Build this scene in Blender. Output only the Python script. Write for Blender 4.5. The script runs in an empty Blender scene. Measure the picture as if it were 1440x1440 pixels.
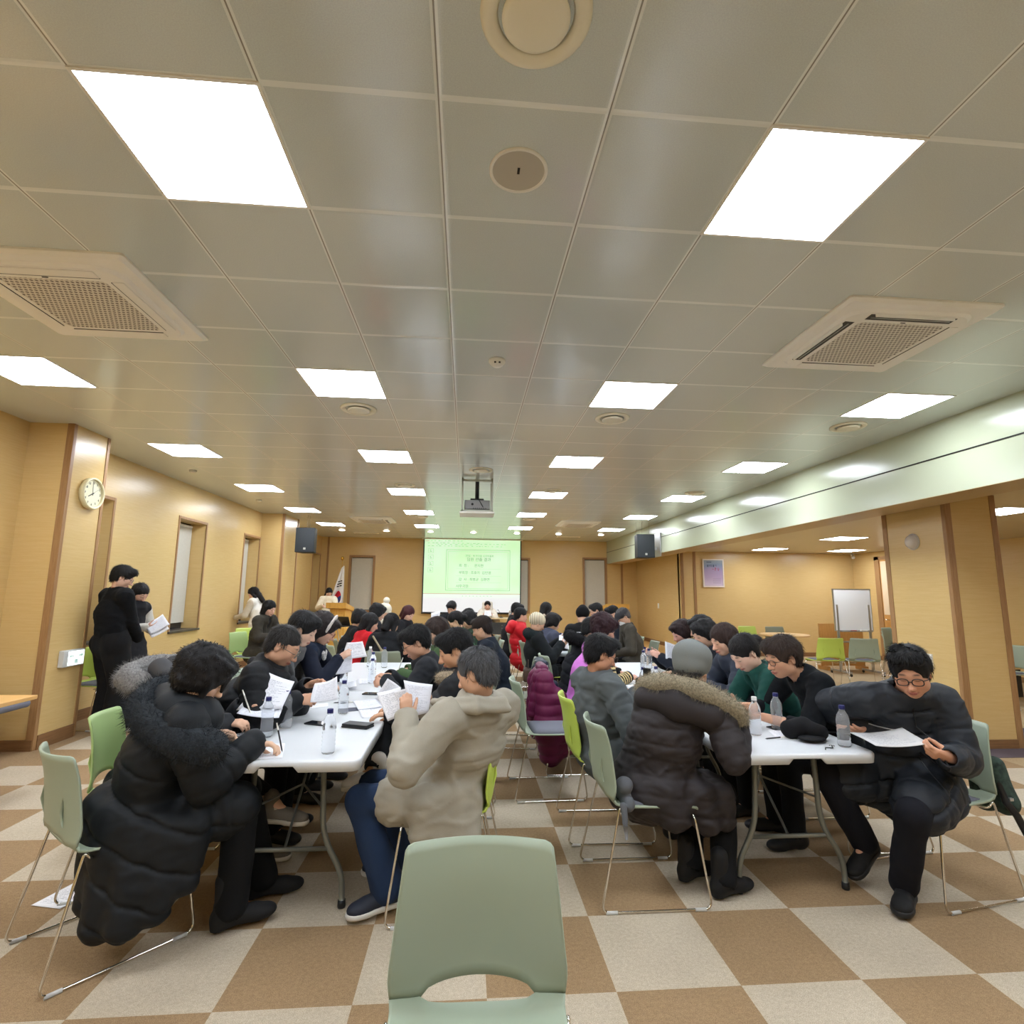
import bpy, bmesh, math, random
import numpy as np
from mathutils import Vector, Matrix, Euler, noise
random.seed(7)
SC = bpy.context.scene
COL = SC.collection
PI = math.pi
V = Vector

def link(o, parent=None):
    COL.objects.link(o)
    if parent is not None: o.parent = parent
    return o

def tag(o, label=None, cat=None, group=None, kind=None):
    if label: o['label'] = label
    if cat: o['category'] = cat
    if group: o['group'] = group
    if kind: o['kind'] = kind
    return o

def empty(name, loc=(0, 0, 0), rz=0.0, label=None, cat=None, group=None):
    o = bpy.data.objects.new(name, None)
    o.empty_display_size = 0.1
    o.location = loc; o.rotation_euler = (0, 0, rz)
    link(o); tag(o, label, cat, group)
    return o

def copy_tree(o, parent=None):
    c = o.copy(); COL.objects.link(c); c.parent = parent
    for ch in list(o.children): copy_tree(ch, c)
    return c

# ---------------------------------------------------------------- materials
MATS = {}
def _hex(c): return (c[0], c[1], c[2], 1.0)
def srgb(r, g, b):
    f = lambda u: (u/255/12.92) if u <= 10 else ((u/255+.055)/1.055)**2.4
    return (f(r), f(g), f(b))

class NT:
    def __init__(s, name):
        s.m = bpy.data.materials.new(name); s.m.use_nodes = True
        s.t = s.m.node_tree; s.b = s.t.nodes['Principled BSDF']
    def n(s, ty, **k):
        n = s.t.nodes.new(ty)
        for a, v in k.items(): setattr(n, a, v)
        return n
    def l(s, a, b): s.t.links.new(a, b)
    def math(s, op, a, b=None, c=None):
        n = s.n('ShaderNodeMath', operation=op)
        for i, v in enumerate((a, b, c)):
            if v is None: continue
            if isinstance(v, (int, float)): n.inputs[i].default_value = v
            else: s.l(v, n.inputs[i])
        return n.outputs[0]
    def mix(s, f, a, b):
        n = s.n('ShaderNodeMix', data_type='RGBA')
        for i, v in ((0, f), (6, a), (7, b)):
            if isinstance(v, (int, float)): n.inputs[i].default_value = v
            elif isinstance(v, (tuple, list)): n.inputs[i].default_value = _hex(v)
            else: s.l(v, n.inputs[i])
        return n.outputs[2]
    def noise(s, scale, detail=3, vec=None, sc=(1, 1, 1), rough=.5, src='Object'):
        tc = s.n('ShaderNodeTexCoord'); mp = s.n('ShaderNodeMapping')
        mp.inputs['Scale'].default_value = sc
        s.l(vec or tc.outputs[src], mp.inputs[0])
        n = s.n('ShaderNodeTexNoise'); n.inputs['Scale'].default_value = scale
        n.inputs['Detail'].default_value = detail; n.inputs['Roughness'].default_value = rough
        s.l(mp.outputs[0], n.inputs['Vector'])
        return n.outputs['Fac']
    def ramp(s, f, stops):
        n = s.n('ShaderNodeValToRGB'); s.l(f, n.inputs[0]); e = n.color_ramp.elements
        while len(e) < len(stops): e.new(.5)
        for x, (p, c) in zip(e, stops): x.position = p; x.color = _hex(c)
        return n.outputs[0]
    def bump(s, h, st=.2, dist=.002):
        n = s.n('ShaderNodeBump'); n.inputs['Strength'].default_value = st; n.inputs['Distance'].default_value = dist
        s.l(h, n.inputs['Height']); s.l(n.outputs[0], s.b.inputs['Normal'])
    def set(s, col=None, rough=None, metal=None, spec=None, **k):
        b = s.b.inputs
        if col is not None:
            if isinstance(col, (tuple, list)): b['Base Color'].default_value = _hex(col)
            else: s.l(col, b['Base Color'])
        if rough is not None: b['Roughness'].default_value = rough
        if metal is not None: b['Metallic'].default_value = metal
        if spec is not None: b['Specular IOR Level'].default_value = spec
        for a, v in k.items(): b[a.replace('_', ' ')].default_value = v
        return s

def plain(name, col, rough=.5, metal=0, spec=.5, var=.0, vscale=30, bump=0, bscale=200, **k):
    """a solid coloured surface with slight procedural variation"""
    if name in MATS: return MATS[name]
    t = NT(name); t.set(col, rough, metal, spec, **k)
    if var:
        f = t.noise(vscale, 3)
        c2 = tuple(min(1, x*(1+var)) for x in col); c1 = tuple(x*(1-var) for x in col)
        t.set(t.ramp(f, [(.3, c1), (.7, c2)]))
    if bump: t.bump(t.noise(bscale, 2), bump, .002)
    MATS[name] = t.m
    return t.m

def emis(name, col, st):
    if name in MATS: return MATS[name]
    t = NT(name); t.set((.8, .8, .8), .5)
    t.b.inputs['Emission Color'].default_value = _hex(col); t.b.inputs['Emission Strength'].default_value = st
    MATS[name] = t.m
    return t.m

# ---------------------------------------------------------------- mesh builder
class MB:
    def __init__(s): s.bm = bmesh.new(); s.mi = 0
    def _done(s, fs, smooth=False):
        for f in fs: f.material_index = s.mi; f.smooth = smooth
    def box(s, lo, hi, bev=0, M=None, seg=1):
        lo = V(lo); hi = V(hi); c = (lo+hi)/2; d = hi-lo
        r = bmesh.ops.create_cube(s.bm, size=1, matrix=(M or Matrix())@Matrix.Translation(c)@Matrix.Diagonal((d.x, d.y, d.z, 1)))
        vs = r['verts']; fs = {f for v in vs for f in v.link_faces}; s._done(fs)
        if bev > 0:
            es = list({e for v in vs for e in v.link_edges})
            rr = bmesh.ops.bevel(s.bm, geom=es, offset=bev, segments=seg, affect='EDGES', profile=.5)
            s._done(rr['faces'], seg > 1)
        return s
    def grid(s, P, closed_u=False, closed_v=False, smooth=True, flip=False):
        """P[i][j] points -> quads"""
        R = [[s.bm.verts.new(p) for p in row] for row in P]
        n, m = len(R), len(R[0]); fs = []
        for i in range(n if closed_u else n-1):
            for j in range(m if closed_v else m-1):
                q = [R[i][j], R[(i+1) % n][j], R[(i+1) % n][(j+1) % m], R[i][(j+1) % m]]
                if flip: q.reverse()
                try: fs.append(s.bm.faces.new(q))
                except ValueError: pass
        s._done(fs, smooth)
        return R
    def cap(s, ring, flip=False, smooth=False):
        r = list(ring)
        if flip: r.reverse()
        try: s._done([s.bm.faces.new(r)], smooth)
        except ValueError: pass
    def tube(s, pts, r, n=10, closed=False, caps=True):
        pts = [V(p) for p in pts]; N = len(pts); rings = []; up = None
        for i, p in enumerate(pts):
            if closed: d = pts[(i+1) % N]-pts[i-1]
            else: d = pts[min(i+1, N-1)]-pts[max(i-1, 0)]
            d.normalize()
            if up is None:
                up = V((0, 0, 1)) if abs(d.z) < .9 else V((1, 0, 0))
            u = (up-d*up.dot(d)).normalized(); w = d.cross(u); up = u
            rr = r[i] if isinstance(r, (list, tuple)) else r
            rings.append([p+(u*math.cos(a)+w*math.sin(a))*rr for a in [2*PI*k/n for k in range(n)]])
        R = s.grid(rings, closed_u=closed, closed_v=True)
        if caps and not closed: s.cap(R[0], True); s.cap(R[-1])
        return s
    def lathe(s, prof, n=24, M=None, capb=True, capt=True):
        M = M or Matrix()
        R = s.grid([[M@V((r*math.cos(a), r*math.sin(a), z)) for a in [2*PI*k/n for k in range(n)]] for r, z in prof], closed_v=True, flip=True)
        if capb: s.cap(R[0], True)
        if capt: s.cap(R[-1])
        return s
    def prism(s, poly, z0, z1, M=None, bev=0, seg=2):
        M = M or Matrix()
        a = [s.bm.verts.new(M@V((x, y, z0))) for x, y in poly]; b = [s.bm.verts.new(M@V((x, y, z1))) for x, y in poly]
        n = len(poly); fs = [s.bm.faces.new(list(reversed(a))), s.bm.faces.new(b)]
        for i in range(n): fs.append(s.bm.faces.new([a[i], a[(i+1) % n], b[(i+1) % n], b[i]]))
        s._done(fs)
        if bev:
            es = list(fs[0].edges)+list(fs[1].edges)
            rr = bmesh.ops.bevel(s.bm, geom=es, offset=bev, segments=seg, affect='EDGES', profile=.5)
            s._done(rr['faces'], True)
        return s
    def ell(s, c, r, n=16, M=None):
        M = M or Matrix(); P = []
        for i in range(n//2+1):
            t = PI*i/(n//2)
            P.append([M@V((c[0]+r[0]*math.sin(t)*math.cos(a), c[1]+r[1]*math.sin(t)*math.sin(a), c[2]+r[2]*math.cos(t))) for a in [2*PI*k/n for k in range(n)]])
        s.grid(P, closed_v=True, flip=True)
        return s
    def build(s, name, mats, parent=None, label=None, cat=None, group=None, kind=None):
        bmesh.ops.remove_doubles(s.bm, verts=s.bm.verts, dist=1e-6)
        me = bpy.data.meshes.new(name); s.bm.to_mesh(me); s.bm.free()
        if not isinstance(mats, (list, tuple)): mats = [mats]
        for m in mats: me.materials.append(m)
        o = bpy.data.objects.new(name, me); link(o, parent); tag(o, label, cat, group, kind)
        return o

def bx(name, lo, hi, mat, parent=None, bev=0, seg=2, **k):
    return MB().box(lo, hi, bev, seg=seg).build(name, mat, parent, **k)

def text_obj(name, body, size, mat, parent, M, align='CENTER', extrude=.0008):
    cu = bpy.data.curves.new(name, 'FONT'); cu.body = body; cu.size = size; cu.align_x = align; cu.align_y = 'CENTER'; cu.extrude = extrude
    cu.resolution_u = 3
    o = bpy.data.objects.new(name, cu); COL.objects.link(o)
    bpy.context.view_layer.update()
    me = bpy.data.meshes.new_from_object(o.evaluated_get(bpy.context.evaluated_depsgraph_get()))
    bpy.data.objects.remove(o)
    me.transform(M); me.materials.clear(); me.materials.append(mat)
    o = bpy.data.objects.new(name, me); link(o, parent)
    return o
# ================================================================ materials of the room
def carpet_mat():
    t = NT('carpet')
    g = t.n('ShaderNodeNewGeometry'); sp = t.n('ShaderNodeSeparateXYZ'); t.l(g.outputs['Position'], sp.inputs[0])
    X, Y = sp.outputs[0], sp.outputs[1]
    u = t.math('FLOOR', t.math('DIVIDE', t.math('SUBTRACT', X, .6124), .5))
    v = t.math('FLOOR', t.math('DIVIDE', t.math('SUBTRACT', Y, 2.8048), .5))
    par = t.math('FLOORED_MODULO', t.math('ADD', u, v), 2)          # 1 = light square
    inz = t.math('MULTIPLY', t.math('GREATER_THAN', X, -3.8876), t.math('LESS_THAN', X, 5.1124))
    light = t.math('MULTIPLY', par, inz)
    far = t.math('GREATER_THAN', X, 5.1124)
    n1 = t.noise(330, 2); n2 = t.noise(60, 4, rough=.7); n3 = t.noise(3, 2)
    f = t.math('ADD', t.math('MULTIPLY', n1, .65), t.math('MULTIPLY', n2, .35))
    cl = t.ramp(f, [(.3, srgb(158, 143, 122)), (.7, srgb(224, 210, 186))])
    cd = t.ramp(f, [(.3, srgb(124, 99, 70)), (.7, srgb(186, 156, 119))])
    cf = t.ramp(f, [(.3, srgb(140, 118, 86)), (.7, srgb(206, 182, 144))])
    base = t.mix(far, cd, cf)
    c = t.mix(light, base, cl)
    c = t.mix(t.math('MULTIPLY', t.ramp(n3, [(.35, (0, 0, 0)), (.75, (1, 1, 1))]), .12), c, srgb(80, 62, 44))
    t.set(c, .95, 0, .15); t.bump(n1, .5, .004)
    return t.m
def purple_carpet():
    t = NT('border_carpet'); f = t.noise(300, 2)
    t.set(t.ramp(f, [(.3, srgb(70, 60, 62)), (.7, srgb(118, 106, 112))]), .95, 0, .15); t.bump(f, .5, .004); return t.m
def wood_mat(name, a, b, rough=.27, grain=(1.2, 1.2, 26), scale=3.0, spec=.4):
    t = NT(name)
    f = t.noise(scale, 6, sc=grain, rough=.62); f2 = t.noise(scale*6, 3, sc=grain)
    m = t.math('ADD', t.math('MULTIPLY', f, .7), t.math('MULTIPLY', f2, .3))
    t.set(t.ramp(m, [(.3, a), (.7, b)]), rough, 0, spec)
    t.bump(m, .06, .002)
    return t.m
W_WALL = wood_mat('wood_panel', srgb(210, 177, 115), srgb(219, 190, 133))
W_TRIM = wood_mat('wood_trim', srgb(146, 108, 68), srgb(178, 138, 94), .45, (20, 20, 1.2), 4)
W_BASE = wood_mat('wood_base', srgb(120, 86, 54), srgb(150, 112, 74), .5)
W_STAGE = wood_mat('wood_stage', srgb(208, 163, 95), srgb(232, 194, 128), .3, (1.2, 24, 4), 3)
W_LECT = wood_mat('wood_lectern', srgb(214, 160, 72), srgb(238, 192, 105), .35, (14, 14, 1.2), 3)
W_DOOR = wood_mat('wood_door', srgb(190, 135, 70), srgb(212, 160, 92), .4, (18, 18, 1.2), 3)
def ceil_mat():
    t = NT('ceiling_tiles')
    g = t.n('ShaderNodeNewGeometry'); sp = t.n('ShaderNodeSeparateXYZ'); t.l(g.outputs['Position'], sp.inputs[0])
    def dist(c, o):
        q = t.math('ADD', t.math('DIVIDE', t.math('SUBTRACT', c, o), .6), .5)
        return t.math('MULTIPLY', t.math('ABSOLUTE', t.math('SUBTRACT', t.math('FRACT', q), .5)), .6)
    dx = dist(sp.outputs[0], -.132); dy = dist(sp.outputs[1], 1.654)
    inz = t.math('MULTIPLY', t.math('GREATER_THAN', sp.outputs[0], -3.75), t.math('LESS_THAN', sp.outputs[0], 4.09))
    dx = t.math('ADD', dx, t.math('MULTIPLY', t.math('SUBTRACT', 1, inz), 1)); dy2 = t.math('ADD', dy, t.math('MULTIPLY', t.math('SUBTRACT', 1, inz), 1))
    e = t.math('MINIMUM', dx, dy2)
    bar = t.math('LESS_THAN', e, .012); slot = t.math('LESS_THAN', dx, .0028)
    f = t.noise(240, 2)
    tile = t.ramp(f, [(.3, srgb(202, 208, 206)), (.7, srgb(213, 221, 216))])
    c = t.mix(bar, tile, srgb(234, 238, 234)); c = t.mix(slot, c, srgb(150, 146, 136))
    t.set(c, .17, 0, .8)
    h = t.math('ADD', t.math('MULTIPLY', t.math('SMOOTH_MIN', e, .02, .008), 60), t.math('MULTIPLY', f, .06))
    t.bump(h, .25, .004)
    return t.m
M_CEIL = ceil_mat()
M_LOWCEIL = plain('low_ceiling_metal', srgb(196, 182, 150), .32, 0, .5)
M_BEAM = plain('beam_paint', srgb(182, 188, 162), .2, 0, .5)
M_DARK = plain('dark_gap', srgb(30, 26, 20), .8)
M_BLIND = plain('blind_fabric', srgb(206, 203, 190), .9, var=.03)
M_WHITE = plain('white_plastic', srgb(236, 234, 224), .4)
M_FRAMEAL = plain('aluminium', srgb(190, 190, 188), .35, .9)
M_BLACK = plain('black_plastic', srgb(22, 23, 25), .45)
M_CHROME = plain('chrome', srgb(225, 222, 215), .12, 1)
M_STEEL = plain('painted_steel', srgb(120, 122, 116), .4, .3)
M_LED = emis('led_panel', (.91, .98, 1.09), 28.0)
M_DOWN = emis('downlight_glow', (1, .95, .85), 9.0)

CZ = 3.2
def S(o): o['kind'] = 'structure'; return o
def slab(name, lo, hi, mat): return S(bx(name, lo, hi, mat))

slab('floor', (-6.2, -3.2, -.1), (10.3, 14.4, 0), carpet_mat())
slab('floor_stage', (-4.6, 14.4, -.1), (5.6, 17.4, .14), W_STAGE)
slab('floor_border', (4.62, 5.1, 0), (6.6, 6.75, .004), purple_carpet())
slab('ceiling', (-6.2, -3.2, CZ), (4.6, 17.4, CZ+.1), M_CEIL)
slab('ceiling_side', (4.55, -3.2, 2.63), (10.3, 17.4, 2.73), M_LOWCEIL)

# left wall: windows are true recesses
XL = -4.48
def wall_y(name, x, y0, y1, z1, wins, th=.28, side=-1, mat=W_WALL):
    """wall of constant x with window openings [(ya, yb, za, zb)]"""
    mb = MB(); xa, xb = (x-th, x) if side < 0 else (x, x+th)
    cur = y0
    for a, b, za, zb in wins:
        mb.box((xa, cur, 0), (xb, a, z1)); mb.box((xa, a, 0), (xb, b, za)); mb.box((xa, a, zb), (xb, b, z1)); cur = b
    mb.box((xa, cur, 0), (xb, y1, z1))
    return S(mb.build(name, mat))
wl = [(6.34, 7.2, .89, 2.63), (8.83, 9.7, .89, 2.63), (11.35, 12.15, .89, 2.63), (16.33, 17.12, .89, 2.63)]
wall_y('wall_left', XL, -3.2, 17.4, CZ, wl)
for i, (a, b, za, zb) in enumerate(wl):
    w = MB()
    f = .04
    for lo, hi in (((XL-.01, a-f, za), (XL+.012, a, zb+f)), ((XL-.01, b, za), (XL+.012, b+f, zb+f)), ((XL-.01, a, zb), (XL+.012, b, zb+f))): w.box(lo, hi, .003)
    o = S(w.build('window_%d' % (i+1), W_TRIM))
    bx('window_sill', (XL-.27, a-.04, za-.03), (XL+.03, b+.04, za+.004), plain('sill_stone', srgb(70, 62, 54), .35), o, .004)
    bx('roller_blind', (XL-.235, a+.012, za+.1), (XL-.222, b-.012, zb-.05), M_BLIND, o)
    bx('window_glass', (XL-.27, a, za), (XL-.258, b, zb), plain('night_glass', srgb(40, 44, 50), .08), o)
    MB().tube([(XL-.232, a+.02, zb-.045), (XL-.232, b-.02, zb-.045)], .022, 10).build('blind_roller', M_WHITE, o)

# back wall with three windows
YB = 17.25
def wall_x(name, y, x0, x1, z1, wins, th=.2, mat=W_WALL):
    mb = MB(); cur = x0
    for a, b, za, zb in wins:
        mb.box((cur, y, 0), (a, y+th, z1)); mb.box((a, y, 0), (b, y+th, za)); mb.box((a, y, zb), (b, y+th, z1)); cur = b
    mb.box((cur, y, 0), (x1, y+th, z1))
    return S(mb.build(name, mat))
wb = [(-3.56, -2.9, .96, 2.58), (1.27, 1.95, .96, 2.58), (3.77, 4.43, .96, 2.62)]
wall_x('wall_back', YB, XL-.3, 5.7, CZ, wb)
for i, (a, b, za, zb) in enumerate(wb):
    w = MB(); f = .065
    for lo, hi in (((a-f, YB-.025, za-f), (a, YB+.05, zb+f)), ((b, YB-.025, za-f), (b+f, YB+.05, zb+f)), ((a, YB-.025, zb), (b, YB+.05, zb+f)), ((a, YB-.04, za-f), (b, YB+.05, za))): w.box(lo, hi, .004)
    o = S(w.build('window_%d' % (i+5), W_TRIM))
    bx('roller_blind', (a, YB+.06, za+.02), (b, YB+.07, zb-.02), M_BLIND, o)
    bx('window_glass', (a, YB+.12, za), (b, YB+.13, zb), MATS['night_glass'], o)

# pillars on the left wall
def pillar(name, x0, x1, y0, y1, z, trims, base=None):
    p = S(bx(name, (x0, y0, 0), (x1, y1, z), W_WALL))
    return p
pillar('wall_left_pillar', XL, -4.05, 5.76, 6.30, CZ, None)
pillar('wall_left_pilaster', XL, -4.0, 12.2, 13.2, CZ, None)
pillar('wall_right_pillar', 5.13, 5.72, 5.4, 6.28, 2.63, None)
t = 0
def trim(lo, hi, m=W_TRIM):
    global t; t += 1
    return S(bx('trim_%d' % t, lo, hi, m, None, .004))
trim((-4.075, 5.752, 0), (-4.042, 5.80, CZ)); trim((-4.11, 5.75, 0), (-4.04, 5.765, CZ)); trim((-4.085, 6.285, 0), (-4.042, 6.33, CZ))
trim((-4.045, 12.192, 0), (-3.99, 12.25, CZ)); trim((-4.03, 13.14, 0), (-3.985, 13.21, CZ))
trim((5.122, 5.392, 0), (5.20, 5.44, 2.63)); trim((5.66, 5.392, 0), (5.728, 5.44, 2.63)); trim((5.122, 6.22, 0), (5.19, 6.29, 2.63))
trim((-4.31, YB-.012, .14), (-4.25, YB+.01, CZ)); trim((4.95, YB-.012, .14), (5.02, YB+.01, 2.63))
# low-ceiling side of the room
wall_y('wall_side', 5.47, 13.7, 17.4, 2.7, [], .2, 1)
wall_x('wall_right_back', 13.6, 5.47, 10.35, 2.7, [], .2)
wall_y('wall_right', 10.15, -3.2, 13.7, 2.7, [], .2, 1)
trim((5.462, 13.55, 0), (5.53, 13.62, 2.63)); trim((5.80, 13.585, 0), (5.87, 13.605, 2.63))
S(bx('wall_front', (-6.2, -3.3, 0), (10.35, -3.2, CZ), W_WALL))
# the dropped beam between the two ceilings
S(bx('ceiling_beam', (4.5, -3.2, 2.487), (4.95, 17.25, CZ), M_BEAM))
S(bx('trim_beam_groove', (4.494, -3.2, 2.845), (4.5, 17.25, 2.857), M_DARK))
S(bx('trim_beam_edge', (4.496, -3.2, 2.483), (4.95, 17.25, 2.487), plain('beam_soffit', srgb(178, 152, 108), .35)))
# skirting boards
nb = {}
def skirt(side, lo, hi):
    nb[side] = nb.get(side, 0)+1
    return S(bx('baseboard_'+side + ('' if nb[side] == 1 else '_%d' % nb[side]), lo, hi, W_BASE))
skirt('left', (XL, 6.3, 0), (XL+.015, 12.2, .12)); skirt('left', (XL, 13.2, 0), (XL+.015, 17.25, .26)); skirt('left', (XL, -3, 0), (XL+.015, 5.76, .12))
skirt('left', (-4.05, 5.80, 0), (-4.035, 6.29, .13)); skirt('left', (-4.4, 5.745, 0), (-4.05, 5.76, .1)); skirt('left', (-4.0, 12.25, 0), (-3.985, 13.14, .12)); skirt('left', (XL, 12.185, 0), (-4.0, 12.2, .12))
skirt('back', (XL, YB-.015, .14), (5.47, YB, .24)); skirt('side', (5.455, 13.6, 0), (5.47, 17.25, .24)); skirt('right', (5.47, 13.585, 0), (10.15, 13.6, .1))
skirt('right', (5.2, 5.385, 0), (5.66, 5.4, .09)); skirt('right', (5.115, 5.44, 0), (5.13, 6.22, .09)); skirt('right', (10.135, -3, 0), (10.15, 13.6, .1))
# ================================================================ ceiling fixtures
def led(x, y, z, label, group, s=.585):
    r = empty('ceiling_light', (x, y, z), 0, label, 'ceiling light', group)
    h = s/2
    m = MB()
    for lo, hi in (((-h-.012, -h-.012, -.006), (h+.012, -h, .01)), ((-h-.012, h, -.006), (h+.012, h+.012, .01)), ((-h-.012, -h, -.006), (-h, h, .01)), ((h, -h, -.006), (h+.012, h, .01))): m.box(lo, hi)
    m.build('frame', M_WHITE, r)
    bx('diffuser', (-h, -h, -.004), (h, h, .006), M_LED, r)
    return r
DL = ['nearest', 'second', 'third', 'fourth', 'fifth', 'farthest']
for m in range(-1, 6):  # row behind the viewer and outer pair beside it: unseen, added for light
    y = 1.954+2.4*m
    for cx, side in ((-1.032, 'left inner'), (1.368, 'right inner'), (-3.432, 'far left'), (3.768, 'far right')):
        if abs(cx) < 2:
            lab = 'square white ceiling panel light, %s of the %s row' % (DL[m], side) if m >= 0 else 'added square ceiling panel light, unseen overhead behind the viewer, %s row' % side
        else:
            lab = 'square white ceiling panel light, %s of the %s row by the %s' % (['nearest', 'second', 'third', 'fourth', 'farthest'][m-1], side, 'wood wall' if cx < 0 else 'beam') if m >= 1 else 'added square ceiling panel light, unseen overhead %s the viewer, %s row' % ('beside' if m == 0 else 'behind', side)
        led(cx, y, CZ, lab, 'ceiling panel lights')
for x, y, lab in ((7.25, 9.9, 'panel light in the low side ceiling, nearer one above the whiteboard'), (7.25, 12.5, 'panel light in the low side ceiling above the lilac poster wall'), (9.2, 12.5, 'panel light in the low side ceiling by the far corner camera'),
                  (6.9, 6.4, 'added panel light in the low side ceiling behind the wood pillar'), (6.9, 2.6, 'added panel light in the low side ceiling beside the viewer'), (9.0, 4.5, 'added panel light in the low side ceiling at the right wall')):  # the three panels on this line are added to brighten the side area
    led(x, y, 2.63, lab, 'low ceiling lights')

def diffuser(x, y, z, R, label):
    r = empty('air_diffuser', (x, y, z), 0, label, 'air vent', 'round ceiling diffusers')
    k = R/.165
    MB().lathe([(.165*k, .002), (.165*k, -.006), (.155*k, -.014), (.135*k, -.016), (.118*k, -.008), (.112*k, .0), (.165*k, .002)], 40, capb=False, capt=False).build('rim', plain('vent_cream', srgb(236, 230, 206), .4), r)
    MB().lathe([(.112*k, .001), (.02*k, .001)], 40).build('throat', plain('vent_dark', srgb(84, 78, 62), .6), r)
    MB().lathe([(.02*k, .0), (.09*k, -.008), (.101*k, -.016), (.1*k, -.022), (.085*k, -.028), (.04*k, -.031), (.001, -.032)], 40).build('damper_disc', MATS['vent_cream'], r)
for a in ((.168, 1.354, CZ, .165, 'large round cream air diffuser at the top edge of the ceiling'), (-1.032, 4.96, CZ, .165, 'round air diffuser behind the second left inner panel light'), (1.368, 4.96, CZ, .165, 'round air diffuser behind the second right inner panel light'),
          (3.768, 4.95, CZ, .165, 'round air diffuser behind the first panel light along the beam'), (.168, 7.35, CZ, .165, 'round air diffuser on the centre tiles before the projector'), (-1.0, 8.57, CZ, .16, 'round air diffuser before the fourth left inner panel light'),
          (1.38, 8.73, CZ, .16, 'round air diffuser before the fourth right inner panel light'), (3.75, 8.6, CZ, .16, 'round air diffuser before the third panel light along the beam'), (-1.03, 12.2, CZ, .15, 'round air diffuser before the last left inner panel light'), (1.4, 12.2, CZ, .15, 'round air diffuser before the last right inner panel light')): diffuser(*a)

r = empty('ceiling_speaker', (.173, 1.954, CZ), 0, 'flat round ceiling speaker with a small dark slot, nearest the big diffuser', 'speaker')
MB().lathe([(.118, .001), (.118, -.006), (.108, -.009), (.104, -.004)], 40, capb=False, capt=False).build('rim', M_WHITE, r)
MB().lathe([(.104, -.004), (.001, -.0045)], 40, capb=False).build('grille', plain('speaker_grille', srgb(186, 180, 164), .5), r)
bx('slot', (-.005, -.02, -.0065), (.005, .012, -.004), M_DARK, r)
r = empty('smoke_detector', (.189, 3.767, CZ), 0, 'small white smoke detector on the centre ceiling tiles', 'smoke detector')
MB().lathe([(.062, 0), (.062, -.012), (.055, -.022), (.05, -.024), (.046, -.034), (.03, -.046), (.001, -.048)], 28).build('housing', M_WHITE, r)
for a in (-.35, .35): MB().box((math.sin(a)*.046-.007, -math.cos(a)*.046-.004, -.036), (math.sin(a)*.046+.007, -math.cos(a)*.046+.004, -.026)).build('sensor_slot', M_BLACK, r)
for x, y, lab in ((-3.9, 7.9, 'small ceiling sensor between the first two far left lights'), (-3.9, 10.4, 'small ceiling sensor by the second far left light')):
    r = empty('ceiling_sensor', (x, y, CZ), 0, lab, 'sensor', 'ceiling sensors')
    MB().lathe([(.05, 0), (.05, -.012), (.03, -.03), (.001, -.034)], 20).build('housing', M_WHITE, r)

def cassette(x, y, rz, label, op, cream):
    """four-way air conditioner; op = sides whose louvre is open"""
    r = empty('ceiling_air_conditioner', (x, y, CZ), rz, label, 'air conditioner', 'ceiling air conditioners')
    h = .475
    def rr(hh, c, n=5):
        p = []
        for sx, sy, a0 in ((1, 1, 0), (-1, 1, 90), (-1, -1, 180), (1, -1, 270)):
            for k in range(n+1):
                a = math.radians(a0+90*k/n); p.append((sx*(hh-c)+c*math.cos(a), sy*(hh-c)+c*math.sin(a)))
        return p
    m = MB()
    def ring(hh, c, z): return [(px, py, z) for px, py in rr(hh, c)]
    m.grid([ring(h, .02, 0), ring(h, .02, -.012), ring(h-.02, .03, -.028), ring(.40, .12, -.03), ring(.385, .12, -.046), ring(.275, .03, -.05)], closed_v=True, smooth=False, flip=True)
    m.build('panel', cream, r)
    g = MB(); R = g.grid([ring(.275, .03, -.05), ring(.268, .03, -.047)], closed_v=True, smooth=False, flip=True); g.cap(R[-1])
    g.build('grille', M_GRILLE, r)
    for k in range(4):
        M = Matrix.Rotation(k*PI/2, 4, 'Z')
        w = .27
        if k in op:
            MB().box((-w, -.365, -.049), (w, -.305, -.044), 0, M).build('air_outlet', M_BLACK, r)
            MB().box((-w+.02, -.372, -.066), (w-.02, -.366, -.040), .002, M@Matrix.Translation((0, 0, 0))).build('louvre', M_WHITE, r)
            MB().tube([M@V((-w+.02, -.33, -.05)), M@V((w-.02, -.33, -.05))], .004, 6).build('vane', M_FRAMEAL, r)
        else:
            MB().box((-w, -.368, -.053), (w, -.306, -.046), .004, M, seg=2).build('louvre', cream, r)
            MB().box((-w, -.3065, -.0525), (w, -.304, -.048), 0, M).build('louvre_gap', M_DARK, r)
    bx('indicator', (-.03, -.295, -.0525), (.0, -.289, -.05), M_DARK, r)
    return r
def grille_mat():
    t = NT('perforated_grille')
    tc = t.n('ShaderNodeTexCoord'); sp = t.n('ShaderNodeSeparateXYZ'); t.l(tc.outputs['Object'], sp.inputs[0])
    def c(o):
        return t.math('SUBTRACT', t.math('FRACT', t.math('DIVIDE', o, .026)), .5)
    row = t.math('FLOOR', t.math('DIVIDE', sp.outputs[1], .026))
    xo = t.math('ADD', sp.outputs[0], t.math('MULTIPLY', t.math('FLOORED_MODULO', row, 2), .013))
    d = t.math('ADD', t.math('POWER', c(xo), 2), t.math('POWER', c(sp.outputs[1]), 2))
    hole = t.math('LESS_THAN', d, .1)
    t.set(t.mix(hole, srgb(226, 220, 206), srgb(120, 110, 100)), .5)
    t.bump(t.math('SUBTRACT', 1, hole), .6, .004)
    return t.m
M_GRILLE = grille_mat()
M_AC = plain('ac_panel', srgb(246, 243, 234), .35)
cassette(-2.245, 3.155, 0, 'square cassette air conditioner with closed louvres, at the left near the camera', (), M_AC)
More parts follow.
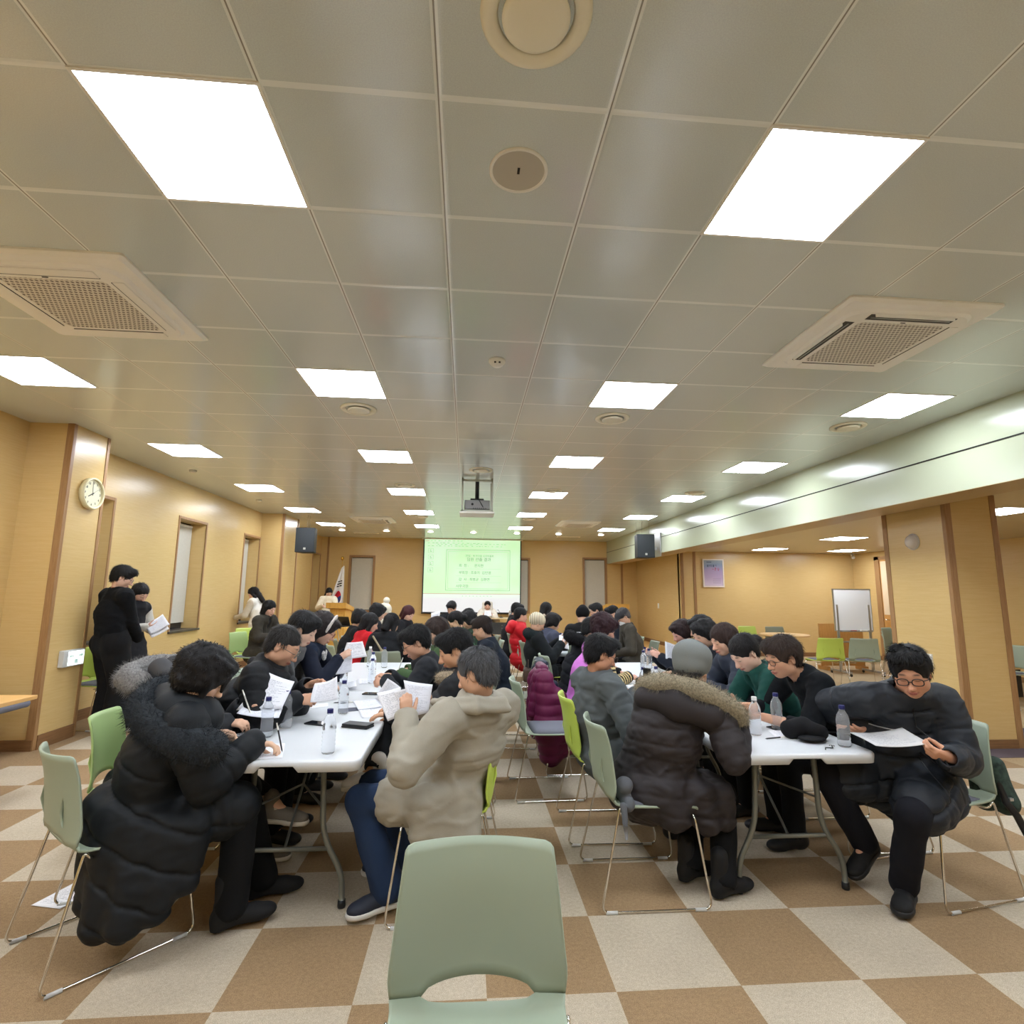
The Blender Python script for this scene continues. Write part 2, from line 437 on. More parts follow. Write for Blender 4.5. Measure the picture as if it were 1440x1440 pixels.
cassette(2.6, 3.155, 0, 'square cassette air conditioner with two open dark louvres, at the right', (0, 3), M_AC)
cassette(-2.2, 12.85, 0, 'distant cassette air conditioner in the ceiling left of the screen', (0, 1), M_AC)
cassette(2.65, 12.85, 0, 'distant cassette air conditioner in the ceiling right of the screen', (), M_AC)

for i, x in enumerate((-3.43, -2.23, -1.02, .17, 1.39, 2.58, 3.8)):
    o = ['leftmost', 'second from the left', 'third from the left', 'middle', 'third from the right', 'second from the right', 'rightmost'][i]
    r = empty('downlight', (x, 15.18, CZ), 0, 'round downlight above the stage front, %s of the row' % o, 'ceiling light', 'stage downlights')
    MB().lathe([(.11, .001), (.11, -.006), (.085, -.008)], 28, capb=False, capt=False).build('rim', M_WHITE, r)
    MB().lathe([(.085, -.006), (.06, -.02), (.001, -.026)], 28, capb=False).build('lens', M_DOWN, r)
for x, y, lab in ((-2.9, 15.9, 'slim ceiling slot vent left of the screen'), (3.0, 15.9, 'slim ceiling slot vent right of the screen')):
    r = empty('slot_vent', (x, y, CZ), 0, lab, 'air vent', 'slot vents')
    bx('frame', (-.35, -.07, -.012), (.35, .07, .004), M_WHITE, r, .003); bx('slot', (-.31, -.015, -.014), (.31, .015, -.011), M_DARK, r)

# projector on its lift, let down out of the ceiling
r = empty('projector', (.135, 8.1, CZ), 0, 'grey ceiling projector in a square white lift frame, aimed at the screen', 'projector')
m = MB()
for sx in (-1, 1):
    m.box((sx*.22-.012, -.2, -.5), (sx*.22+.012, -.175, 0)); m.box((sx*.22-.012, .175, -.5), (sx*.22+.012, .2, 0))
m.box((-.232, -.2, -.5), (.232, .2, -.475)); m.box((-.232, -.2, -.05), (.232, -.175, -.02))
m.build('lift_frame', plain('lift_white', srgb(188, 190, 176), .4), r)
bx('base_plate', (-.255, -.22, -.53), (.255, .22, -.502), M_WHITE, r, .004)
MB().tube([(0, 0, 0), (0, 0, -.3)], .03, 14).build('pole', M_BLACK, r)
b = bx('body', (-.19, -.15, -.46), (.19, .16, -.32), plain('projector_grey', srgb(150, 150, 150), .45), r, .015)
bx('mount_bracket', (-.1, -.1, -.325), (.1, .1, -.29), M_BLACK, r, .005)
MB().tube([(.02, -.14, -.31), (.05, -.165, -.36), (.09, -.16, -.43)], .006, 8).build('cable', M_BLACK, r)
m = MB()
for k in range(7): m.box((-.06+.03*k, -.153, -.45), (-.045+.03*k, -.149, -.44))
m.build('socket_row', M_BLACK, b); MB().lathe([(.018, 0), (.018, .006)], 14, Matrix.Translation((-.07, -.152, -.385))@Matrix.Rotation(-PI/2, 4, 'X')@Matrix.Translation((0, 0, -.004))).build('jack', M_BLACK, b)
MB().lathe([(.05, 0), (.05, .03), (.04, .035)], 20, Matrix.Translation((.06, .16, -.39))@Matrix.Rotation(-PI/2, 4, 'X')).build('lens', plain('lens_glass', srgb(40, 44, 52), .05), b)

# hanging loudspeakers
def hung(x, y, z0, label, rods):
    r = empty('loudspeaker', (x, y, z0), 0, label, 'loudspeaker', 'hanging loudspeakers')
    m = MB()
    P = [(-.205, .02), (.205, .02), (.15, .40), (-.15, .40)]
    m.prism(P, 0, .545, bev=.012); m.build('cabinet', plain('speaker_black', srgb(31, 36, 38), .55, bump=.1), r)
    bx('front_grille', (-.198, .012, .008), (.198, .021, .537), plain('speaker_mesh', srgb(26, 31, 34), .7, bump=.4, bscale=500), r, .004)
    bx('badge', (-.025, .006, .06), (.025, .013, .105), plain('badge_silver', srgb(196, 196, 186), .3, .5), r, .004)
    for a, b in rods: MB().tube([(a, b, .54), (a, b, CZ-z0)], .004, 6).build('hanging_wire', M_STEEL, r)
hung(-3.545, 12.2, 2.36, 'black loudspeaker hung beside the far wooden pilaster on the left', ((-.0, .15), (.0, .3)))
hung(4.115, 12.2, 2.36, 'black loudspeaker hung in front of the pale beam on the right', ((-.17, .2), (-.03, .2), (.14, .2)))
r = empty('wall_bracket', (4.49, 12.45, 2.6), 0, 'grey steel bracket on the beam behind the right loudspeaker', 'bracket')
bx('plate', (-.03, -.2, -.2), (0, .35, .35), M_FRAMEAL, r, .004); bx('arm', (-.16, .02, -.05), (-.02, .1, .03), M_FRAMEAL, r, .004)

# ================================================================ projection screen with the projected page
def ink_m(name, col, st):
    m = emis(name, col, st); m.node_tree.nodes['Principled BSDF'].inputs['Base Color'].default_value = _hex(tuple(c*.3 for c in col)); return m
def screen():
    r = empty('projection_screen', (.18, 17.12, .93), 0, 'large lowered projection screen showing a pale green document page', 'screen')
    w, h = 1.5, 2.27
    bx('border', (-w-.035, .004, -.035), (w+.035, .012, h+.0), M_BLACK, r); MB().tube([(-w-.04, 0, -.035), (w+.04, 0, -.035)], .02, 10).build('bottom_bar', M_BLACK, r)
    bx('casing', (-w-.08, -.06, h-.03), (w+.08, .06, h+.0), M_WHITE, r, .01)
    t = NT('projected_page')
    tc = t.n('ShaderNodeTexCoord'); sp = t.n('ShaderNodeSeparateXYZ'); t.l(tc.outputs['Object'], sp.inputs[0])
    n = t.noise(.8, 2)
    g = t.ramp(n, [(.35, (.54, .86, .46)), (.65, (.62, .86, .62))])
    page = t.math('GREATER_THAN', sp.outputs[2], .57)
    bar = t.math('GREATER_THAN', sp.outputs[2], .44)
    grey = t.mix(bar, (.70, .71, .73), (.72, .84, .74))
    c = t.mix(page, grey, g)
    t.set((.3, .3, .3), .8, 0, .1); t.l(c, t.b.inputs['Emission Color']); t.b.inputs['Emission Strength'].default_value = 1.0
    bx('sheet', (-w, 0, 0), (w, .006, h-.02), t.m, r)
    ink = ink_m('projected_ink', (.2, .38, .2), .75); line = ink_m('projected_line', (.27, .47, .26), .8); soft = ink_m('projected_soft', (.4, .66, .38), .85); red = ink_m('projected_red', (.62, .45, .35), .9)
    # page frame
    m = MB()
    x0, x1, z0, z1 = -.82, 1.18, .66, 1.93
    for d in (0, .06):
        th = .012 if d == 0 else .006
        a, b_, c_, e = x0+d, x1-d, z0+d, z1-d
        for lo, hi in (((a, -.004, c_), (b_, 0, c_+th)), ((a, -.004, e-th), (b_, 0, e)), ((a, -.004, c_), (a+th, 0, e)), ((b_-th, -.004, c_), (b_, 0, e))): m.box(lo, hi)
    m.build('page_frame', line, r)
    def ln(s, x, z, sz, mat=ink, al='LEFT'):
        text_obj('text_line', s, sz, mat, r, Matrix.Translation((x, -.005, z))@Matrix.Rotation(PI/2, 4, 'X'), al)
    ln('임원 선출 결과', .2, 1.62, .125, al='CENTER'); ln('〈창립〉제 한마음 우리마을회', .19, 1.735, .075, al='CENTER')
    ln('회  장 :      문지현', -.42, 1.43, .105); ln('부회장 : 조호지  김민영', -.42, 1.21, .105); ln('감  사 : 최병균  김환연', -.42, 1.0, .105); ln('사무국장:', -.50, .79, .105)
    m = MB()
    for z in (1.33, 1.11, .905, .70): m.box((-.5, -.003, z), (.9, 0, z+.004))
    m.build('rule_lines', soft, r)
    m = MB(); rnd = random.Random(3)
    for row, (z, xa, xb) in enumerate(((2.19, -1.3, -.3), (2.12, -1.4, .2), (2.08, -1.1, 0), (2.03, -1.4, .9), (2.10, .1, 1.0))):
        x = xa
        while x < xb:
            wv = rnd.uniform(.02, .09); m.box((x, -.003, z), (x+wv, 0, z+.018)); x += wv+rnd.uniform(.03, .1)
    m.build('toolbar_marks', soft, r)
    m = MB()
    for k in range(4):
        z = 1.82-.2*k
        for lo, hi in (((-1.38, -.003, z), (-1.22, 0, z+.006)), ((-1.38, -.003, z+.13), (-1.22, 0, z+.136)), ((-1.38, -.003, z), (-1.374, 0, z+.136)), ((-1.226, -.003, z), (-1.22, 0, z+.136)), ((-1.33, -.003, z+.035), (-1.27, 0, z+.05)), ((-1.33, -.003, z+.075), (-1.29, 0, z+.09))): m.box(lo, hi)
    m.build('page_thumbnails', line, r)
    m = MB(); m.box((-1.5, -.003, .55), (1.5, 0, .572)); m.box((-1.48, -.003, 2.185), (-1.36, 0, 2.205)); m.build('red_rule', red, r)
    m = MB()
    for k in range(9): m.box((-.3+.11*k, -.003, .485), (-.27+.11*k, 0, .505))
    m.build('status_marks', soft, r)
screen()

# ================================================================ things on walls
def clock():
    r = empty('wall_clock', (-4.05, 6.1, 2.53), 0, 'round cream wall clock on the near left wooden pillar', 'clock')
    M = Matrix.Rotation(PI/2, 4, 'Y')
    cr = plain('clock_cream', srgb(226, 218, 176), .4)
    MB().lathe([(.165, 0), (.172, .02), (.172, .045), (.160, .055), (.148, .05), (.148, .03)], 44, M, capt=False).build('case', cr, r)
    MB().lathe([(.148, .03), (.001, .0305)], 44, M, capb=False).build('dial', plain('clock_dial', srgb(232, 228, 196), .5), r)
    ink = plain('clock_ink', srgb(90, 92, 80), .6)
    Mt = lambda y, z: Matrix.Translation((.032, y, z))@Matrix.Rotation(PI/2, 4, 'Z')@Matrix.Rotation(PI/2, 4, 'X')
    for k in range(1, 13):
        a = k*PI/6; text_obj('numeral', str(k), .036, ink, r, Mt(.117*math.sin(a), .117*math.cos(a)))
    def hand(nm, ang, L, w, mat):
        a = math.radians(ang); d = V((0, math.sin(a), math.cos(a))); s_ = V((0, math.cos(a), -math.sin(a)))
        m = MB(); P = [(-d*.02-s_*w), (-d*.02+s_*w), (d*L+s_*w*.6), (d*L-s_*w*.6)]
        m.grid([[V((.036, 0, 0))+P[0], V((.036, 0, 0))+P[1]], [V((.036, 0, 0))+P[3], V((.036, 0, 0))+P[2]]], smooth=False, flip=True)
        o = m.build(nm, mat, r); o.modifiers.new('s', 'SOLIDIFY').thickness = .002
    hand('hour_hand', 240, .075, .006, M_BLACK); hand('minute_hand', 354, .11, .003, plain('clock_grey', srgb(120, 120, 104), .5)); hand('second_hand', 55, .1, .0015, MATS['clock_grey'])
clock()
def exit_sign():
    r = empty('exit_sign', (-4.05, 6.1, .735), 0, 'small lit white exit sign with green arrows low on the left pillar', 'exit sign')
    bx('housing', (0, -.15, 0), (.055, .15, .165), plain('exit_case', srgb(206, 208, 206), .4), r, .008)
    bx('lit_face', (.055, -.09, .012), (.058, .14, .153), emis('exit_glow', (.86, 1, .97), 1.15), r)
    g = emis('exit_green', (.02, .42, .3), .5)
    m = MB()
    def tri(pts): 
        a = [(.0595, y, z) for y, z in pts]; m.grid([[a[0], a[1]], [a[2], a[2]]], smooth=False)
    m.box((.058, -.055, .098), (.0595, -.015, .112)); m.box((.058, .055, .098), (.0595, .095, .112))
    for s_, c in ((-1, -.055), (1, .095)):
        m.prism([(c, .085), (c+s_*.025, .105), (c, .125)], .058, .0597, Matrix(((0, 0, 1, 0), (1, 0, 0, 0), (0, 1, 0, 0), (0, 0, 0, 1))))
    m.build('arrows', g, r)
    m = MB(); K = Matrix(((0, 0, 1, 0), (1, 0, 0, 0), (0, 1, 0, 0), (0, 0, 0, 1)))
    m.box((.058, .005, .028), (.0592, .05, .068)); m.build('door_symbol', g, r)
exit_sign()
r = empty('emergency_lamp', (5.134, 5.85, 2.15), 0, 'round clear emergency lamp on the right wooden pillar', 'emergency lamp')
Mx = Matrix.Rotation(-PI/2, 4, 'Y')
MB().lathe([(.095, 0), (.095, .012), (.08, .02)], 30, Mx, capt=False).build('base_ring', plain('lamp_grey', srgb(196, 190, 180), .35), r)
MB().lathe([(.08, .015), (.07, .05), (.045, .07), (.001, .078)], 30, Mx, capb=False).build('lens', plain('lamp_lens', srgb(214, 206, 196), .12), r)
for nm, x, y, z, lab in (('light_switch', 5.47, 15.3, 1.21, 'white wall switch on the far right wooden side wall'),):
    r = empty(nm, (x, y, z), 0, lab, 'switch'); bx('plate', (-.012, -.05, -.07), (0, .05, .07), M_WHITE, r, .003); bx('rocker', (-.018, -.025, -.035), (-.01, .025, .035), M_WHITE, r, .003)
r = empty('notice_panel', (5.134, 5.86, .74), 0, 'white notice holder low on the right pillar behind the seated man', 'notice')
bx('backing', (-.02, -.12, 0), (0, .14, .16), M_WHITE, r, .003); bx('print_sheet', (-.023, -.09, .02), (-.02, .11, .14), plain('notice_print', srgb(200, 202, 204), .6, var=.1, vscale=60), r)

def poster():
    r = empty('framed_poster', (6.32, 13.585, 1.725), 0, 'framed lilac and blue poster on the right back wall', 'poster')
    w, h = .28, .72
    m = MB()
    for lo, hi in (((-w, -.03, 0), (w, 0, .03)), ((-w, -.03, h-.03), (w, 0, h)), ((-w, -.03, .03), (-w+.03, 0, h-.03)), ((w-.03, -.03, .03), (w, 0, h-.03))): m.box(lo, hi)
    m.build('frame', plain('poster_frame', srgb(236, 224, 206), .4), r)
    t = NT('poster_print'); tc = t.n('ShaderNodeTexCoord'); sp = t.n('ShaderNodeSeparateXYZ'); t.l(tc.outputs['Object'], sp.inputs[0])
    f = t.math('ADD', t.math('DIVIDE', sp.outputs[2], h), t.math('MULTIPLY', t.math('SUBTRACT', t.noise(3, 2), .5), .35))
    t.set(t.ramp(f, [(.05, srgb(216, 200, 216)), (.35, srgb(190, 168, 198)), (.6, srgb(176, 160, 196)), (.78, srgb(140, 160, 190)), (1, srgb(160, 172, 180))]), .25)
    bx('print', (-w+.02, -.018, .02), (w-.02, -.012, h-.02), t.m, r)
    ink = plain('poster_ink', srgb(84, 98, 124), .5); rd = plain('poster_red', srgb(168, 96, 124), .5)
    m = MB()
    for x, z, a, b in ((-.17, .63, .13, .02), (-.16, .52, .04, .05), (-.1, .53, .02, .04), (-.06, .52, .02, .06), (-.01, .515, .04, .06), (.05, .55, .02, .02), (.08, .53, .01, .05)): m.box((x, -.02, z), (x+a, -.018, z+b))
    m.build('heading_marks', ink, r)
    m = MB()
    for x, z, a, b in ((-.03, .455, .05, .015), (.045, .42, .02, .09), (.065, .46, .02, .03), (.11, .48, .05, .012), (.11, .455, .06, .012), (.125, .42, .025, .03)): m.box((x, -.02, z), (x+a, -.018, z+b))
    m.build('title_marks', rd, r)
    m = MB()
    for k in range(5): m.box((-.02, -.02, .10+.03*k), (.2, -.018, .108+.03*k))
    m.build('small_print', plain('poster_small', srgb(160, 142, 168), .5), r)
poster()
r = empty('security_camera', (10.05, 13.45, 2.6), 0, 'small white security camera in the far right corner under the ceiling', 'camera')
MB().lathe([(.04, .03), (.04, 0)], 14).build('mount', M_WHITE, r); MB().tube([(0, 0, 0), (-.05, -.1, -.08)], .04, 12).build('housing', M_WHITE, r)
# door in the right wall
d = S(MB().box((10.10, 11.35, .02), (10.145, 12.6, 2.42), .003).build('door_1', W_DOOR))
m = MB()
for lo, hi in (((10.08, 11.25, 0), (10.15, 11.35, 2.5)), ((10.08, 12.6, 0), (10.15, 12.75, 2.5)), ((10.08, 11.25, 2.42), (10.15, 12.75, 2.5))): m.box(lo, hi)
m.build('door_frame', W_TRIM, d)
bx('upper_panel', (10.09, 11.5, 1.1), (10.10, 12.56, 2.38), plain('door_cream', srgb(228, 206, 172), .4), d)
bx('glass_strip', (10.085, 11.95, 1.12), (10.09, 12.12, 2.2), plain('door_glass', srgb(62, 48, 40), .1), d)
MB().tube([(10.06, 12.5, .98), (10.06, 12.38, .98)], .012, 8).build('door_handle', M_CHROME, d)
# ================================================================ stacking chairs
def rounded(pts, r, n=5):
    """polyline with rounded corners"""
    pts = [V(p) for p in pts]; out = [pts[0]]
    for a, b, c in zip(pts, pts[1:], pts[2:]):
        u = (a-b); w = (c-b); rr = min(r, u.length*.45, w.length*.45); u.normalize(); w.normalize()
        p, q = b+u*rr, b+w*rr
        for k in range(n+1):
            s = k/n; out.append(p.lerp(b, s).lerp(b.lerp(q, s), s))
    out.append(pts[-1]); return out

def catmull(pts, n):
    """n samples along a smooth curve through 2-D/3-D points"""
    P = [np.array(p, float) for p in pts]; P = [2*P[0]-P[1]]+P+[2*P[-1]-P[-2]]
    L = [0]
    for a, b in zip(P[1:-2], P[2:-1]): L.append(L[-1]+np.linalg.norm(b-a))
    out = []
    for k in range(n):
        s = L[-1]*k/(n-1); i = max(j for j in range(len(L)-1) if L[j] <= s+1e-9); t = (s-L[i])/(L[i+1]-L[i])
        p0, p1, p2, p3 = P[i:i+4]
        out.append(.5*(2*p1+(p2-p0)*t+(2*p0-5*p1+4*p2-p3)*t*t+(3*p1-p0-3*p2+p3)*t**3))
    return out
_prof = catmull([(.245, .418), (.225, .442), (.12, .446), (0, .446), (-.11, .450), (-.185, .463), (-.222, .500), (-.238, .56), (-.248, .65), (-.262, .75), (-.288, .84)], 141)
def prof(v):
    x = max(0, min(1, v))*140; i = min(139, int(x)); f = x-i
    return _prof[i]*(1-f)+_prof[i+1]*f
def chair_pt(u, v):
    y, z = prof(v); bk = max(0, min(1, (v-.50)/.18)); bk = bk*bk*(3-2*bk)
    hw = .222*(1-bk)+bk*(.232-.034*max(0, (v-.62)/.38))
    y += bk*.055*u*u; z += (1-bk)*(.010*abs(u)**3)+.004*bk*u*u*max(0, (v-.8)/.2)
    return V((u*hw, y, z))
def chair_shell(hole=True):
    vm, uh, D = .572, .66, .044
    us = [-1, -.97, -.9, -.8, -.72, -.66]+[-.66+1.32*k/14 for k in range(1, 14)]+[.66, .72, .8, .9, .97, 1]
    mb = MB(); lo, hi = [], []
    cf = lambda u: .035*max(0, (abs(u)-.86)/.14)**2; ct = lambda u: .018*max(0, (abs(u)-.93)/.07)**2
    for u in us:
        d = D*(max(0, 1-(abs(u)/uh)**4))**.5 if abs(u) < uh else 0
        dv = .018*(1-(u/uh)**2) if abs(u) < uh else 0
        lo.append([chair_pt(u, cf(u)+(vm-d*.55-cf(u))*k/13) for k in range(14)])
        t1 = 1-ct(u)
        hi.append([chair_pt(u, vm+d*.75+dv+(t1-vm-d*.75-dv)*k/13) for k in range(14)])
    return lo, hi
def make_chair(pal, name='stacking_chair'):
    shell, pad = pal
    r = bpy.data.objects.new(name, None); r.empty_display_size = .1; link(r)
    lo, hi = chair_shell()
    a = MB(); a.grid(lo); s = a.build('seat', shell, r); m = s.modifiers.new('t', 'SOLIDIFY'); m.thickness = .010; m.offset = -1
    b = MB(); b.grid(hi); k = b.build('backrest', shell, r); m = k.modifiers.new('t', 'SOLIDIFY'); m.thickness = .009; m.offset = 0
    for sx in (-1, 1):     # stiffening ribs on the back of the shell
        y0, z0 = prof(.66); y1, z1 = prof(.80)
        MB().tube([(sx*.135, y0+.014, z0), (sx*.135, (y0+y1)/2+.008, (z0+z1)/2), (sx*.132, y1+.018, z1)], [.003, .0065, .002], 8).build('rib', shell, k)
    P = []
    for i in range(11):
        u = -1+2*i/10; row = []
        for j in range(12):
            v = .045+.40*j/11; e = max(abs(u)**8, abs(2*j/11-1)**8); q = chair_pt(u*.86, v); row.append(q+V((0, 0, .004+.020*(1-e))))
        P.append(row)
    p = MB(); p.grid(P); p.build('seat_pad', pad, r).modifiers.new('t', 'SOLIDIFY').thickness = .012
    for sx in (-1, 1):
        pts = rounded([(sx*.10, -.10, .432), (sx*.222, -.135, .434), (sx*.226, -.165, .47), (sx*.262, -.275, .0075), (sx*.262, .275, .0075), (sx*.225, .215, .425), (sx*.10, .19, .425)], .045)
        f = MB().tube(pts, .0058, 8).build('sled_frame', M_CHROME, r)
        for gy in (-.225, .215): MB().tube([(sx*.262, gy-.028, .0072), (sx*.262, gy+.028, .0072)], .0085, 8).build('glide', plain('glide_clear', srgb(200, 200, 196), .3), f)
    MB().tube([(-.2, .16, .428), (.2, .16, .428)], .0055, 8).build('cross_bar', M_CHROME, r)
    return r
M_SAGE = plain('sage_plastic', srgb(158, 170, 148), .42, bump=.08, bscale=900)
M_LIME = plain('lime_plastic', srgb(192, 212, 92), .4, bump=.08, bscale=900)
M_OLIVE = plain('dark_sage_plastic', srgb(136, 142, 120), .42, bump=.08, bscale=900)
M_PAD = plain('pad_grey_fabric', srgb(112, 113, 124), .95, bump=.5, bscale=700, var=.08, vscale=200)
M_PALEGREEN = plain('pale_green_plastic', srgb(178, 206, 134), .42)
PALS = dict(sage=(M_SAGE, M_PAD), lime=(M_LIME, M_PAD), olive=(M_OLIVE, M_PAD), pale=(M_PALEGREEN, M_PAD))
_ch = {}
def chair(x, y, az, pal, label, group=None, z=0):
    """az: heading in degrees from +y towards +x"""
    if pal not in _ch: o = _ch[pal] = make_chair(PALS[pal])
    else: o = copy_tree(_ch[pal])
    o.location = (x, y, z); o.rotation_euler = (0, 0, -math.radians(az))
    for k in ('label', 'category', 'group'):
        if k in o: del o[k]
    tag(o, label, 'chair', group or 'stacking chairs'); return o

# ================================================================ folding tables
M_TOP = plain('table_white', srgb(218, 221, 223), .33, bump=.06, bscale=500)
M_LEG = plain('table_leg_grey', srgb(126, 128, 120), .38, .5)
def make_table():
    r = bpy.data.objects.new('folding_table', None); link(r)
    W_, L, R = .38, .915, .05
    def outline(d, rr):
        p = []
        for sx, sy, a0 in ((1, 1, 0), (-1, 1, 90), (-1, -1, 180), (1, -1, 270)):
            for k in range(6):
                a = math.radians(a0+18*k); p.append((sx*(W_-d-rr)+rr*math.cos(a), sy*(L-d-rr)+rr*math.sin(a)))
            if a0 in (0, 180): p += [(x*sx, sy*(L-d)) for x in (.10, .075, -.075, -.10)]
        return p
    def zb(x, y): return .708 if abs(x) < .08 and abs(y) > .8 else .682      # notch in the end rails
    m = MB()
    R1 = m.grid([[(x, y, zb(x, y) if z is None else z) for x, y in outline(d, rr)] for d, rr, z in ((.03, .03, .706), (.016, .045, None), (.002, .05, None), (0, .05, .712), (0, .05, .724), (.004, .05, .7305), (.012, .045, .732))], closed_v=True, flip=True)
    m.cap(R1[0], False); m.cap(R1[-1], True)
    bmesh.ops.recalc_face_normals(m.bm, faces=m.bm.faces)
    t = m.build('tabletop', M_TOP, r)
    for sy in (-1, 1):
        y = sy*.70
        for sx in (-1, 1):
            lg = MB().tube(rounded([(sx*.165, y, .690), (sx*.18, y, .32), (sx*.285, y+sy*.01, .15), (sx*.29, y+sy*.01, .012)], .09), .0145, 10).build('leg', M_LEG, r)
            MB().lathe([(.018, 0), (.02, .008), (.018, .035)], 12, Matrix.Translation((sx*.29, y+sy*.01, 0))).build('foot_cap', M_BLACK, lg)
        MB().tube([(-.21, y, .262), (.21, y, .262)], .011, 10).build('cross_bar', M_LEG, r)
        MB().tube([(0, y, .262), (0, y*.62, .48), (0, y*.3, .685)], .007, 8).build('brace', M_LEG, r)
        for sx in (-1, 1): MB().tube([(sx*.175, y, .45), (0, y*.62, .48)], .006, 8).build('brace', M_LEG, r)
    return r
_tb = []
def table(x, y, label, group='white folding tables', rz=0, z=0):
    o = make_table() if not _tb else copy_tree(_tb[0])
    _tb.append(o); o.location = (x, y, z); o.rotation_euler = (0, 0, rz); tag(o, label, 'table', group); return o
# ================================================================ smooth solid modelling: distance field -> surface-nets mesh
A = lambda *p: np.array(p, dtype=np.float64)
def nrm(v): v = np.asarray(v, float); return v/max(1e-9, np.linalg.norm(v))
def azv(deg, pitch=0):
    a, p = math.radians(deg), math.radians(pitch)
    return A(math.sin(a)*math.cos(p), math.cos(a)*math.cos(p), math.sin(p))
def frame(f, up=(0, 0, 1), roll=0):
    """3x3 with columns right, forward, up"""
    f = nrm(f); r = np.cross(f, up)
    if np.linalg.norm(r) < 1e-4: r = A(1, 0, 0)
    r = nrm(r); u = np.cross(r, f)
    if roll:
        c, s = math.cos(math.radians(roll)), math.sin(math.radians(roll)); r, u = r*c+u*s, u*c-r*s
    return np.stack([r, f, u], 1)
def hnoise(x, y, z, seed=0, n=7):
    """cheap smooth noise in about -1..1"""
    rs = np.random.RandomState(seed); o = 0
    for i in range(n):
        k = rs.normal(size=3); k = k/np.linalg.norm(k)*rs.uniform(.7, 1.5); o = o+np.sin(x*k[0]+y*k[1]+z*k[2]+rs.uniform(0, 6.28))
    return o/n*1.4

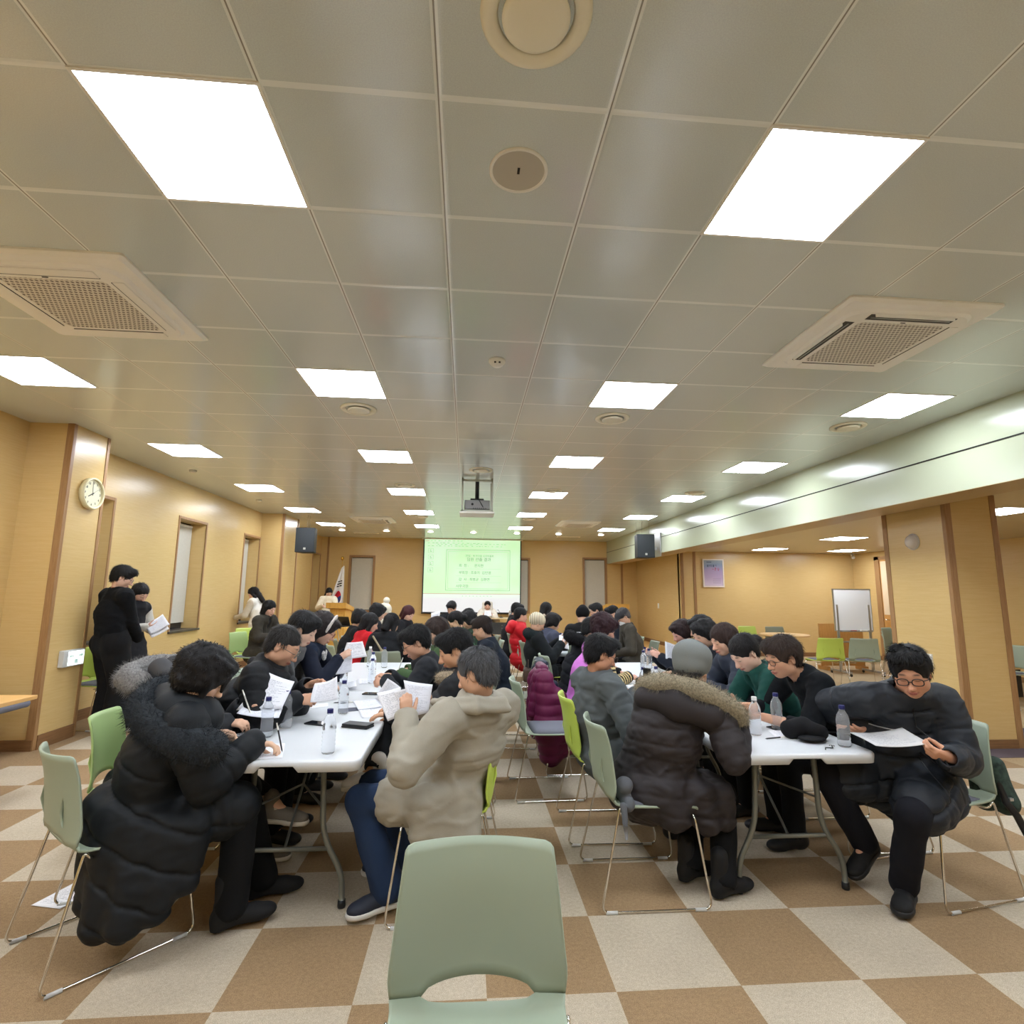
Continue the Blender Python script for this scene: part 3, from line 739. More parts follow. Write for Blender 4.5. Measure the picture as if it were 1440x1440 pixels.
class SDF:
    def __init__(s, lo, hi, vox):
        lo = np.asarray(lo, float)-3*vox; hi = np.asarray(hi, float)+3*vox
        s.v = vox; s.lo = lo; n = np.ceil((hi-lo)/vox).astype(int)+1
        s.n = n; s.d = np.full(n, 1.0, np.float32)
        s.ax = [(lo[i]+vox*np.arange(n[i])).astype(np.float32) for i in range(3)]
    def reg(s, lo, hi):
        a = np.clip(np.floor((np.asarray(lo)-s.lo)/s.v).astype(int)-1, 0, s.n); b = np.clip(np.ceil((np.asarray(hi)-s.lo)/s.v).astype(int)+2, 0, s.n)
        sl = tuple(slice(a[i], b[i]) for i in range(3))
        return sl, s.ax[0][sl[0]][:, None, None], s.ax[1][sl[1]][None, :, None], s.ax[2][sl[2]][None, None, :]
    def comb(s, sl, dn, k, op):
        d = s.d[sl]
        if d.size == 0: return
        if op == 'u':
            if k > 0: h = np.maximum(k-np.abs(d-dn), 0)/k; s.d[sl] = np.minimum(d, dn)-h*h*(k*.25)
            else: s.d[sl] = np.minimum(d, dn)
        else:
            dn = -dn
            if k > 0: h = np.maximum(k-np.abs(d-dn), 0)/k; s.d[sl] = np.maximum(d, dn)+h*h*(k*.25)
            else: s.d[sl] = np.maximum(d, dn)
    def cone(s, a, b, ra, rb, k=.02, flat=None, op='u', rip=None):
        a = np.asarray(a, float); b = np.asarray(b, float); R = max(ra, rb)+k+.02
        e = R if flat is None or flat[1] <= 1 else R*flat[1]
        sl, X, Y, Z = s.reg(np.minimum(a, b)-e, np.maximum(a, b)+e)
        px, py, pz = X-a[0], Y-a[1], Z-a[2]; ba = b-a; L2 = max(1e-9, ba@ba)
        t = np.clip((px*ba[0]+py*ba[1]+pz*ba[2])/L2, 0, 1)
        qx, qy, qz = px-t*ba[0], py-t*ba[1], pz-t*ba[2]; q2 = qx*qx+qy*qy+qz*qz; f = 1
        if flat is not None:
            n = nrm(flat[0]); sc = flat[1]; qn = qx*n[0]+qy*n[1]+qz*n[2]; q2 = q2+qn*qn*(1/(sc*sc)-1); f = max(.55, min(1, sc))
        r = ra+(rb-ra)*t
        if rip is not None: r = r+rip(t)
        s.comb(sl, (np.sqrt(q2)-r)*f, k, op); return s
    def ell(s, c, r, R=None, k=.02, op='u'):
        c = np.asarray(c, float); r = np.asarray(r, float); e = r.max()+k+.02
        sl, X, Y, Z = s.reg(c-e, c+e); p = (X-c[0], Y-c[1], Z-c[2])
        if R is not None: p = [p[0]*R[0, i]+p[1]*R[1, i]+p[2]*R[2, i] for i in range(3)]
        k0 = np.sqrt((p[0]/r[0])**2+(p[1]/r[1])**2+(p[2]/r[2])**2); k1 = np.sqrt((p[0]/r[0]**2)**2+(p[1]/r[1]**2)**2+(p[2]/r[2]**2)**2)+1e-6
        s.comb(sl, k0*(k0-1)/k1, k, op); return s
    def box(s, c, h, R=None, rnd=.005, k=.01, op='u'):
        c = np.asarray(c, float); h = np.asarray(h, float); e = np.linalg.norm(h)+k+.02
        sl, X, Y, Z = s.reg(c-e, c+e); p = (X-c[0], Y-c[1], Z-c[2])
        if R is not None: p = [p[0]*R[0, i]+p[1]*R[1, i]+p[2]*R[2, i] for i in range(3)]
        q = [np.abs(p[i])-h[i]+rnd for i in range(3)]
        o = np.sqrt(np.maximum(q[0], 0)**2+np.maximum(q[1], 0)**2+np.maximum(q[2], 0)**2)+np.minimum(np.maximum(q[0], np.maximum(q[1], q[2])), 0)-rnd
        s.comb(sl, o, k, op); return s
    def half(s, p, n, k=0.0):
        """remove everything on the side n of the plane through p"""
        n = nrm(n); X, Y, Z = s.ax[0][:, None, None], s.ax[1][None, :, None], s.ax[2][None, None, :]
        dn = -((X-p[0])*n[0]+(Y-p[1])*n[1]+(Z-p[2])*n[2])
        s.comb((slice(None),)*3, dn, k, 's'); return s
    def disp(s, fn, band=.035):
        i = np.where(np.abs(s.d) < band)
        x, y, z = s.ax[0][i[0]], s.ax[1][i[1]], s.ax[2][i[2]]
        s.d[i] += fn(x, y, z).astype(np.float32); return s
    def mesh(s):
        d = s.d; ins = d < 0
        c = np.zeros(s.n-1, np.uint8)
        for i in (0, 1):
            for j in (0, 1):
                for k in (0, 1): c += ins[i:s.n[0]-1+i, j:s.n[1]-1+j, k:s.n[2]-1+k]
        ci = np.argwhere((c > 0) & (c < 8)); N = len(ci)
        if N == 0: return np.zeros((0, 3)), np.zeros((0, 4), int)
        idx = np.full(s.n-1, -1, np.int32); idx[ci[:, 0], ci[:, 1], ci[:, 2]] = np.arange(N)
        co = [(i, j, k) for i in (0, 1) for j in (0, 1) for k in (0, 1)]
        val = {o: d[ci[:, 0]+o[0], ci[:, 1]+o[1], ci[:, 2]+o[2]] for o in co}
        acc = np.zeros((N, 3)); cnt = np.zeros(N)
        for o in co:
            for ax in range(3):
                if o[ax]: continue
                q = list(o); q[ax] = 1; q = tuple(q); a, b = val[o], val[q]; m = (a < 0) != (b < 0)
                t = np.where(m, a/np.where(m, a-b, 1), 0)
                p = np.tile(np.array(o, float), (N, 1)); p[:, ax] += t
                acc[m] += p[m]; cnt[m] += 1
        V_ = (ci+acc/cnt[:, None])*s.v+s.lo
        Q = []
        for ax in range(3):
            sl0 = [slice(1, None)]*3; sl1 = [slice(1, None)]*3; sl0[ax] = slice(0, -1); sl1[ax] = slice(1, None)
            for t in range(3):
                if t != ax: sl0[t] = slice(1, s.n[t]-1); sl1[t] = slice(1, s.n[t]-1)
            a, b = ins[tuple(sl0)], ins[tuple(sl1)]; e = np.argwhere(a != b)
            if len(e) == 0: continue
            f = a[e[:, 0], e[:, 1], e[:, 2]]
            base = e.copy()
            for t in range(3):
                if t != ax: base[:, t] += 1
            u, w = [(1, 2), (2, 0), (0, 1)][ax]
            def cell(du, dw):
                g = base.copy(); g[:, u] -= du; g[:, w] -= dw; return idx[g[:, 0], g[:, 1], g[:, 2]]
            q = np.stack([cell(1, 1), cell(0, 1), cell(0, 0), cell(1, 0)], 1)
            q[~f] = q[~f][:, ::-1]; Q.append(q)
        Q = np.concatenate(Q); Q = Q[(Q >= 0).all(1)]
        return V_, Q

def np_mesh(name, v, q, mats, parent, origin, col=None):
    me = bpy.data.meshes.new(name); v = (np.asarray(v)-np.asarray(origin)).astype(np.float32); n = q.shape[1]
    me.vertices.add(len(v)); me.vertices.foreach_set('co', v.ravel())
    me.loops.add(q.size); me.loops.foreach_set('vertex_index', q.astype(np.int32).ravel())
    me.polygons.add(len(q)); me.polygons.foreach_set('loop_start', np.arange(0, q.size, n, dtype=np.int32)); me.polygons.foreach_set('loop_total', np.full(len(q), n, np.int32))
    me.polygons.foreach_set('use_smooth', np.ones(len(q), bool))
    me.update(calc_edges=True)
    if col is not None:
        c = me.color_attributes.new('col', 'FLOAT_COLOR', 'POINT'); cc = np.ones((len(v), 4), np.float32); cc[:, :3] = col; c.data.foreach_set('color', cc.ravel())
    for m in (mats if isinstance(mats, (list, tuple)) else [mats]): me.materials.append(m)
    o = bpy.data.objects.new(name, me); link(o, parent); return o

# ---------------------------------------------------------------- cloth, skin and hair materials
def attr_mat(name, rough, sss=0, bump=0, bscale=300, spec=.5):
    if name in MATS: return MATS[name]
    t = NT(name); a = t.n('ShaderNodeAttribute'); a.attribute_name = 'col'; t.l(a.outputs['Color'], t.b.inputs['Base Color'])
    t.set(None, rough, 0, spec)
    if sss: t.b.inputs['Subsurface Weight'].default_value = sss; t.b.inputs['Subsurface Radius'].default_value = (.008, .003, .0015); t.b.inputs['Subsurface Scale'].default_value = 1.0
    if bump: t.bump(t.noise(bscale, 3), bump, .002)
    MATS[name] = t.m; return t.m
M_SKIN = attr_mat('skin', .5, 0, .12, 500, .4)
def cloth(c, rough=.9, weave=500, bump=.35, var=.12, sheen=.0):
    nm = 'cloth_%d_%d_%d_%d' % (int(c[0]*999), int(c[1]*999), int(c[2]*999), int(rough*100))
    if nm in MATS: return MATS[nm]
    t = NT(nm); f = t.noise(weave, 3, rough=.7); f2 = t.noise(6, 2)
    g = t.math('ADD', t.math('MULTIPLY', f, .6), t.math('MULTIPLY', f2, .4))
    t.set(t.ramp(g, [(.3, tuple(x*(1-var) for x in c)), (.7, tuple(min(1, x*(1+var)) for x in c))]), rough, 0, .3)
    if sheen: t.b.inputs['Sheen Weight'].default_value = sheen
    t.bump(f, bump, .002); MATS[nm] = t.m; return t.m
def hair_mat(c):
    nm = 'hair_%d_%d_%d' % tuple(int(x*255) for x in c)
    if nm in MATS: return MATS[nm]
    t = NT(nm); f = t.noise(60, 5, sc=(1, 1, .12), rough=.7); l = srgb(*c)
    t.set(t.ramp(f, [(.3, tuple(x*.5 for x in l)), (.75, tuple(min(1, x*1.35+.002) for x in l))]), .62, 0, .3)
    t.bump(f, .5, .006); MATS[nm] = t.m; return t.m
def fur_mat(c):
    nm = 'fur_%d_%d_%d' % tuple(int(x*255) for x in c)
    if nm in MATS: return MATS[nm]
    t = NT(nm); f = t.noise(90, 4, rough=.7); l = srgb(*c)
    t.set(t.ramp(f, [(.3, tuple(x*.55 for x in l)), (.7, tuple(min(1, x*1.5) for x in l))]), .9, 0, .2); t.bump(f, .8, .006); MATS[nm] = t.m; return t.m
# ================================================================ people
def ik(a, c, l1, l2, pole):
    a, c = np.asarray(a, float), np.asarray(c, float); d = c-a; L = np.linalg.norm(d)
    if L > (l1+l2)*.995: f = L/((l1+l2)*.995); l1 *= f; l2 *= f
    x = (l1*l1-l2*l2+L*L)/(2*L); h = math.sqrt(max(0, l1*l1-x*x)); u = d/L
    p = np.asarray(pole, float); p = nrm(p-u*(p@u)); return a+u*x+p*h

HL = dict(finger=((.030, .066), (.010, .074), (-.010, .069), (-.028, .054)))
def hand_bones(w, f, n, right, curl=30, sc=1.0, spread=4, thumb=None):
    """bones of palm, four fingers and thumb; f finger direction, n palm normal"""
    f = nrm(f); n = nrm(np.asarray(n)-f*(np.asarray(n)@f)); th = np.cross(f, n) if right else np.cross(n, f)
    out = []
    for i, (o, L) in enumerate(HL['finger']):
        base = w+f*.088*sc*(1-.06*abs(i-1))+th*o*sc*.78
        out.append((w+f*.012+th*o*sc*.38, base, .0155*sc, .0118*sc, .012))
        cu = curl[i] if isinstance(curl, (list, tuple)) else curl
        d0 = nrm(f+th*math.tan(math.radians(spread*(1.5-i)))); p = base; ang = cu*.6
        for j, (fr, r0, r1) in enumerate(((.46, .0098, .0088), (.30, .0088, .0080), (.24, .0080, .0068))):
            a = math.radians(ang); d = d0*math.cos(a)+n*math.sin(a); q = p+d*L*fr*sc*1.12; out.append((p, q, r0*sc, r1*sc, .004)); p = q; ang += cu*(1.0 if j == 0 else .7)
    t = thumb or (.62, .55, .55)
    b = w+f*.022*sc+th*.018*sc; d = nrm(f*t[0]+th*t[1]+n*t[2]); c = b+d*.045*sc
    out.append((b, c, .0165*sc, .0128*sc, .010)); d2 = nrm(d+f*.45+n*.12-th*.12); e = c+d2*.034*sc; out.append((c, e, .0118*sc, .0102*sc, .004)); d3 = nrm(d2+f*.35); out.append((e, e+d3*.026*sc, .0100*sc, .0082*sc, .004))
    return out

def skin_cols(p, base, age, brow, lips, eye='open', mask=False):
    """skin colour with brows, lips and eyes, p in head space"""
    x, y, z = p[:, 0], p[:, 1], p[:, 2]; ax = np.abs(x)
    base = np.array(srgb(*base)); c = np.tile(base, (len(p), 1)); front = (y > .045)
    def put(m, col): 
        m = np.clip(m, 0, 1)[:, None]; c[:] = c*(1-m)+np.array(col)*m
    g = lambda cx, cy, sx, sy: np.exp(-(((x-cx)/sx)**2+((z-cy)/sy)**2))
    for s in (-1, 1):
        put(front*.35*g(s*.036, -.028, .024, .020), base*np.array([1.02, .78, .74]))
        bz = .030+.004*np.cos((ax-.03)*60)
        put(front*np.clip(1.35-np.abs(z-bz)/.0048, 0, 1)*np.clip(1.6-np.abs(ax-.031)/.0135, 0, 1)*(np.sign(x) == s)*.9, srgb(*brow))
        ez = .006-.06*(ax-.03)**2*10
        if eye == 'open':
            put(front*np.clip(1.5-((x-s*.031)/.0125)**2-((z-.004)/.0050)**2, 0, 1)*.85, srgb(205, 195, 188)); put(front*np.clip(2.2-((x-s*.031)/.0058)**2-((z-.004)/.0055)**2, 0, 1), srgb(28, 20, 16))
            put(front*np.clip(1.4-np.abs(z-.0095+40*(ax-.031)**2*.35)/.0022, 0, 1)*np.clip(1.5-np.abs(ax-.031)/.012, 0, 1), srgb(40, 28, 24))
        else:
            put(front*np.clip(1.3-np.abs(z-.001-4*(ax-.031)**2)/.0026, 0, 1)*np.clip(1.5-np.abs(ax-.031)/.012, 0, 1)*.85, srgb(52, 34, 28))
    put(front*.9*np.clip(1.7-((x)/.0235)**2-((z+.0655)/.0085)**2, 0, 1), srgb(*lips))
    put(front*np.clip(1.2-np.abs(z+.0655+.0008)/.0014, 0, 1)*(ax < .021)*.75, srgb(110, 58, 52))
    put(front*.8*np.clip(1.5-((ax-.0075)/.004)**2-((z+.043)/.003)**2, 0, 1), base*.35)
    put(.3*g(0, -.035, .014, .014)*(y > .1), base*np.array([1, .8, .76]))
    if age: put(front*age*.35*(np.clip(np.sin(z*520)*1.5-.5, 0, 1))*(z > .045), base*.72)
    return c

def build_head(F, C, R, s, k=.02, jaw=1.0, nose=1.0):
    L = lambda *p: C+R@(A(*p)*s)
    E = lambda c, r, k=.02, op='u', Q=None: F.ell(L(*c), A(*r)*s, R if Q is None else R@Q, k*s, op)
    E((0, -.014, .034), (.075, .094, .084)); E((0, .026, -.022), (.064*jaw, .066, .080), .035)
    E((0, .052, -.085), (.030*jaw, .030, .026), .035)
    for x in (-1, 1):
        E((x*.042, .046, -.026), (.026, .030, .028), .025); E((x*.050, .005, -.062), (.020*jaw, .035, .026), .03)
        E((x*.031, .101, .004), (.0185, .013, .0115), .012, 's'); E((x*.031, .073, .004), (.0165, .0185, .0135), .003)
        E((x*.0125, .099, -.037), (.0085, .0105, .008), .006)
        Q = np.array(Matrix.Rotation(x*-.35, 3, 'Z'))
        E((x*.077, -.012, -.008), (.007, .019, .031), .004, 'u', Q); E((x*.087, -.006, -.004), (.006, .010, .017), .004, 's', Q)
    F.cone(L(-.034, .078, .026), L(.034, .078, .026), .012*s, .012*s, .02*s)
    F.cone(L(0, .084, .014), L(0, .111*nose+.0, -.033), .0075*s, .0125*s, .012*s)
    E((0, .0935, -.060), (.0225, .0105, .0058), .006); E((0, .0915, -.0715), (.019, .0105, .0062), .006)
    F.cone(L(-.02, .101, -.0655), L(.02, .101, -.0655), .0022*s, .0022*s, .004*s, op='s')

def hair(kind, C, R, s, color, root, org, vol=0.0, seed=1, vox=.006, extra=(), name='hair', part=None, cut=None, fr=True, strands=0):
    """hair modelled in head space; extra: (a, b, ra, rb) locks in head space"""
    F = SDF((-.17, -.22, -.36), (.17, .16, .2), vox); v = vol
    e = lambda c, r, k=.02, op='u': F.ell(A(*c), A(*r), None, k, op)
    if kind in ('short', 'shortback', 'thin'):
        e((0, -.017, .038), (.0825+v, .1025+v, .092+v)); e((0, -.055, -.025), (.066, .048+v*.5, .058), .03)
        if kind == 'short' and fr: e((.012, .062, .090), (.062, .036+v*.6, .030+v), .03)
        e((0, .120, -.034), (.078, .074, .100 if fr else .110), .010, 's')
        for x in (-1, 1): e((x*.088, .0, -.022), (.030, .030, .050), .012, 's')
        F.half((0, -.09, -.080), (0, .50, -1), .01)
    elif kind == 'perm':
        e((0, -.022, .044), (.098+v, .112+v, .096+v)); e((0, -.052, -.03), (.086+v, .066, .066), .03)
        for x in (-1, 1): e((x*.078, .0, .0), (.026+v*.6, .046, .060), .02)
        e((0, .070, .092), (.066, .040, .030), .03); e((0, .125, -.038), (.068, .072, .092), .012, 's'); F.half((0, -.09, -.098), (0, .32, -1), .012)
        F.disp(lambda x, y, z: .0085*hnoise(x*62, y*62, z*62, seed, 9)+.004*hnoise(x*150, y*150, z*150, seed+1))
    elif kind in ('bob', 'long', 'bun'):
        e((0, -.019, .040), (.086+v, .106+v, .094+v)); lo = {'bob': -.10, 'long': -.10, 'bun': -.06}[kind]
        if kind != 'bun':
            for x in (-1, 1):
                F.cone((x*.066, -.012, .03), (x*(.078 if kind == 'bob' else .074), -.01, lo), .030+v, .024+v, .03)
                if kind == 'long': F.cone((x*.074, -.02, lo), (x*.085, .03, -.24), .030+v, .020, .03)
            F.cone((0, -.075, .02), (0, -.075, lo-.02), .062, .05+v, .03)
            if kind == 'long': F.cone((0, -.075, lo), (0, -.085, -.24), .06, .05, .03)
        else: e((0, -.055, -.03), (.066, .046, .05), .03); e((0, -.135, .01), (.042, .038, .042), .015)
        e((0, .120, -.032), (.068, .070, .097), .012, 's')
        if kind == 'bun':
            for x in (-1, 1): e((x*.088, .0, -.022), (.030, .030, .050), .012, 's')
            F.half((0, -.09, -.080), (0, .5, -1), .01)
        elif kind == 'bob': F.half((0, 0, -.125), (0, 0, -1), .012)
    for a, b, ra, rb in extra: F.cone(A(*a), A(*b), ra, rb, .015)
    if part: F.cone(A(part, .06, .135), A(part*.8, -.06, .142), .007, .004, .01, op='s')
    if kind != 'perm': F.disp(lambda x, y, z: .0045*np.abs(hnoise(x*80, y*38, z*28, seed, 7))-.002+.002*hnoise(x*230, y*120, z*60, seed+1))
    if cut is not None: F.half(cut[0], cut[1], .006)
    vv, q = F.mesh(); vv = (vv*s)@R.T+C
    o = np_mesh(name, vv, q, hair_mat(color), root, org)
    if strands:                                                     # fine locks lying along the flow from the crown
        rs = np.random.RandomState(seed); N = len(vv); me = o.data; no = np.zeros(N*3, np.float32); me.vertices.foreach_get('normal', no); no = no.reshape(-1, 3)
        i = rs.randint(0, N, strands); p = vv[i]; n = no[i]; cr = C+R@A(.015, -.045, .125)*s; t = p-cr+A(0, 0, -.06); t = t-n*(t*n).sum(1)[:, None]; t /= np.linalg.norm(t, axis=1)[:, None]+1e-6
        d = t+n*rs.uniform(.05, .45, strands)[:, None]+rs.normal(size=(strands, 3))*(.16 if kind != 'perm' else .5); d /= np.linalg.norm(d, axis=1)[:, None]
        tip = ((p+d*.03-C)@R)/s; kp = ~((tip[:, 1] > .035) & (tip[:, 2] < (.062 if fr else .085))); i, p, n, d, t = i[kp], p[kp], n[kp], d[kp], t[kp]; strands = len(p)
        b = np.cross(d, n); b /= np.linalg.norm(b, axis=1)[:, None]+1e-9; l = rs.uniform(.018, .045, strands)[:, None]*(1 if kind != 'perm' else .7); w = .0016
        m = p+d*l*.55; e = p+d*l-n*l*(.12 if kind != 'perm' else .4)
        v5 = np.stack([p-n*.003-b*w, p-n*.003+b*w, m+b*w*.8, m-b*w*.8, e], 1)-np.asarray(org); k5 = np.arange(strands)[:, None]*5
        np_mesh('hair_locks', v5.reshape(-1, 3), np.concatenate([k5+A(0, 1, 2).astype(int), k5+A(0, 2, 3).astype(int), k5+A(3, 2, 4).astype(int)]), hair_mat(color), o, (0, 0, 0))
    return o

def tufts(o, n, L, w, mat, name, parent, seed=0, lean=(0, 0, -.35)):
    """fur: thin tapering hairs over a mesh (one part)"""
    me = o.data; N = len(me.vertices); rs = np.random.RandomState(seed)
    co = np.zeros(N*3, np.float32); me.vertices.foreach_get('co', co); no = np.zeros(N*3, np.float32); me.vertices.foreach_get('normal', no)
    co = co.reshape(-1, 3); no = no.reshape(-1, 3); i = rs.randint(0, N, n)
    d = no[i]+rs.normal(size=(n, 3))*.45+np.array(lean); d /= np.linalg.norm(d, axis=1)[:, None]
    b = np.cross(d, rs.normal(size=(n, 3))); b /= np.linalg.norm(b, axis=1)[:, None]+1e-9
    l = L*rs.uniform(.6, 1.2, n)[:, None]; p = co[i]-no[i]*.003
    v = np.stack([p-b*w, p+b*w, p+d*l], 1).reshape(-1, 3); q = np.arange(3*n).reshape(-1, 3)
    return np_mesh(name, v, q, mat, parent, (0, 0, 0))

def glasses(C, R, s, root, org, mat, rim=.0019, w=.0245, h=.0185, y=.106, nm='glasses'):
    L = lambda *p: V((C+R@(A(*p)*s)-A(*org)).tolist())
    m = MB()
    for x in (-1, 1):
        pts = []
        for k in range(20):
            a = 2*PI*k/20; ca, sa = math.cos(a), math.sin(a); ca = math.copysign(abs(ca)**.75, ca); sa = math.copysign(abs(sa)**.75, sa)
            pts.append(L(x*.032+w*ca, y-.14*(abs(x*.032+w*ca))**1.6, .001+h*sa))
        m.tube(pts, rim*s, 6, closed=True)
        m.tube([L(x*(.032+w), y-.008, .007), L(x*.074, .085, .008), L(x*.081, .0, .006), L(x*.079, -.022, -.012)], rim*.9*s, 6)
    m.tube([L(-.032+w, y+.001, .004), L(0, y+.004, .006), L(.032-w, y+.001, .004)], rim*s, 6)
    return m.build(nm, mat, root)

class Person:
    """a clothed figure: pelvis and head give the torso, hands and feet are reached by inverse kinematics"""
    def __init__(s, label, pel, head, az, look=None, pitch=-20, roll=0, s_=1.0, hands=None, feet=None, group='people in the hall', vox=.010, hvox=None, wide=1.0,
                 skin=(214, 170, 140), age=0, lips=(176, 104, 94), brow=(34, 26, 22), eye='down', knees=None, elbows=None, twist=0, neck=None, stand=False, shw=1.0):
        s.s = s_; s.vox = vox; s.pel = A(*pel); s.hd = A(*head); s.az = az; s.stand = stand; s.wide = wide
        s.root = empty('person', (pel[0], pel[1], 0 if not stand or stand is True else stand), 0, label, 'person', group); s.org = A(*s.root.location)
        s.fw = azv(az); s.rt = azv(az+90); S_ = s_
        s.hf = azv(look if look is not None else az, pitch); s.R = frame(s.hf, (0, 0, 1), roll)
        td = nrm(s.hd-s.pel); s.td = td
        nd = nrm(td*.55+A(0, 0, 1)*.42+s.fw*.10) if neck is None else nrm(neck)
        s.N = s.hd-nd*.165*S_-s.R[:, 1]*.012
        s.ch = s.pel+(s.N-s.pel)*.58-s.fw*.035*S_; s.S = s.N-nrm(s.N-s.ch)*.035*S_
        s.srt = nrm(azv(az+90+twist)); s.tf = nrm(np.cross(nrm(s.N-s.pel), s.srt))*-1
        if s.tf@s.fw < 0: s.tf = -s.tf
        w = .175*S_*shw; s.sh = {'L': s.S-s.srt*w, 'R': s.S+s.srt*w}; s.hip = {'L': s.pel-s.rt*.095*S_, 'R': s.pel+s.rt*.095*S_}
        hands = hands or {}; feet = feet or {}; s.wr, s.el, s.kn, s.an, s.fd, s.hb = {}, {}, {}, {}, {}, []
        for k, sg in (('L', -1), ('R', 1)):
            h = hands.get(k) or (s.pel+s.fw*.33*S_+s.rt*sg*.10+A(0, 0, .17), s.fw-s.rt*sg*.4, A(0, 0, -1), 35)
            w = A(*h[0]); s.wr[k] = w
            po = (elbows or {}).get(k, -s.fw*.25+s.rt*sg*.55-A(0, 0, .9)); s.el[k] = ik(s.sh[k], w, .285*S_, .25*S_, po)
            fd = nrm(np.asarray(h[1], float)); s.hb.append((k, hand_bones(w, fd, np.asarray(h[2], float), k == 'R', h[3] if len(h) > 3 else 30, .96*S_, h[4] if len(h) > 4 else 4, h[5] if len(h) > 5 else None)))
            f = feet.get(k) or ((s.pel+s.fw*(.42 if not stand else .02)*S_+s.rt*sg*.12)*A(1, 1, 0)+A(0, 0, .085+s.org[2]), s.fw+s.rt*sg*.2)
            a = A(*f[0]); s.an[k] = a; s.fd[k] = nrm(np.asarray(f[1], float))
            s.kn[k] = ik(s.hip[k], a, .43*S_, .42*S_, (knees or {}).get(k, s.fw+A(0, 0, .8) if not stand else s.fw))
        s.sk = (skin, age, brow, lips, eye); s.hv = hvox or vox; s.body()
    def bounds(s, pad=.16):
        P = np.array([s.pel, s.hd, s.N]+list(s.sh.values())+list(s.wr.values())+list(s.el.values())+list(s.kn.values())+list(s.an.values())); return P.min(0)-pad, P.max(0)+pad
    def body(s):
        lo, hi = s.bounds(); F = SDF(lo, hi, s.hv); S_ = s.s
        F.cone(s.pel, s.ch, .115*S_, .120*S_, .04, (s.tf, .72)); F.cone(s.ch, s.S, .120*S_, .07*S_, .04, (s.tf, .72)); F.cone(s.sh['L'], s.sh['R'], .045*S_, .045*S_, .04)
        F.cone(s.S, s.hd-s.R[:, 2]*.05*S_-s.R[:, 1]*.02, .056*S_, .052*S_, .03)
        for k in 'LR':
            F.cone(s.sh[k], s.el[k], .044*S_, .036*S_, .03); F.cone(s.el[k], s.wr[k], .037*S_, .025*S_, .015, )
            F.cone(s.hip[k], s.kn[k], .075*S_, .050*S_, .04); F.cone(s.kn[k], s.an[k], .050*S_, .034*S_, .02)
            F.cone(s.an[k], s.an[k]+s.fd[k]*.12*S_-A(0, 0, .055), .026*S_, .018*S_, .015)
        for k, B in s.hb:
            for a, b, ra, rb, kk in B: F.cone(a, b, ra, rb, kk)
        build_head(F, s.hd, s.R, S_)
        v, q = F.mesh(); p = ((v-s.hd)@s.R)/S_
        skin, age, brow, lips, eye = s.sk; base = np.array(srgb(*skin)); c = np.tile(base, (len(v), 1)); m = np.linalg.norm(p, axis=1) < .17
        c[m] = skin_cols(p[m], skin, age, brow, lips, eye)
        s.bodyo = np_mesh('body', v, q, M_SKIN, s.root, s.org, c)
    # ------------------------------------------------------------ garments
    def top(s, col, th=.022, name='coat', hem=.35, quilt=0, rough=.9, fold=.006, collar='stand', open_=False, sleeve=1.0, extra=(), vox=None, mat=None, seed=3, belly=0, paint=None, k=.024, cuff=True, subs=(), armq=None, drop=0, noarms=False, qdir=None, ccol=None, fs=30, qa=1.0):
        lo, hi = s.bounds(.24); 
        for a, b, ra, rb in extra: lo = np.minimum(lo, np.minimum(a, b)-max(ra, rb)); hi = np.maximum(hi, np.maximum(a, b)+max(ra, rb))
        F = SDF(lo, hi, vox or s.vox); S_ = s.s; W_ = s.wide
        up = nrm(s.N-s.pel); aq = armq or quilt
        def rp(L):
            if not aq: return None
            n = max(1, round(L/aq)); return lambda t: .005*(np.abs(np.sin(PI*n*t))**.5-.6)-.006*np.exp(-(np.abs(np.sin(PI*n*t))*L/n/PI/.007)**2)
        lw = s.pel-s.td*.02
        F.cone(lw, s.ch, (.132*W_+th)*S_, (.140*W_+th)*S_, k, (s.tf, .74)); F.cone(s.ch, s.S-up*.02, (.140*W_+th)*S_, (.095+th)*S_, k, (s.tf, .74))
        F.cone(s.sh['L']+s.srt*.02, s.sh['R']-s.srt*.02, (.050+th)*S_, (.050+th)*S_, k+.02)
        F.cone(s.S, s.N+(s.hd-s.N)*.12, (.075+th*.6)*S_, (.064+th*.3)*S_, .04)
        if belly: F.ell(s.pel+s.td*.14+s.tf*(.05+belly), A(.135*W_+th, .10+th, .14), frame(s.tf, s.td), .06)
        if not noarms:
            for k_ in 'LR':
                w = s.el[k_]+(s.wr[k_]-s.el[k_])*sleeve; L1 = np.linalg.norm(s.el[k_]-s.sh[k_]); L2 = np.linalg.norm(w-s.el[k_])
                F.cone(s.sh[k_], s.el[k_], (.049+th)*S_, (.043+th*.9)*S_, k, rip=rp(L1)); F.cone(s.el[k_], w, (.043+th*.9)*S_, (.031+th*.7)*S_, k*.5, rip=rp(L2))
                if cuff: d = nrm(w-s.el[k_]); F.cone(w-d*.03, w+d*.004, (.034+th*.65)*S_, (.035+th*.6)*S_, .008)
                F.half  # (sleeve ends are rounded by the cone)
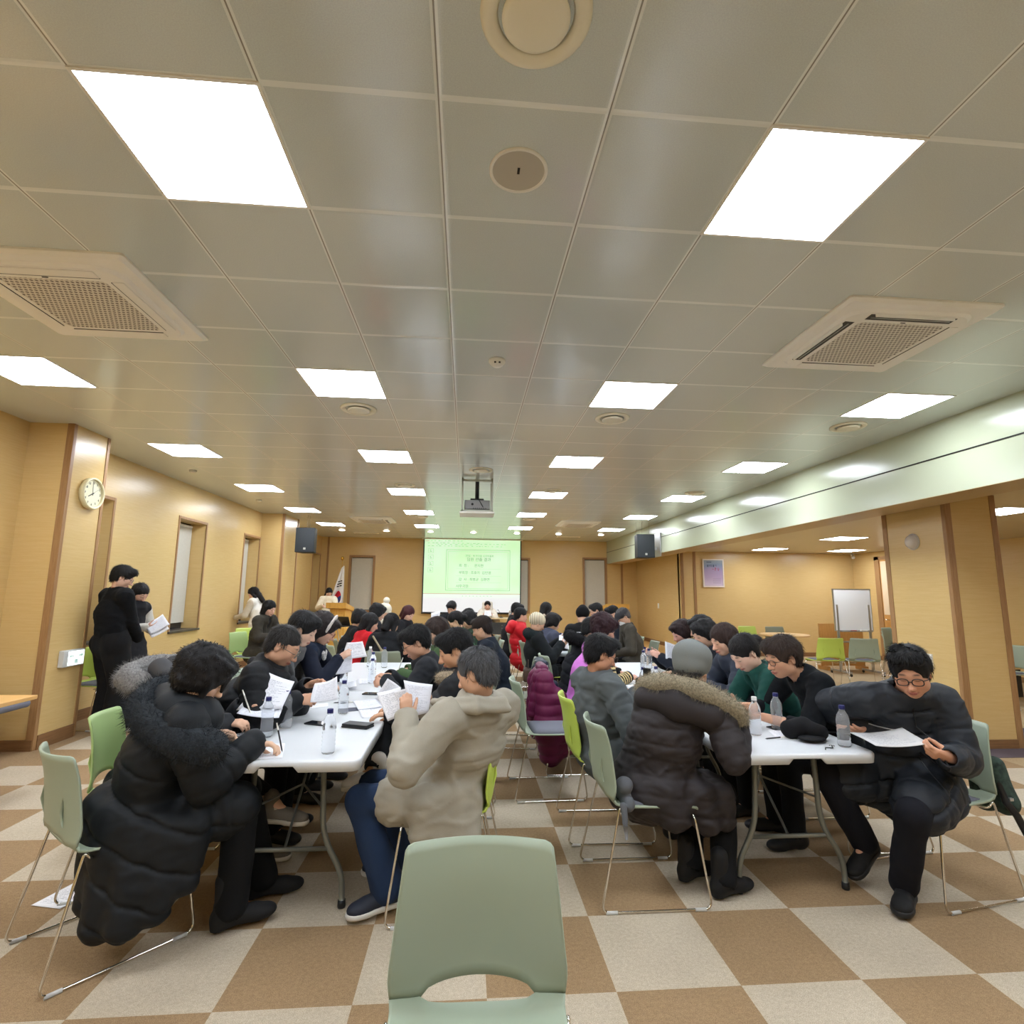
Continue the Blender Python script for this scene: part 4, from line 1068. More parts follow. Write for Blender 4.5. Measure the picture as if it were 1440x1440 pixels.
        if hem is not None:
            for k_ in 'LR':
                e = s.hip[k_]+(s.kn[k_]-s.hip[k_])*hem
                F.cone(s.hip[k_], e, (.084*W_+th)*S_, (.072*W_+th)*S_, .05, rip=rp(np.linalg.norm(e-s.hip[k_])) if quilt else None)
            if not s.stand: F.ell(s.pel-s.fw*.03-A(0, 0, .01), A(.155*W_+th, .130+th, .105+th*.6), frame(s.fw), .05)
            elif hem > .05:
                m1 = (s.hip['L']+s.hip['R'])/2; m2 = m1+((s.kn['L']+s.kn['R'])/2-m1)*hem; F.cone(m1, m2, (.15+th)*S_, (.16+th)*S_, .05, (s.fw, .75))
        for a, b, ra, rb in extra: F.cone(A(*a), A(*b), ra, rb, .05)
        if quilt:
            ax = qdir if qdir is not None else up; p0 = s.pel
            armc = [(s.sh[k_], s.el[k_]) for k_ in 'LR']+[(s.el[k_], s.wr[k_]) for k_ in 'LR']
            def qd(x, y, z):
                t = (x-p0[0])*ax[0]+(y-p0[1])*ax[1]+(z-p0[2])*ax[2]
                t = t+.012*hnoise(x*7, y*7, z*7, seed+9, 4)
                w = np.abs(np.sin(PI*t/quilt))
                far = np.full(x.shape, 1.0)
                if not noarms:
                    for a, b in armc:
                        ba = b-a; tt = np.clip(((x-a[0])*ba[0]+(y-a[1])*ba[1]+(z-a[2])*ba[2])/(ba@ba), 0, 1)
                        dd = np.sqrt((x-a[0]-tt*ba[0])**2+(y-a[1]-tt*ba[1])**2+(z-a[2]-tt*ba[2])**2); far = np.minimum(far, dd)
                m = np.clip((far-.07-th)/.03, 0, 1)
                return qa*(-.006*(w**.5-.62)+.008*np.exp(-(w*quilt/PI/.008)**2))*m
            F.disp(qd, .05)
        if fold:
            def fd(x, y, z):
                w = .018*hnoise(x*14, y*14, z*14, seed+4, 4); a = np.abs(hnoise((x+w)*fs, (y+w)*fs, (z+w)*fs*1.5, seed, 6)); b = np.abs(hnoise((x-w)*fs*1.7, (y+w)*fs*1.7, (z-w)*fs*2.6, seed+1, 6))
                return fold*(1.5*np.minimum(a, .5)-.5+.8*(.35-np.minimum(b, .6)))
            F.disp(fd, .04)
        # neck opening and sleeves' open ends
        nk = nrm(s.hd-s.R[:, 2]*.05-s.N); cr = .058 if collar in ('stand', 'hood', 'fold', 'fur') else .064
        if collar in ('stand', 'hood', 'fold', 'fur', 'turtle'):
            hgt = {'stand': .045, 'hood': .03, 'fold': .028, 'fur': .025, 'turtle': .05}[collar]; base = s.N+nk*(.005 if collar != 'stand' else -.008); rr = (.078+th*.5)*S_ if collar != 'turtle' else .064*S_
            Rn = frame(nk, s.tf)
            for i in range(20):
                a = 2*PI*i/20; b = 2*PI*(i+1)/20
                if open_ and min(a, 2*PI-a) < .45: continue
                pt = lambda q: base+(s.tf*math.cos(q)*.92+s.srt*math.sin(q))*rr
                F.cone(pt(a)-nk*.02, pt(a)+nk*hgt-(s.tf*math.cos(a)+s.srt*math.sin(a))*.006, .014+th*.25, .012+th*.2, .02)
        F.cone(s.N-nk*.012, s.N+nk*.14, cr*S_, (cr+.012)*S_, .012, op='s')
        if open_:
            F.cone(s.N+s.tf*.06, s.ch+s.tf*.16, .03, .012 if open_ is True else open_, .02, op='s')
        if not noarms:
            for k_ in 'LR':
                w = s.el[k_]+(s.wr[k_]-s.el[k_])*sleeve; d = nrm(w-s.el[k_]); F.cone(w-d*.006, w+d*.09, .030*S_+.002, .036*S_, .004, op='s')
        for sb in subs: F.cone(A(*sb[0]), A(*sb[1]), sb[2], sb[3], .01, op='s')
        v, q = F.mesh(); c = None
        if paint: c = paint(v, s)
        return np_mesh(name, v, q, mat or cloth(srgb(*col), rough), s.root, s.org, c)
    def vest(s, col, **k): return s.top(col, noarms=True, name='vest', **k)
    def legs(s, col, th=.016, name='trousers', end=.99, rough=.9, flare=0, fold=.005, seed=5, skirt=False):
        lo, hi = s.bounds(.2); F = SDF(lo, hi, s.vox); S_ = s.s
        F.cone(s.pel+s.td*.08, s.pel, (.125+th)*S_, (.13+th)*S_, .04, (s.fw, .8)); F.cone(s.hip['L'], s.hip['R'], (.088+th)*S_, (.088+th)*S_, .04)
        for k in 'LR':
            e = s.kn[k]+(s.an[k]-s.kn[k])*end
            F.cone(s.hip[k], s.kn[k], (.082+th)*S_, (.056+th)*S_, .03); F.cone(s.kn[k], e, (.056+th)*S_, (.042+th+flare)*S_, .015)
            d = nrm(e-s.kn[k]); F.cone(e-d*.005, e+d*.1, .042, .05, .005, op='s')
        if fold: F.disp(lambda x, y, z: fold*(hnoise(x*30, y*30, z*22, seed, 8)+.5*hnoise(x*70, y*70, z*45, seed+1, 8)))
        v, q = F.mesh(); return np_mesh(name, v, q, cloth(srgb(*col), rough), s.root, s.org)
    def shoes(s, col, sole=None, kind='shoe', rough=.5, h=.0, which='LR', vox=None):
        S_ = s.s; m = plain('shoe_%d_%d_%d' % col, srgb(*col), rough)
        for k in which:
            a = s.an[k]; f = s.fd[k]; Rf = frame(f, (0, 0, 1)); u = Rf[:, 2]
            g = a-u*.085*S_; vx = vox or max(.006, s.vox*.7); F = SDF(a-.24, a+.24, vx)
            L = lambda x, y, z: g+Rf@(A(x, y, z)*S_)
            F.ell(L(0, -.03, .045), A(.038, .050, .045)*S_, Rf, .02); F.cone(L(0, -.03, .05), L(0, .10, .036), .040*S_, .040*S_, .03); F.ell(L(0, .135, .032), A(.045, .062, .032)*S_, Rf, .02)
            if kind in ('boot', 'sneaker'): F.cone(L(0, -.025, .07), L(0, -.028, .12 if kind == 'sneaker' else .20), .043*S_, .046*S_, .02)
            if kind == 'boot': F.cone(L(0, -.05, .0), L(0, -.05, .05), .030*S_, .034*S_, .01)
            F.half(L(0, 0, .018 if sole else .002), -u, .003)
            if kind == 'shoe': F.cone(L(0, -.02, .05), L(0, -.028, .095), .040*S_, .043*S_, .02)
            if kind == 'loafer': F.box(L(0, .055, .066), A(.030, .012, .008), Rf, .004, .006); F.cone(L(0, -.03, .085), L(0, -.03, .16), .036*S_, .05*S_, .01, op='s')
            v, q = F.mesh(); o = np_mesh('shoe' if kind != 'boot' else 'boot', v, q, m, s.root, s.org)
            if sole:
                G = SDF(a-.24, a+.24, vx); G.ell(L(0, -.03, .018), A(.042, .055, .05)*S_, Rf, .02); G.cone(L(0, -.02, .015), L(0, .1, .015), .044*S_, .046*S_, .02); G.ell(L(0, .135, .016), A(.049, .068, .04)*S_, Rf, .02)
                G.half(L(0, 0, .026), u, .003); G.half(L(0, 0, 0), -u, .003); v, q = G.mesh(); np_mesh('sole', v, q, plain('sole_%d_%d_%d' % sole, srgb(*sole), .6), o, A(0, 0, 0)+s.org)
        return s
    def socks(s, col, which='LR'):
        for k in which:
            F = SDF(np.minimum(s.an[k], s.kn[k])-.1, np.maximum(s.an[k], s.kn[k])+.1, .007); d = nrm(s.kn[k]-s.an[k]); F.cone(s.an[k]-A(0, 0, .02), s.an[k]+d*.15, .039*s.s, .043*s.s, .01); v, q = F.mesh(); np_mesh('sock', v, q, cloth(srgb(*col), .9), s.root, s.org)
        return s
    def hair(s, kind, col=(26, 24, 25), **k): s.hr = hair(kind, s.hd, s.R, s.s, col, s.root, s.org, vox=k.pop('vox', max(.0055, s.vox*.65)), strands=k.pop('strands', 3600 if s.vox <= .010 else 2200 if s.vox <= .0135 else 1100), **k); return s
    def specs(s, col=(40, 36, 36), **k): glasses(s.hd, s.R, s.s, s.root, s.org, plain('specs_%d_%d_%d' % col, srgb(*col), .3), **k); return s
    def blob(s, name, prims, mat, vox=None, disp=None, k=.03, cuts=(), subs=()):
        """a garment piece from world-space cones (a, b, ra, rb)"""
        P = np.array([p[0] for p in prims]+[p[1] for p in prims]); r = max(max(p[2], p[3]) for p in prims)+.06; F = SDF(P.min(0)-r, P.max(0)+r, vox or s.vox)
        for p in prims: F.cone(A(*p[0]), A(*p[1]), p[2], p[3], k)
        for p in subs: F.cone(A(*p[0]), A(*p[1]), p[2], p[3], .01, op='s')
        for c in cuts: F.half(c[0], c[1], .005)
        if disp: F.disp(disp, .05)
        v, q = F.mesh(); return np_mesh(name, v, q, mat, s.root, s.org)
    def H(s, *p): return s.hd+s.R@(A(*p)*s.s)
    def T(s, x, y, z): """torso point: right, forward, along spine from neck base"""; return s.N+s.srt*x+s.tf*y+nrm(s.N-s.pel)*z
    def fur(s, pts, r, col, n=2600, L=.035, name='fur_trim', seed=0, vox=.010):
        c = catmull(pts, 14); o = s.blob(name, [(c[i], c[i+1], r[0]+(r[1]-r[0])*i/13 if isinstance(r, tuple) else r, r[0]+(r[1]-r[0])*(i+1)/13 if isinstance(r, tuple) else r) for i in range(13)], fur_mat(col), vox, lambda x, y, z: .006*hnoise(x*60, y*60, z*60, seed), .02)
        tufts(o, n, L, .0011, fur_mat(col), 'fur_pile', o, seed); return o
    def hat(s, name, mat, prims, cuts=(), vox=.007, disp=None):
        """head-space ellipsoids (centre, radii) or cones"""
        F = SDF((-.2, -.22, -.14), (.2, .26, .30), vox)
        for p in prims:
            if len(p) == 2: F.ell(A(*p[0]), A(*p[1]), None, .02)
            else: F.cone(A(*p[0]), A(*p[1]), p[2], p[3], .012, p[4] if len(p) > 4 else None)
        for c in cuts: F.half(c[0], c[1], .006)
        if disp: F.disp(disp)
        v, q = F.mesh(); v = (v*s.s)@s.R.T+s.hd; return np_mesh(name, v, q, mat, s.root, s.org)
    def mask(s): return s.hat('face_mask', plain('mask_white', srgb(236, 236, 236), .8), [((0, .062, -.055), (.062, .056, .056))], [((0, .02, 0), (0, -1, .0)), ((0, 0, -.012), (0, -.1, 1))])

def stick(o, org, p, d):
    """nearest surface point of a garment hit from p along d (world space)"""
    h, q, n, i = o.ray_cast(V((A(*p)-org).tolist()), V(nrm(d).tolist()))
    return (q+n*.002) if h else None
# ================================================================ the people
BLK = (15, 16, 18); NAVY = (26, 31, 46); HB = (22, 20, 21)
G1, G2, G3, G4 = 'people at the near left tables', 'people at the near right tables', 'people at the far left tables', 'people at the far right tables'

# ---- woman in the long black quilted coat, near left
p = Person('woman in a long black quilted coat with big fur hood, near left table corner', (-1.46, 2.78, .50), (-1.215, 2.73, 1.115), 72, look=68, pitch=-32, vox=.009, hvox=.007, group=G1, skin=(222, 182, 152), age=.2, twist=-14, wide=1.05,
    hands={'R': ((-1.0, 2.82, .795), (.92, .30, -.10), (.1, -.2, -1), 42), 'L': ((-1.275, 2.98, .80), (.75, .55, -.10), (.2, -.6, -.6), 38)},
    feet={'R': ((-1.03, 2.80, .10), (.80, .42, 0)), 'L': ((-.98, 3.05, .10), (.9, .3, 0))}, elbows={'R': A(-.2, -.4, -1), 'L': A(-.5, .5, -.8)})
p.top((18, 22, 26), .047, 'long_puffer_coat', hem=.92, quilt=.135, armq=.085, collar='fur', fold=.005, rough=.62, vox=.009,
    extra=[((-1.56, 2.72, .56), (-1.54, 2.68, .22), .10, .085), ((-1.46, 2.64, .54), (-1.46, 2.58, .17), .085, .075), ((-1.35, 2.61, .52), (-1.35, 2.54, .18), .08, .07), ((-1.24, 2.61, .50), (-1.24, 2.56, .22), .075, .06), ((-1.15, 2.63, .50), (-1.15, 2.60, .30), .07, .05)])
p.blob('hood', [((-1.30, 2.68, .97), (-1.16, 2.65, .93), .085, .075), ((-1.38, 2.78, .99), (-1.30, 2.68, .97), .075, .085), ((-1.31, 2.88, 1.02), (-1.38, 2.78, .99), .065, .075), ((-1.28, 2.74, .96), (-1.2, 2.7, .94), .08, .08)], cloth(srgb(18, 22, 26), .62), .010, k=.09, disp= lambda x, y, z: .006*hnoise(x*26, y*26, z*26, 4))
p.fur([(-1.30, 2.98, 1.06), (-1.42, 2.88, 1.055), (-1.455, 2.72, 1.015), (-1.36, 2.60, .945), (-1.22, 2.54, .895), (-1.08, 2.56, .845)], (.050, .072), (44, 48, 52), 5200, .038)
p.legs(BLK, flare=.012, rough=.95); p.shoes((18, 18, 19), None, 'boot', .85)
p.hair('perm', HB, vol=.016, seed=11, vox=.0055, extra=[((-.07, .03, .0), (-.075, .055, -.085), .022, .012), ((.07, .03, .0), (.078, .05, -.08), .024, .012), ((.03, .09, .05), (.04, .105, -.01), .018, .008), ((-.04, .085, .05), (-.055, .10, 0), .018, .008)])

# ---- person beyond her, only hood, hands and crossed shoe show
p = Person('person with a grey fur hood behind the long black coat, holding up a sheet', (-1.72, 3.32, .50), (-1.45, 3.26, 1.07), 80, look=70, pitch=-40, group=G1, vox=.011, hvox=.008, skin=(224, 178, 148), s_=.95,
    hands={'R': ((-1.29, 3.22, .80), (.85, -.1, .05), (.2, .4, -.9), 45), 'L': ((-1.27, 3.36, .86), (.75, .1, .45), (.7, -.1, -.6), 30)},
    feet={'R': ((-.98, 3.16, .40), (.98, -.1, -.08)), 'L': ((-1.15, 3.45, .09), (1, 0, 0))}, knees={'R': A(.5, 0, 1)})
p.top((40, 42, 46), .035, 'padded_jacket', hem=.4, quilt=.09, collar='hood', rough=.7)
p.fur([(-1.70, 3.46, 1.08), (-1.80, 3.32, 1.07), (-1.78, 3.16, 1.05), (-1.66, 3.08, 1.02)], .062, (128, 126, 124), 2200, .03, seed=3)
p.blob('hood', [((-1.62, 3.14, 1.10), (-1.52, 3.05, 1.07), .055, .05), ((-1.60, 3.26, 1.10), (-1.5, 3.2, 1.08), .06, .06)], cloth(srgb(58, 58, 60), .7), .010, lambda x, y, z: .006*hnoise(x*40, y*40, z*40, 6))
p.legs((24, 25, 28), end=.78); p.socks((196, 180, 156), 'R'); p.shoes((118, 110, 98), (206, 196, 178), 'sneaker', .8); p.hair('perm', HB, seed=5)
MB().tube([V((p.wr['L']+p.R[:, 0]*0+A(math.cos(a)*.004, math.cos(a)*.030, math.sin(a)*.030)-p.org).tolist()) for a in [2*PI*k/18 for k in range(18)]], .005, 6, closed=True).build('bracelet', M_BLACK, p.root)

# ---- man in the beige coat, back to us
p = Person('grey-haired man in a beige coat on the lime chair, seen from behind holding papers', (-.06, 2.98, .50), (.065, 2.84, 1.115), -88, look=-62, pitch=-20, vox=.009, hvox=.007, group=G1, skin=(206, 160, 130), age=.5, twist=46, wide=1.0, shw=1.12, neck=(.0, -.10, 1),
    hands={'L': ((-.275, 2.80, .905), (-.10, .25, .95), (-.15, .95, -.1), 48, 3), 'R': ((-.20, 3.12, .89), (-.3, -.2, .9), (-.2, -.9, .1), 40)},
    feet={'L': ((-.345, 2.90, .11), (-.80, -.45, -.02)), 'R': ((-.33, 3.22, .10), (-1, .1, 0))}, elbows={'L': A(-.25, -.7, -.8), 'R': A(.9, .3, -.8)})
p.top((160, 154, 139), .040, 'coat', hem=.62, collar='fold', fold=.010, rough=.75, vox=.008, fs=24, belly=.0,
    extra=[((.03, 2.84, .55), (.05, 2.77, .36), .07, .045), ((-.05, 2.80, .54), (-.02, 2.74, .32), .07, .04), ((-.12, 2.79, .52), (-.10, 2.74, .35), .07, .04), ((-.19, 2.79, .52), (-.19, 2.75, .40), .07, .05)])
n = p.N; p.blob('collar', [((-.10, 2.76, n[2]+.035), (.06, 2.72, n[2]+.05), .020, .021), ((.06, 2.72, n[2]+.05), (.19, 2.78, n[2]+.035), .021, .020), ((-.10, 2.76, n[2]+.035), (-.15, 2.86, n[2]+.02), .020, .018), ((.19, 2.78, n[2]+.035), (.2, 2.88, n[2]+.02), .020, .018),
    ((-.12, 2.735, n[2]+.005), (.06, 2.69, n[2]+.015), .020, .020), ((.06, 2.69, n[2]+.015), (.22, 2.77, n[2]+.0), .020, .018)], cloth(srgb(160, 154, 139), .75), .008, lambda x, y, z: .004*hnoise(x*40, y*40, z*40, 8))
p.legs((34, 52, 82), flare=.022); p.shoes((30, 36, 50), (214, 212, 206), 'sneaker', .7)
p.hair('shortback', (86, 87, 90), vol=.004, seed=21, vox=.005)

# ---- man behind him with the fur collar
p = Person('black-haired man with a beige fur collar behind the man in the beige coat', (-.10, 3.66, .50), (-.057, 3.46, 1.165), -90, look=-92, pitch=-22, vox=.010, hvox=.0065, group=G1, skin=(208, 158, 122), age=.3, lips=(168, 98, 86),
    hands={'L': ((-.42, 3.5, .78), (-1, .1, 0), (0, 0, -1), 25), 'R': ((-.40, 3.75, .78), (-1, -.1, 0), (0, 0, -1), 25)}, feet={'R': ((-.50, 3.36, .52), (-.97, -.05, -.2)), 'L': ((-.40, 3.75, .09), (-1, 0, 0))}, knees={'R': A(-.6, .2, 1)})
p.top((22, 24, 29), .040, 'padded_jacket', hem=.4, quilt=.10, collar='fur', rough=.62); p.fur([(-.14, 3.40, 1.01), (-.09, 3.33, 1.02), (.02, 3.34, 1.03), (.10, 3.42, 1.03)], .030, (158, 144, 122), 1500, .022, seed=5)
p.legs(BLK); p.shoes((222, 214, 200), (206, 196, 176), 'sneaker', .6); p.hair('short', (20, 19, 20), vol=.006, seed=31)
a, f = p.an['R'], p.fd['R']; Rf = frame(f, (0, 0, 1)); m = MB()
for k, c in enumerate((0, 1, 2)):
    for sx in (-1, 1):
        b = a-Rf[:, 2]*.085-p.org; q = [b+Rf@A(sx*.0515, .030+.026*k, .030), b+Rf@A(sx*.0505, .044+.026*k, .030), b+Rf@A(sx*.044, .020+.026*k, .072), b+Rf@A(sx*.044, .006+.026*k, .072)]
        m.mi = k % 2; m.grid([[V(q[0].tolist()), V(q[1].tolist())], [V(q[3].tolist()), V(q[2].tolist())]], smooth=False)
m.build('shoe_stripes', [plain('stripe_navy', srgb(34, 36, 58), .6), plain('stripe_red', srgb(128, 44, 48), .6)], p.root).modifiers.new('t', 'SOLIDIFY').thickness = .003

# ---- man in the dark grey jacket leaning on the table
p = Person('man with glasses in a charcoal jacket leaning over the left table with clasped hands', (-.06, 4.42, .50), (-.365, 4.24, 1.145), -92, look=-97, pitch=-28, vox=.010, hvox=.0075, group=G1, skin=(214, 164, 134), age=.2,
    hands={'L': ((-.56, 4.16, .87), (-.9, .35, -.05), (0, .8, -.4), 55), 'R': ((-.56, 4.38, .875), (-.92, -.25, .05), (0, -.7, -.5), 55)}, elbows={'L': A(.2, -.6, -.8), 'R': A(.2, .6, -.8)})
p.top((42, 44, 48), .030, 'jacket', hem=.3, collar='fold', fold=.007, rough=.95); p.legs(BLK); p.shoes((20, 20, 22)); p.hair('short', (20, 19, 20), vol=.004, seed=41); p.specs()

# ---- left side of the near left tables
p = Person('man with round glasses and cropped hair in a black padded jacket, left table', (-1.58, 3.78, .50), (-1.135, 3.60, 1.175), 88, look=84, pitch=-33, vox=.010, hvox=.0065, group=G1, skin=(206, 158, 128), age=.5, wide=1.05,
    hands={'R': ((-1.005, 3.46, .87), (.93, -.05, .10), (.1, .75, -.55), [45, 50, 52, 55]), 'L': ((-.98, 3.62, .92), (.9, .05, .3), (.1, -.8, -.4), 45)}, elbows={'R': A(-.3, -.5, -.9), 'L': A(-.3, .6, -.8)})
p.top((16, 18, 22), .045, 'padded_jacket', hem=.4, quilt=.13, armq=.11, collar='stand', rough=.68, vox=.009)
p.blob('collar', [((-1.20, 3.50, 1.04), (-1.08, 3.50, 1.0), .035, .035), ((-1.30, 3.58, 1.08), (-1.20, 3.50, 1.04), .035, .035)], cloth(srgb(16, 18, 22), .68), .009)
p.legs(BLK); p.shoes((20, 20, 22)); p.hair('thin', (48, 45, 43), vol=-.004, seed=51); p.specs((110, 104, 92), w=.021, h=.020)
p = Person('black-haired person in a grey cardigan between the cropped-haired man and the headband woman', (-1.6, 4.42, .50), (-1.24, 4.38, 1.225), 88, look=92, pitch=-28, vox=.012, hvox=.009, group=G1, skin=(226, 186, 160),
    hands={'R': ((-1.14, 4.42, .80), (.9, .2, -.1), (0, 0, -1), 40), 'L': ((-1.12, 4.6, .80), (.9, -.1, -.1), (0, 0, -1), 30)})
p.top((92, 92, 92), .02, 'cardigan', hem=.3, fold=.006); p.top((198, 196, 190), .012, 'shirt', hem=None, fold=.003, collar='fold'); p.legs(BLK); p.shoes((30, 30, 32)); p.hair('short', (18, 17, 18), vol=.014, seed=61)
p = Person('woman with a white headband and glasses in a navy vest over a navy sweater', (-1.55, 4.92, .50), (-1.175, 4.72, 1.205), 86, look=84, pitch=-30, vox=.012, hvox=.0085, group=G1, skin=(220, 176, 150), age=.2,
    hands={'R': ((-1.02, 4.62, .97), (.75, .0, .6), (.3, .6, -.3), 35), 'L': ((-1.0, 4.80, 1.0), (.8, .1, .5), (.2, -.7, -.3), 40)})
p.top((26, 31, 46), .022, 'sweater', hem=.25, fold=.005, collar='fold'); p.vest((30, 40, 58), th=.034, hem=.2, collar='fold', open_=True, fold=.004); p.legs(BLK); p.shoes((30, 30, 32)); p.hair('perm', (38, 28, 26), vol=.006, seed=71, extra=[((.075, -.02, .0), (.075, -.02, -.10), .035, .03), ((-.075, -.02, .0), (-.075, -.02, -.10), .035, .03)])
p.hat('headband', plain('headband_white', srgb(222, 214, 206), .7), [((0, .035, .045), (.104, .024, .112))], [((0, 0, -.01), (0, 0, -1))]); p.specs((130, 60, 50))
p.blob('collar', [(p.T(-.05, .09, .0), p.T(-.02, .12, -.05), .022, .012), (p.T(.05, .09, .0), p.T(.02, .12, -.05), .022, .012)], plain('floral', srgb(226, 220, 212), .8, var=.5, vscale=90), .008)

# ---- right group, gray coat
p = Person('man in a grey wool coat with glasses on a lime chair, right table', (.93, 3.66, .50), (.878, 3.57, 1.13), 84, look=82, pitch=-20, vox=.009, hvox=.0065, group=G2, skin=(206, 150, 118), age=.4, s_=.97, wide=1.1, twist=-14,
    hands={'R': ((1.075, 3.46, .885), (.80, .12, .50), (-.1, .9, .3), [40, 50, 55, 60]), 'L': ((1.06, 3.66, .845), (.75, -.35, .25), (.2, -.8, .2), 40)}, elbows={'R': A(.25, -.45, -.9), 'L': A(.2, .5, -.8)})
p.top((92, 97, 98), .036, 'wool_coat', hem=.75, collar='fold', fold=.012, rough=.98, vox=.009, fs=26, extra=[((.98, 3.54, .52), (1.0, 3.50, .36), .11, .10), ((1.12, 3.54, .52), (1.14, 3.50, .38), .10, .08)])
p.legs(BLK); p.shoes((20, 20, 22)); p.hair('short', (20, 19, 21), vol=.006, seed=81); p.specs((70, 60, 50))
# ---- woman with the grey beret
p = Person('woman in a grey beret and brown quilted coat with fur-edged hood', (1.0, 3.07, .49), (1.245, 2.985, 1.105), 50, look=38, pitch=-30, vox=.009, hvox=.007, group=G2, skin=(214, 170, 142), age=.3, s_=.95, wide=1.12, twist=-27, shw=1.05,
    hands={'R': ((1.475, 2.945, .825), (.45, .35, .80), (-.4, .7, .0), [35, 45, 50, 55]), 'L': ((1.36, 3.30, .82), (.8, -.2, .1), (0, -.3, -.8), 40)}, feet={'R': ((1.345, 2.92, .09), (.9, .3, 0)), 'L': ((1.23, 3.07, .10), (.8, .3, 0))}, elbows={'R': A(.45, -.3, -1.0), 'L': A(-.2, .5, -.8)})
p.top((46, 41, 42), .042, 'quilted_coat', hem=.80, quilt=.085, armq=.16, qa=.45, qdir=nrm(A(.05, 0, 1)), collar='hood', fold=.010, rough=.6, vox=.0085,
    extra=[((1.06, 2.94, .52), (1.09, 2.90, .40), .10, .08), ((.98, 3.04, .52), (1.0, 2.99, .44), .10, .09), ((1.22, 2.93, .50), (1.27, 2.92, .36), .085, .07), ((1.36, 2.95, .48), (1.38, 2.94, .36), .07, .055)])
p.blob('hood', [((1.0, 3.02, .955), (1.12, 2.91, .95), .07, .085), ((1.12, 2.91, .95), (1.28, 2.86, .90), .085, .075), ((1.28, 2.86, .90), (1.40, 2.90, .86), .07, .05)], cloth(srgb(46, 41, 42), .6), .009, lambda x, y, z: .007*hnoise(x*30, y*30, z*30, 4))
p.fur([(1.01, 3.10, 1.0), (1.06, 2.96, 1.045), (1.19, 2.875, 1.03), (1.33, 2.845, .975), (1.43, 2.86, .905), (1.45, 2.92, .85)], (.052, .044), (150, 140, 118), 4200, .034, seed=9)
p.legs(BLK, flare=.01); p.shoes((18, 18, 19), None, 'boot', .9)
p.hat('beret', cloth(srgb(122, 126, 124), .98), [((0, -.030, .056), (.108, .122, .106)), ((.012, -.070, .070), (.104, .094, .080)), ((0, -.065, .005), (.086, .070, .065))], [((0, .06, .012), (0, .62, -1))], disp=lambda x, y, z: .009*np.abs(hnoise(x*26, y*26, z*20, 3))-.004)
p.hair('short', (50, 46, 44), seed=91, vox=.007)

# ---- man on the right, front row
p = Person('man with dark glasses in a black padded coat, reading at the right table corner', (2.46, 2.97, .49), (2.335, 2.76, 1.125), -128, look=-136, pitch=-22, roll=-4, vox=.009, hvox=.005, group=G2, skin=(214, 160, 130), age=.5, lips=(170, 96, 88), wide=1.14, twist=-42, shw=1.12, neck=(-.08, -.62, .9),
    hands={'L': ((2.365, 2.60, .745), (-.92, .05, .25), (.1, .62, .55), [40, 52, 58, 62], 3, (.75, .25, .62)), 'R': ((2.245, 2.97, .80), (-.90, -.15, -.10), (.1, .5, .8), 25)},
    feet={'L': ((2.225, 2.80, .10), (-.62, -.60, 0)), 'R': ((2.19, 3.02, .20), (-.80, -.38, -.42))}, knees={'L': A(-.5, -.6, .7), 'R': A(-1, -.1, .6)}, elbows={'L': A(.30, -.1, -1), 'R': A(-.55, .75, .55)})
p.top((36, 40, 46), .048, 'padded_coat', hem=.72, quilt=.12, armq=.12, qa=1.6, collar='stand', rough=.55, fold=.007, vox=.008,
    extra=[((2.48, 2.86, .56), (2.40, 2.76, .47), .09, .08), ((2.36, 2.80, .56), (2.28, 2.72, .45), .08, .07), ((2.56, 2.96, .55), (2.56, 2.90, .46), .09, .06)])
ct = [c for c in p.root.children if c.name.startswith('padded_coat')][0]; tf, sr, up_ = p.tf, p.srt, nrm(p.N-p.pel)
P_ = [stick(ct, p.org, p.N+tf*.6-up_*z+sr*.012, -tf) for z in np.linspace(.02, .40, 24)]; P_ = [q for q in P_ if q]
MB().tube(P_, .0035, 6).build('front_seam', M_BLACK, p.root)
P_ = [stick(ct, p.org, p.N+tf*.6-up_*(.15+.02*k/8)+sr*(.075+.11*k/8), -tf) for k in range(9)]; P_ = [q for q in P_ if q]
if len(P_) > 1: MB().tube(P_, .003, 6).build('zip', M_FRAMEAL, p.root)
p.legs((20, 21, 28), flare=.010, rough=.95, fold=.006); p.socks((206, 192, 176)); p.shoes((18, 18, 19), (26, 25, 25), 'loafer', .3, vox=.006)
p.hair('short', (15, 14, 15), vol=.012, seed=101, vox=.005, fr=False, extra=[((-.04, .06, .11), (.05, .075, .118), .036, .034), ((.0, .03, .125), (.04, .0, .13), .03, .03)]); p.specs((30, 22, 20), rim=.0028)

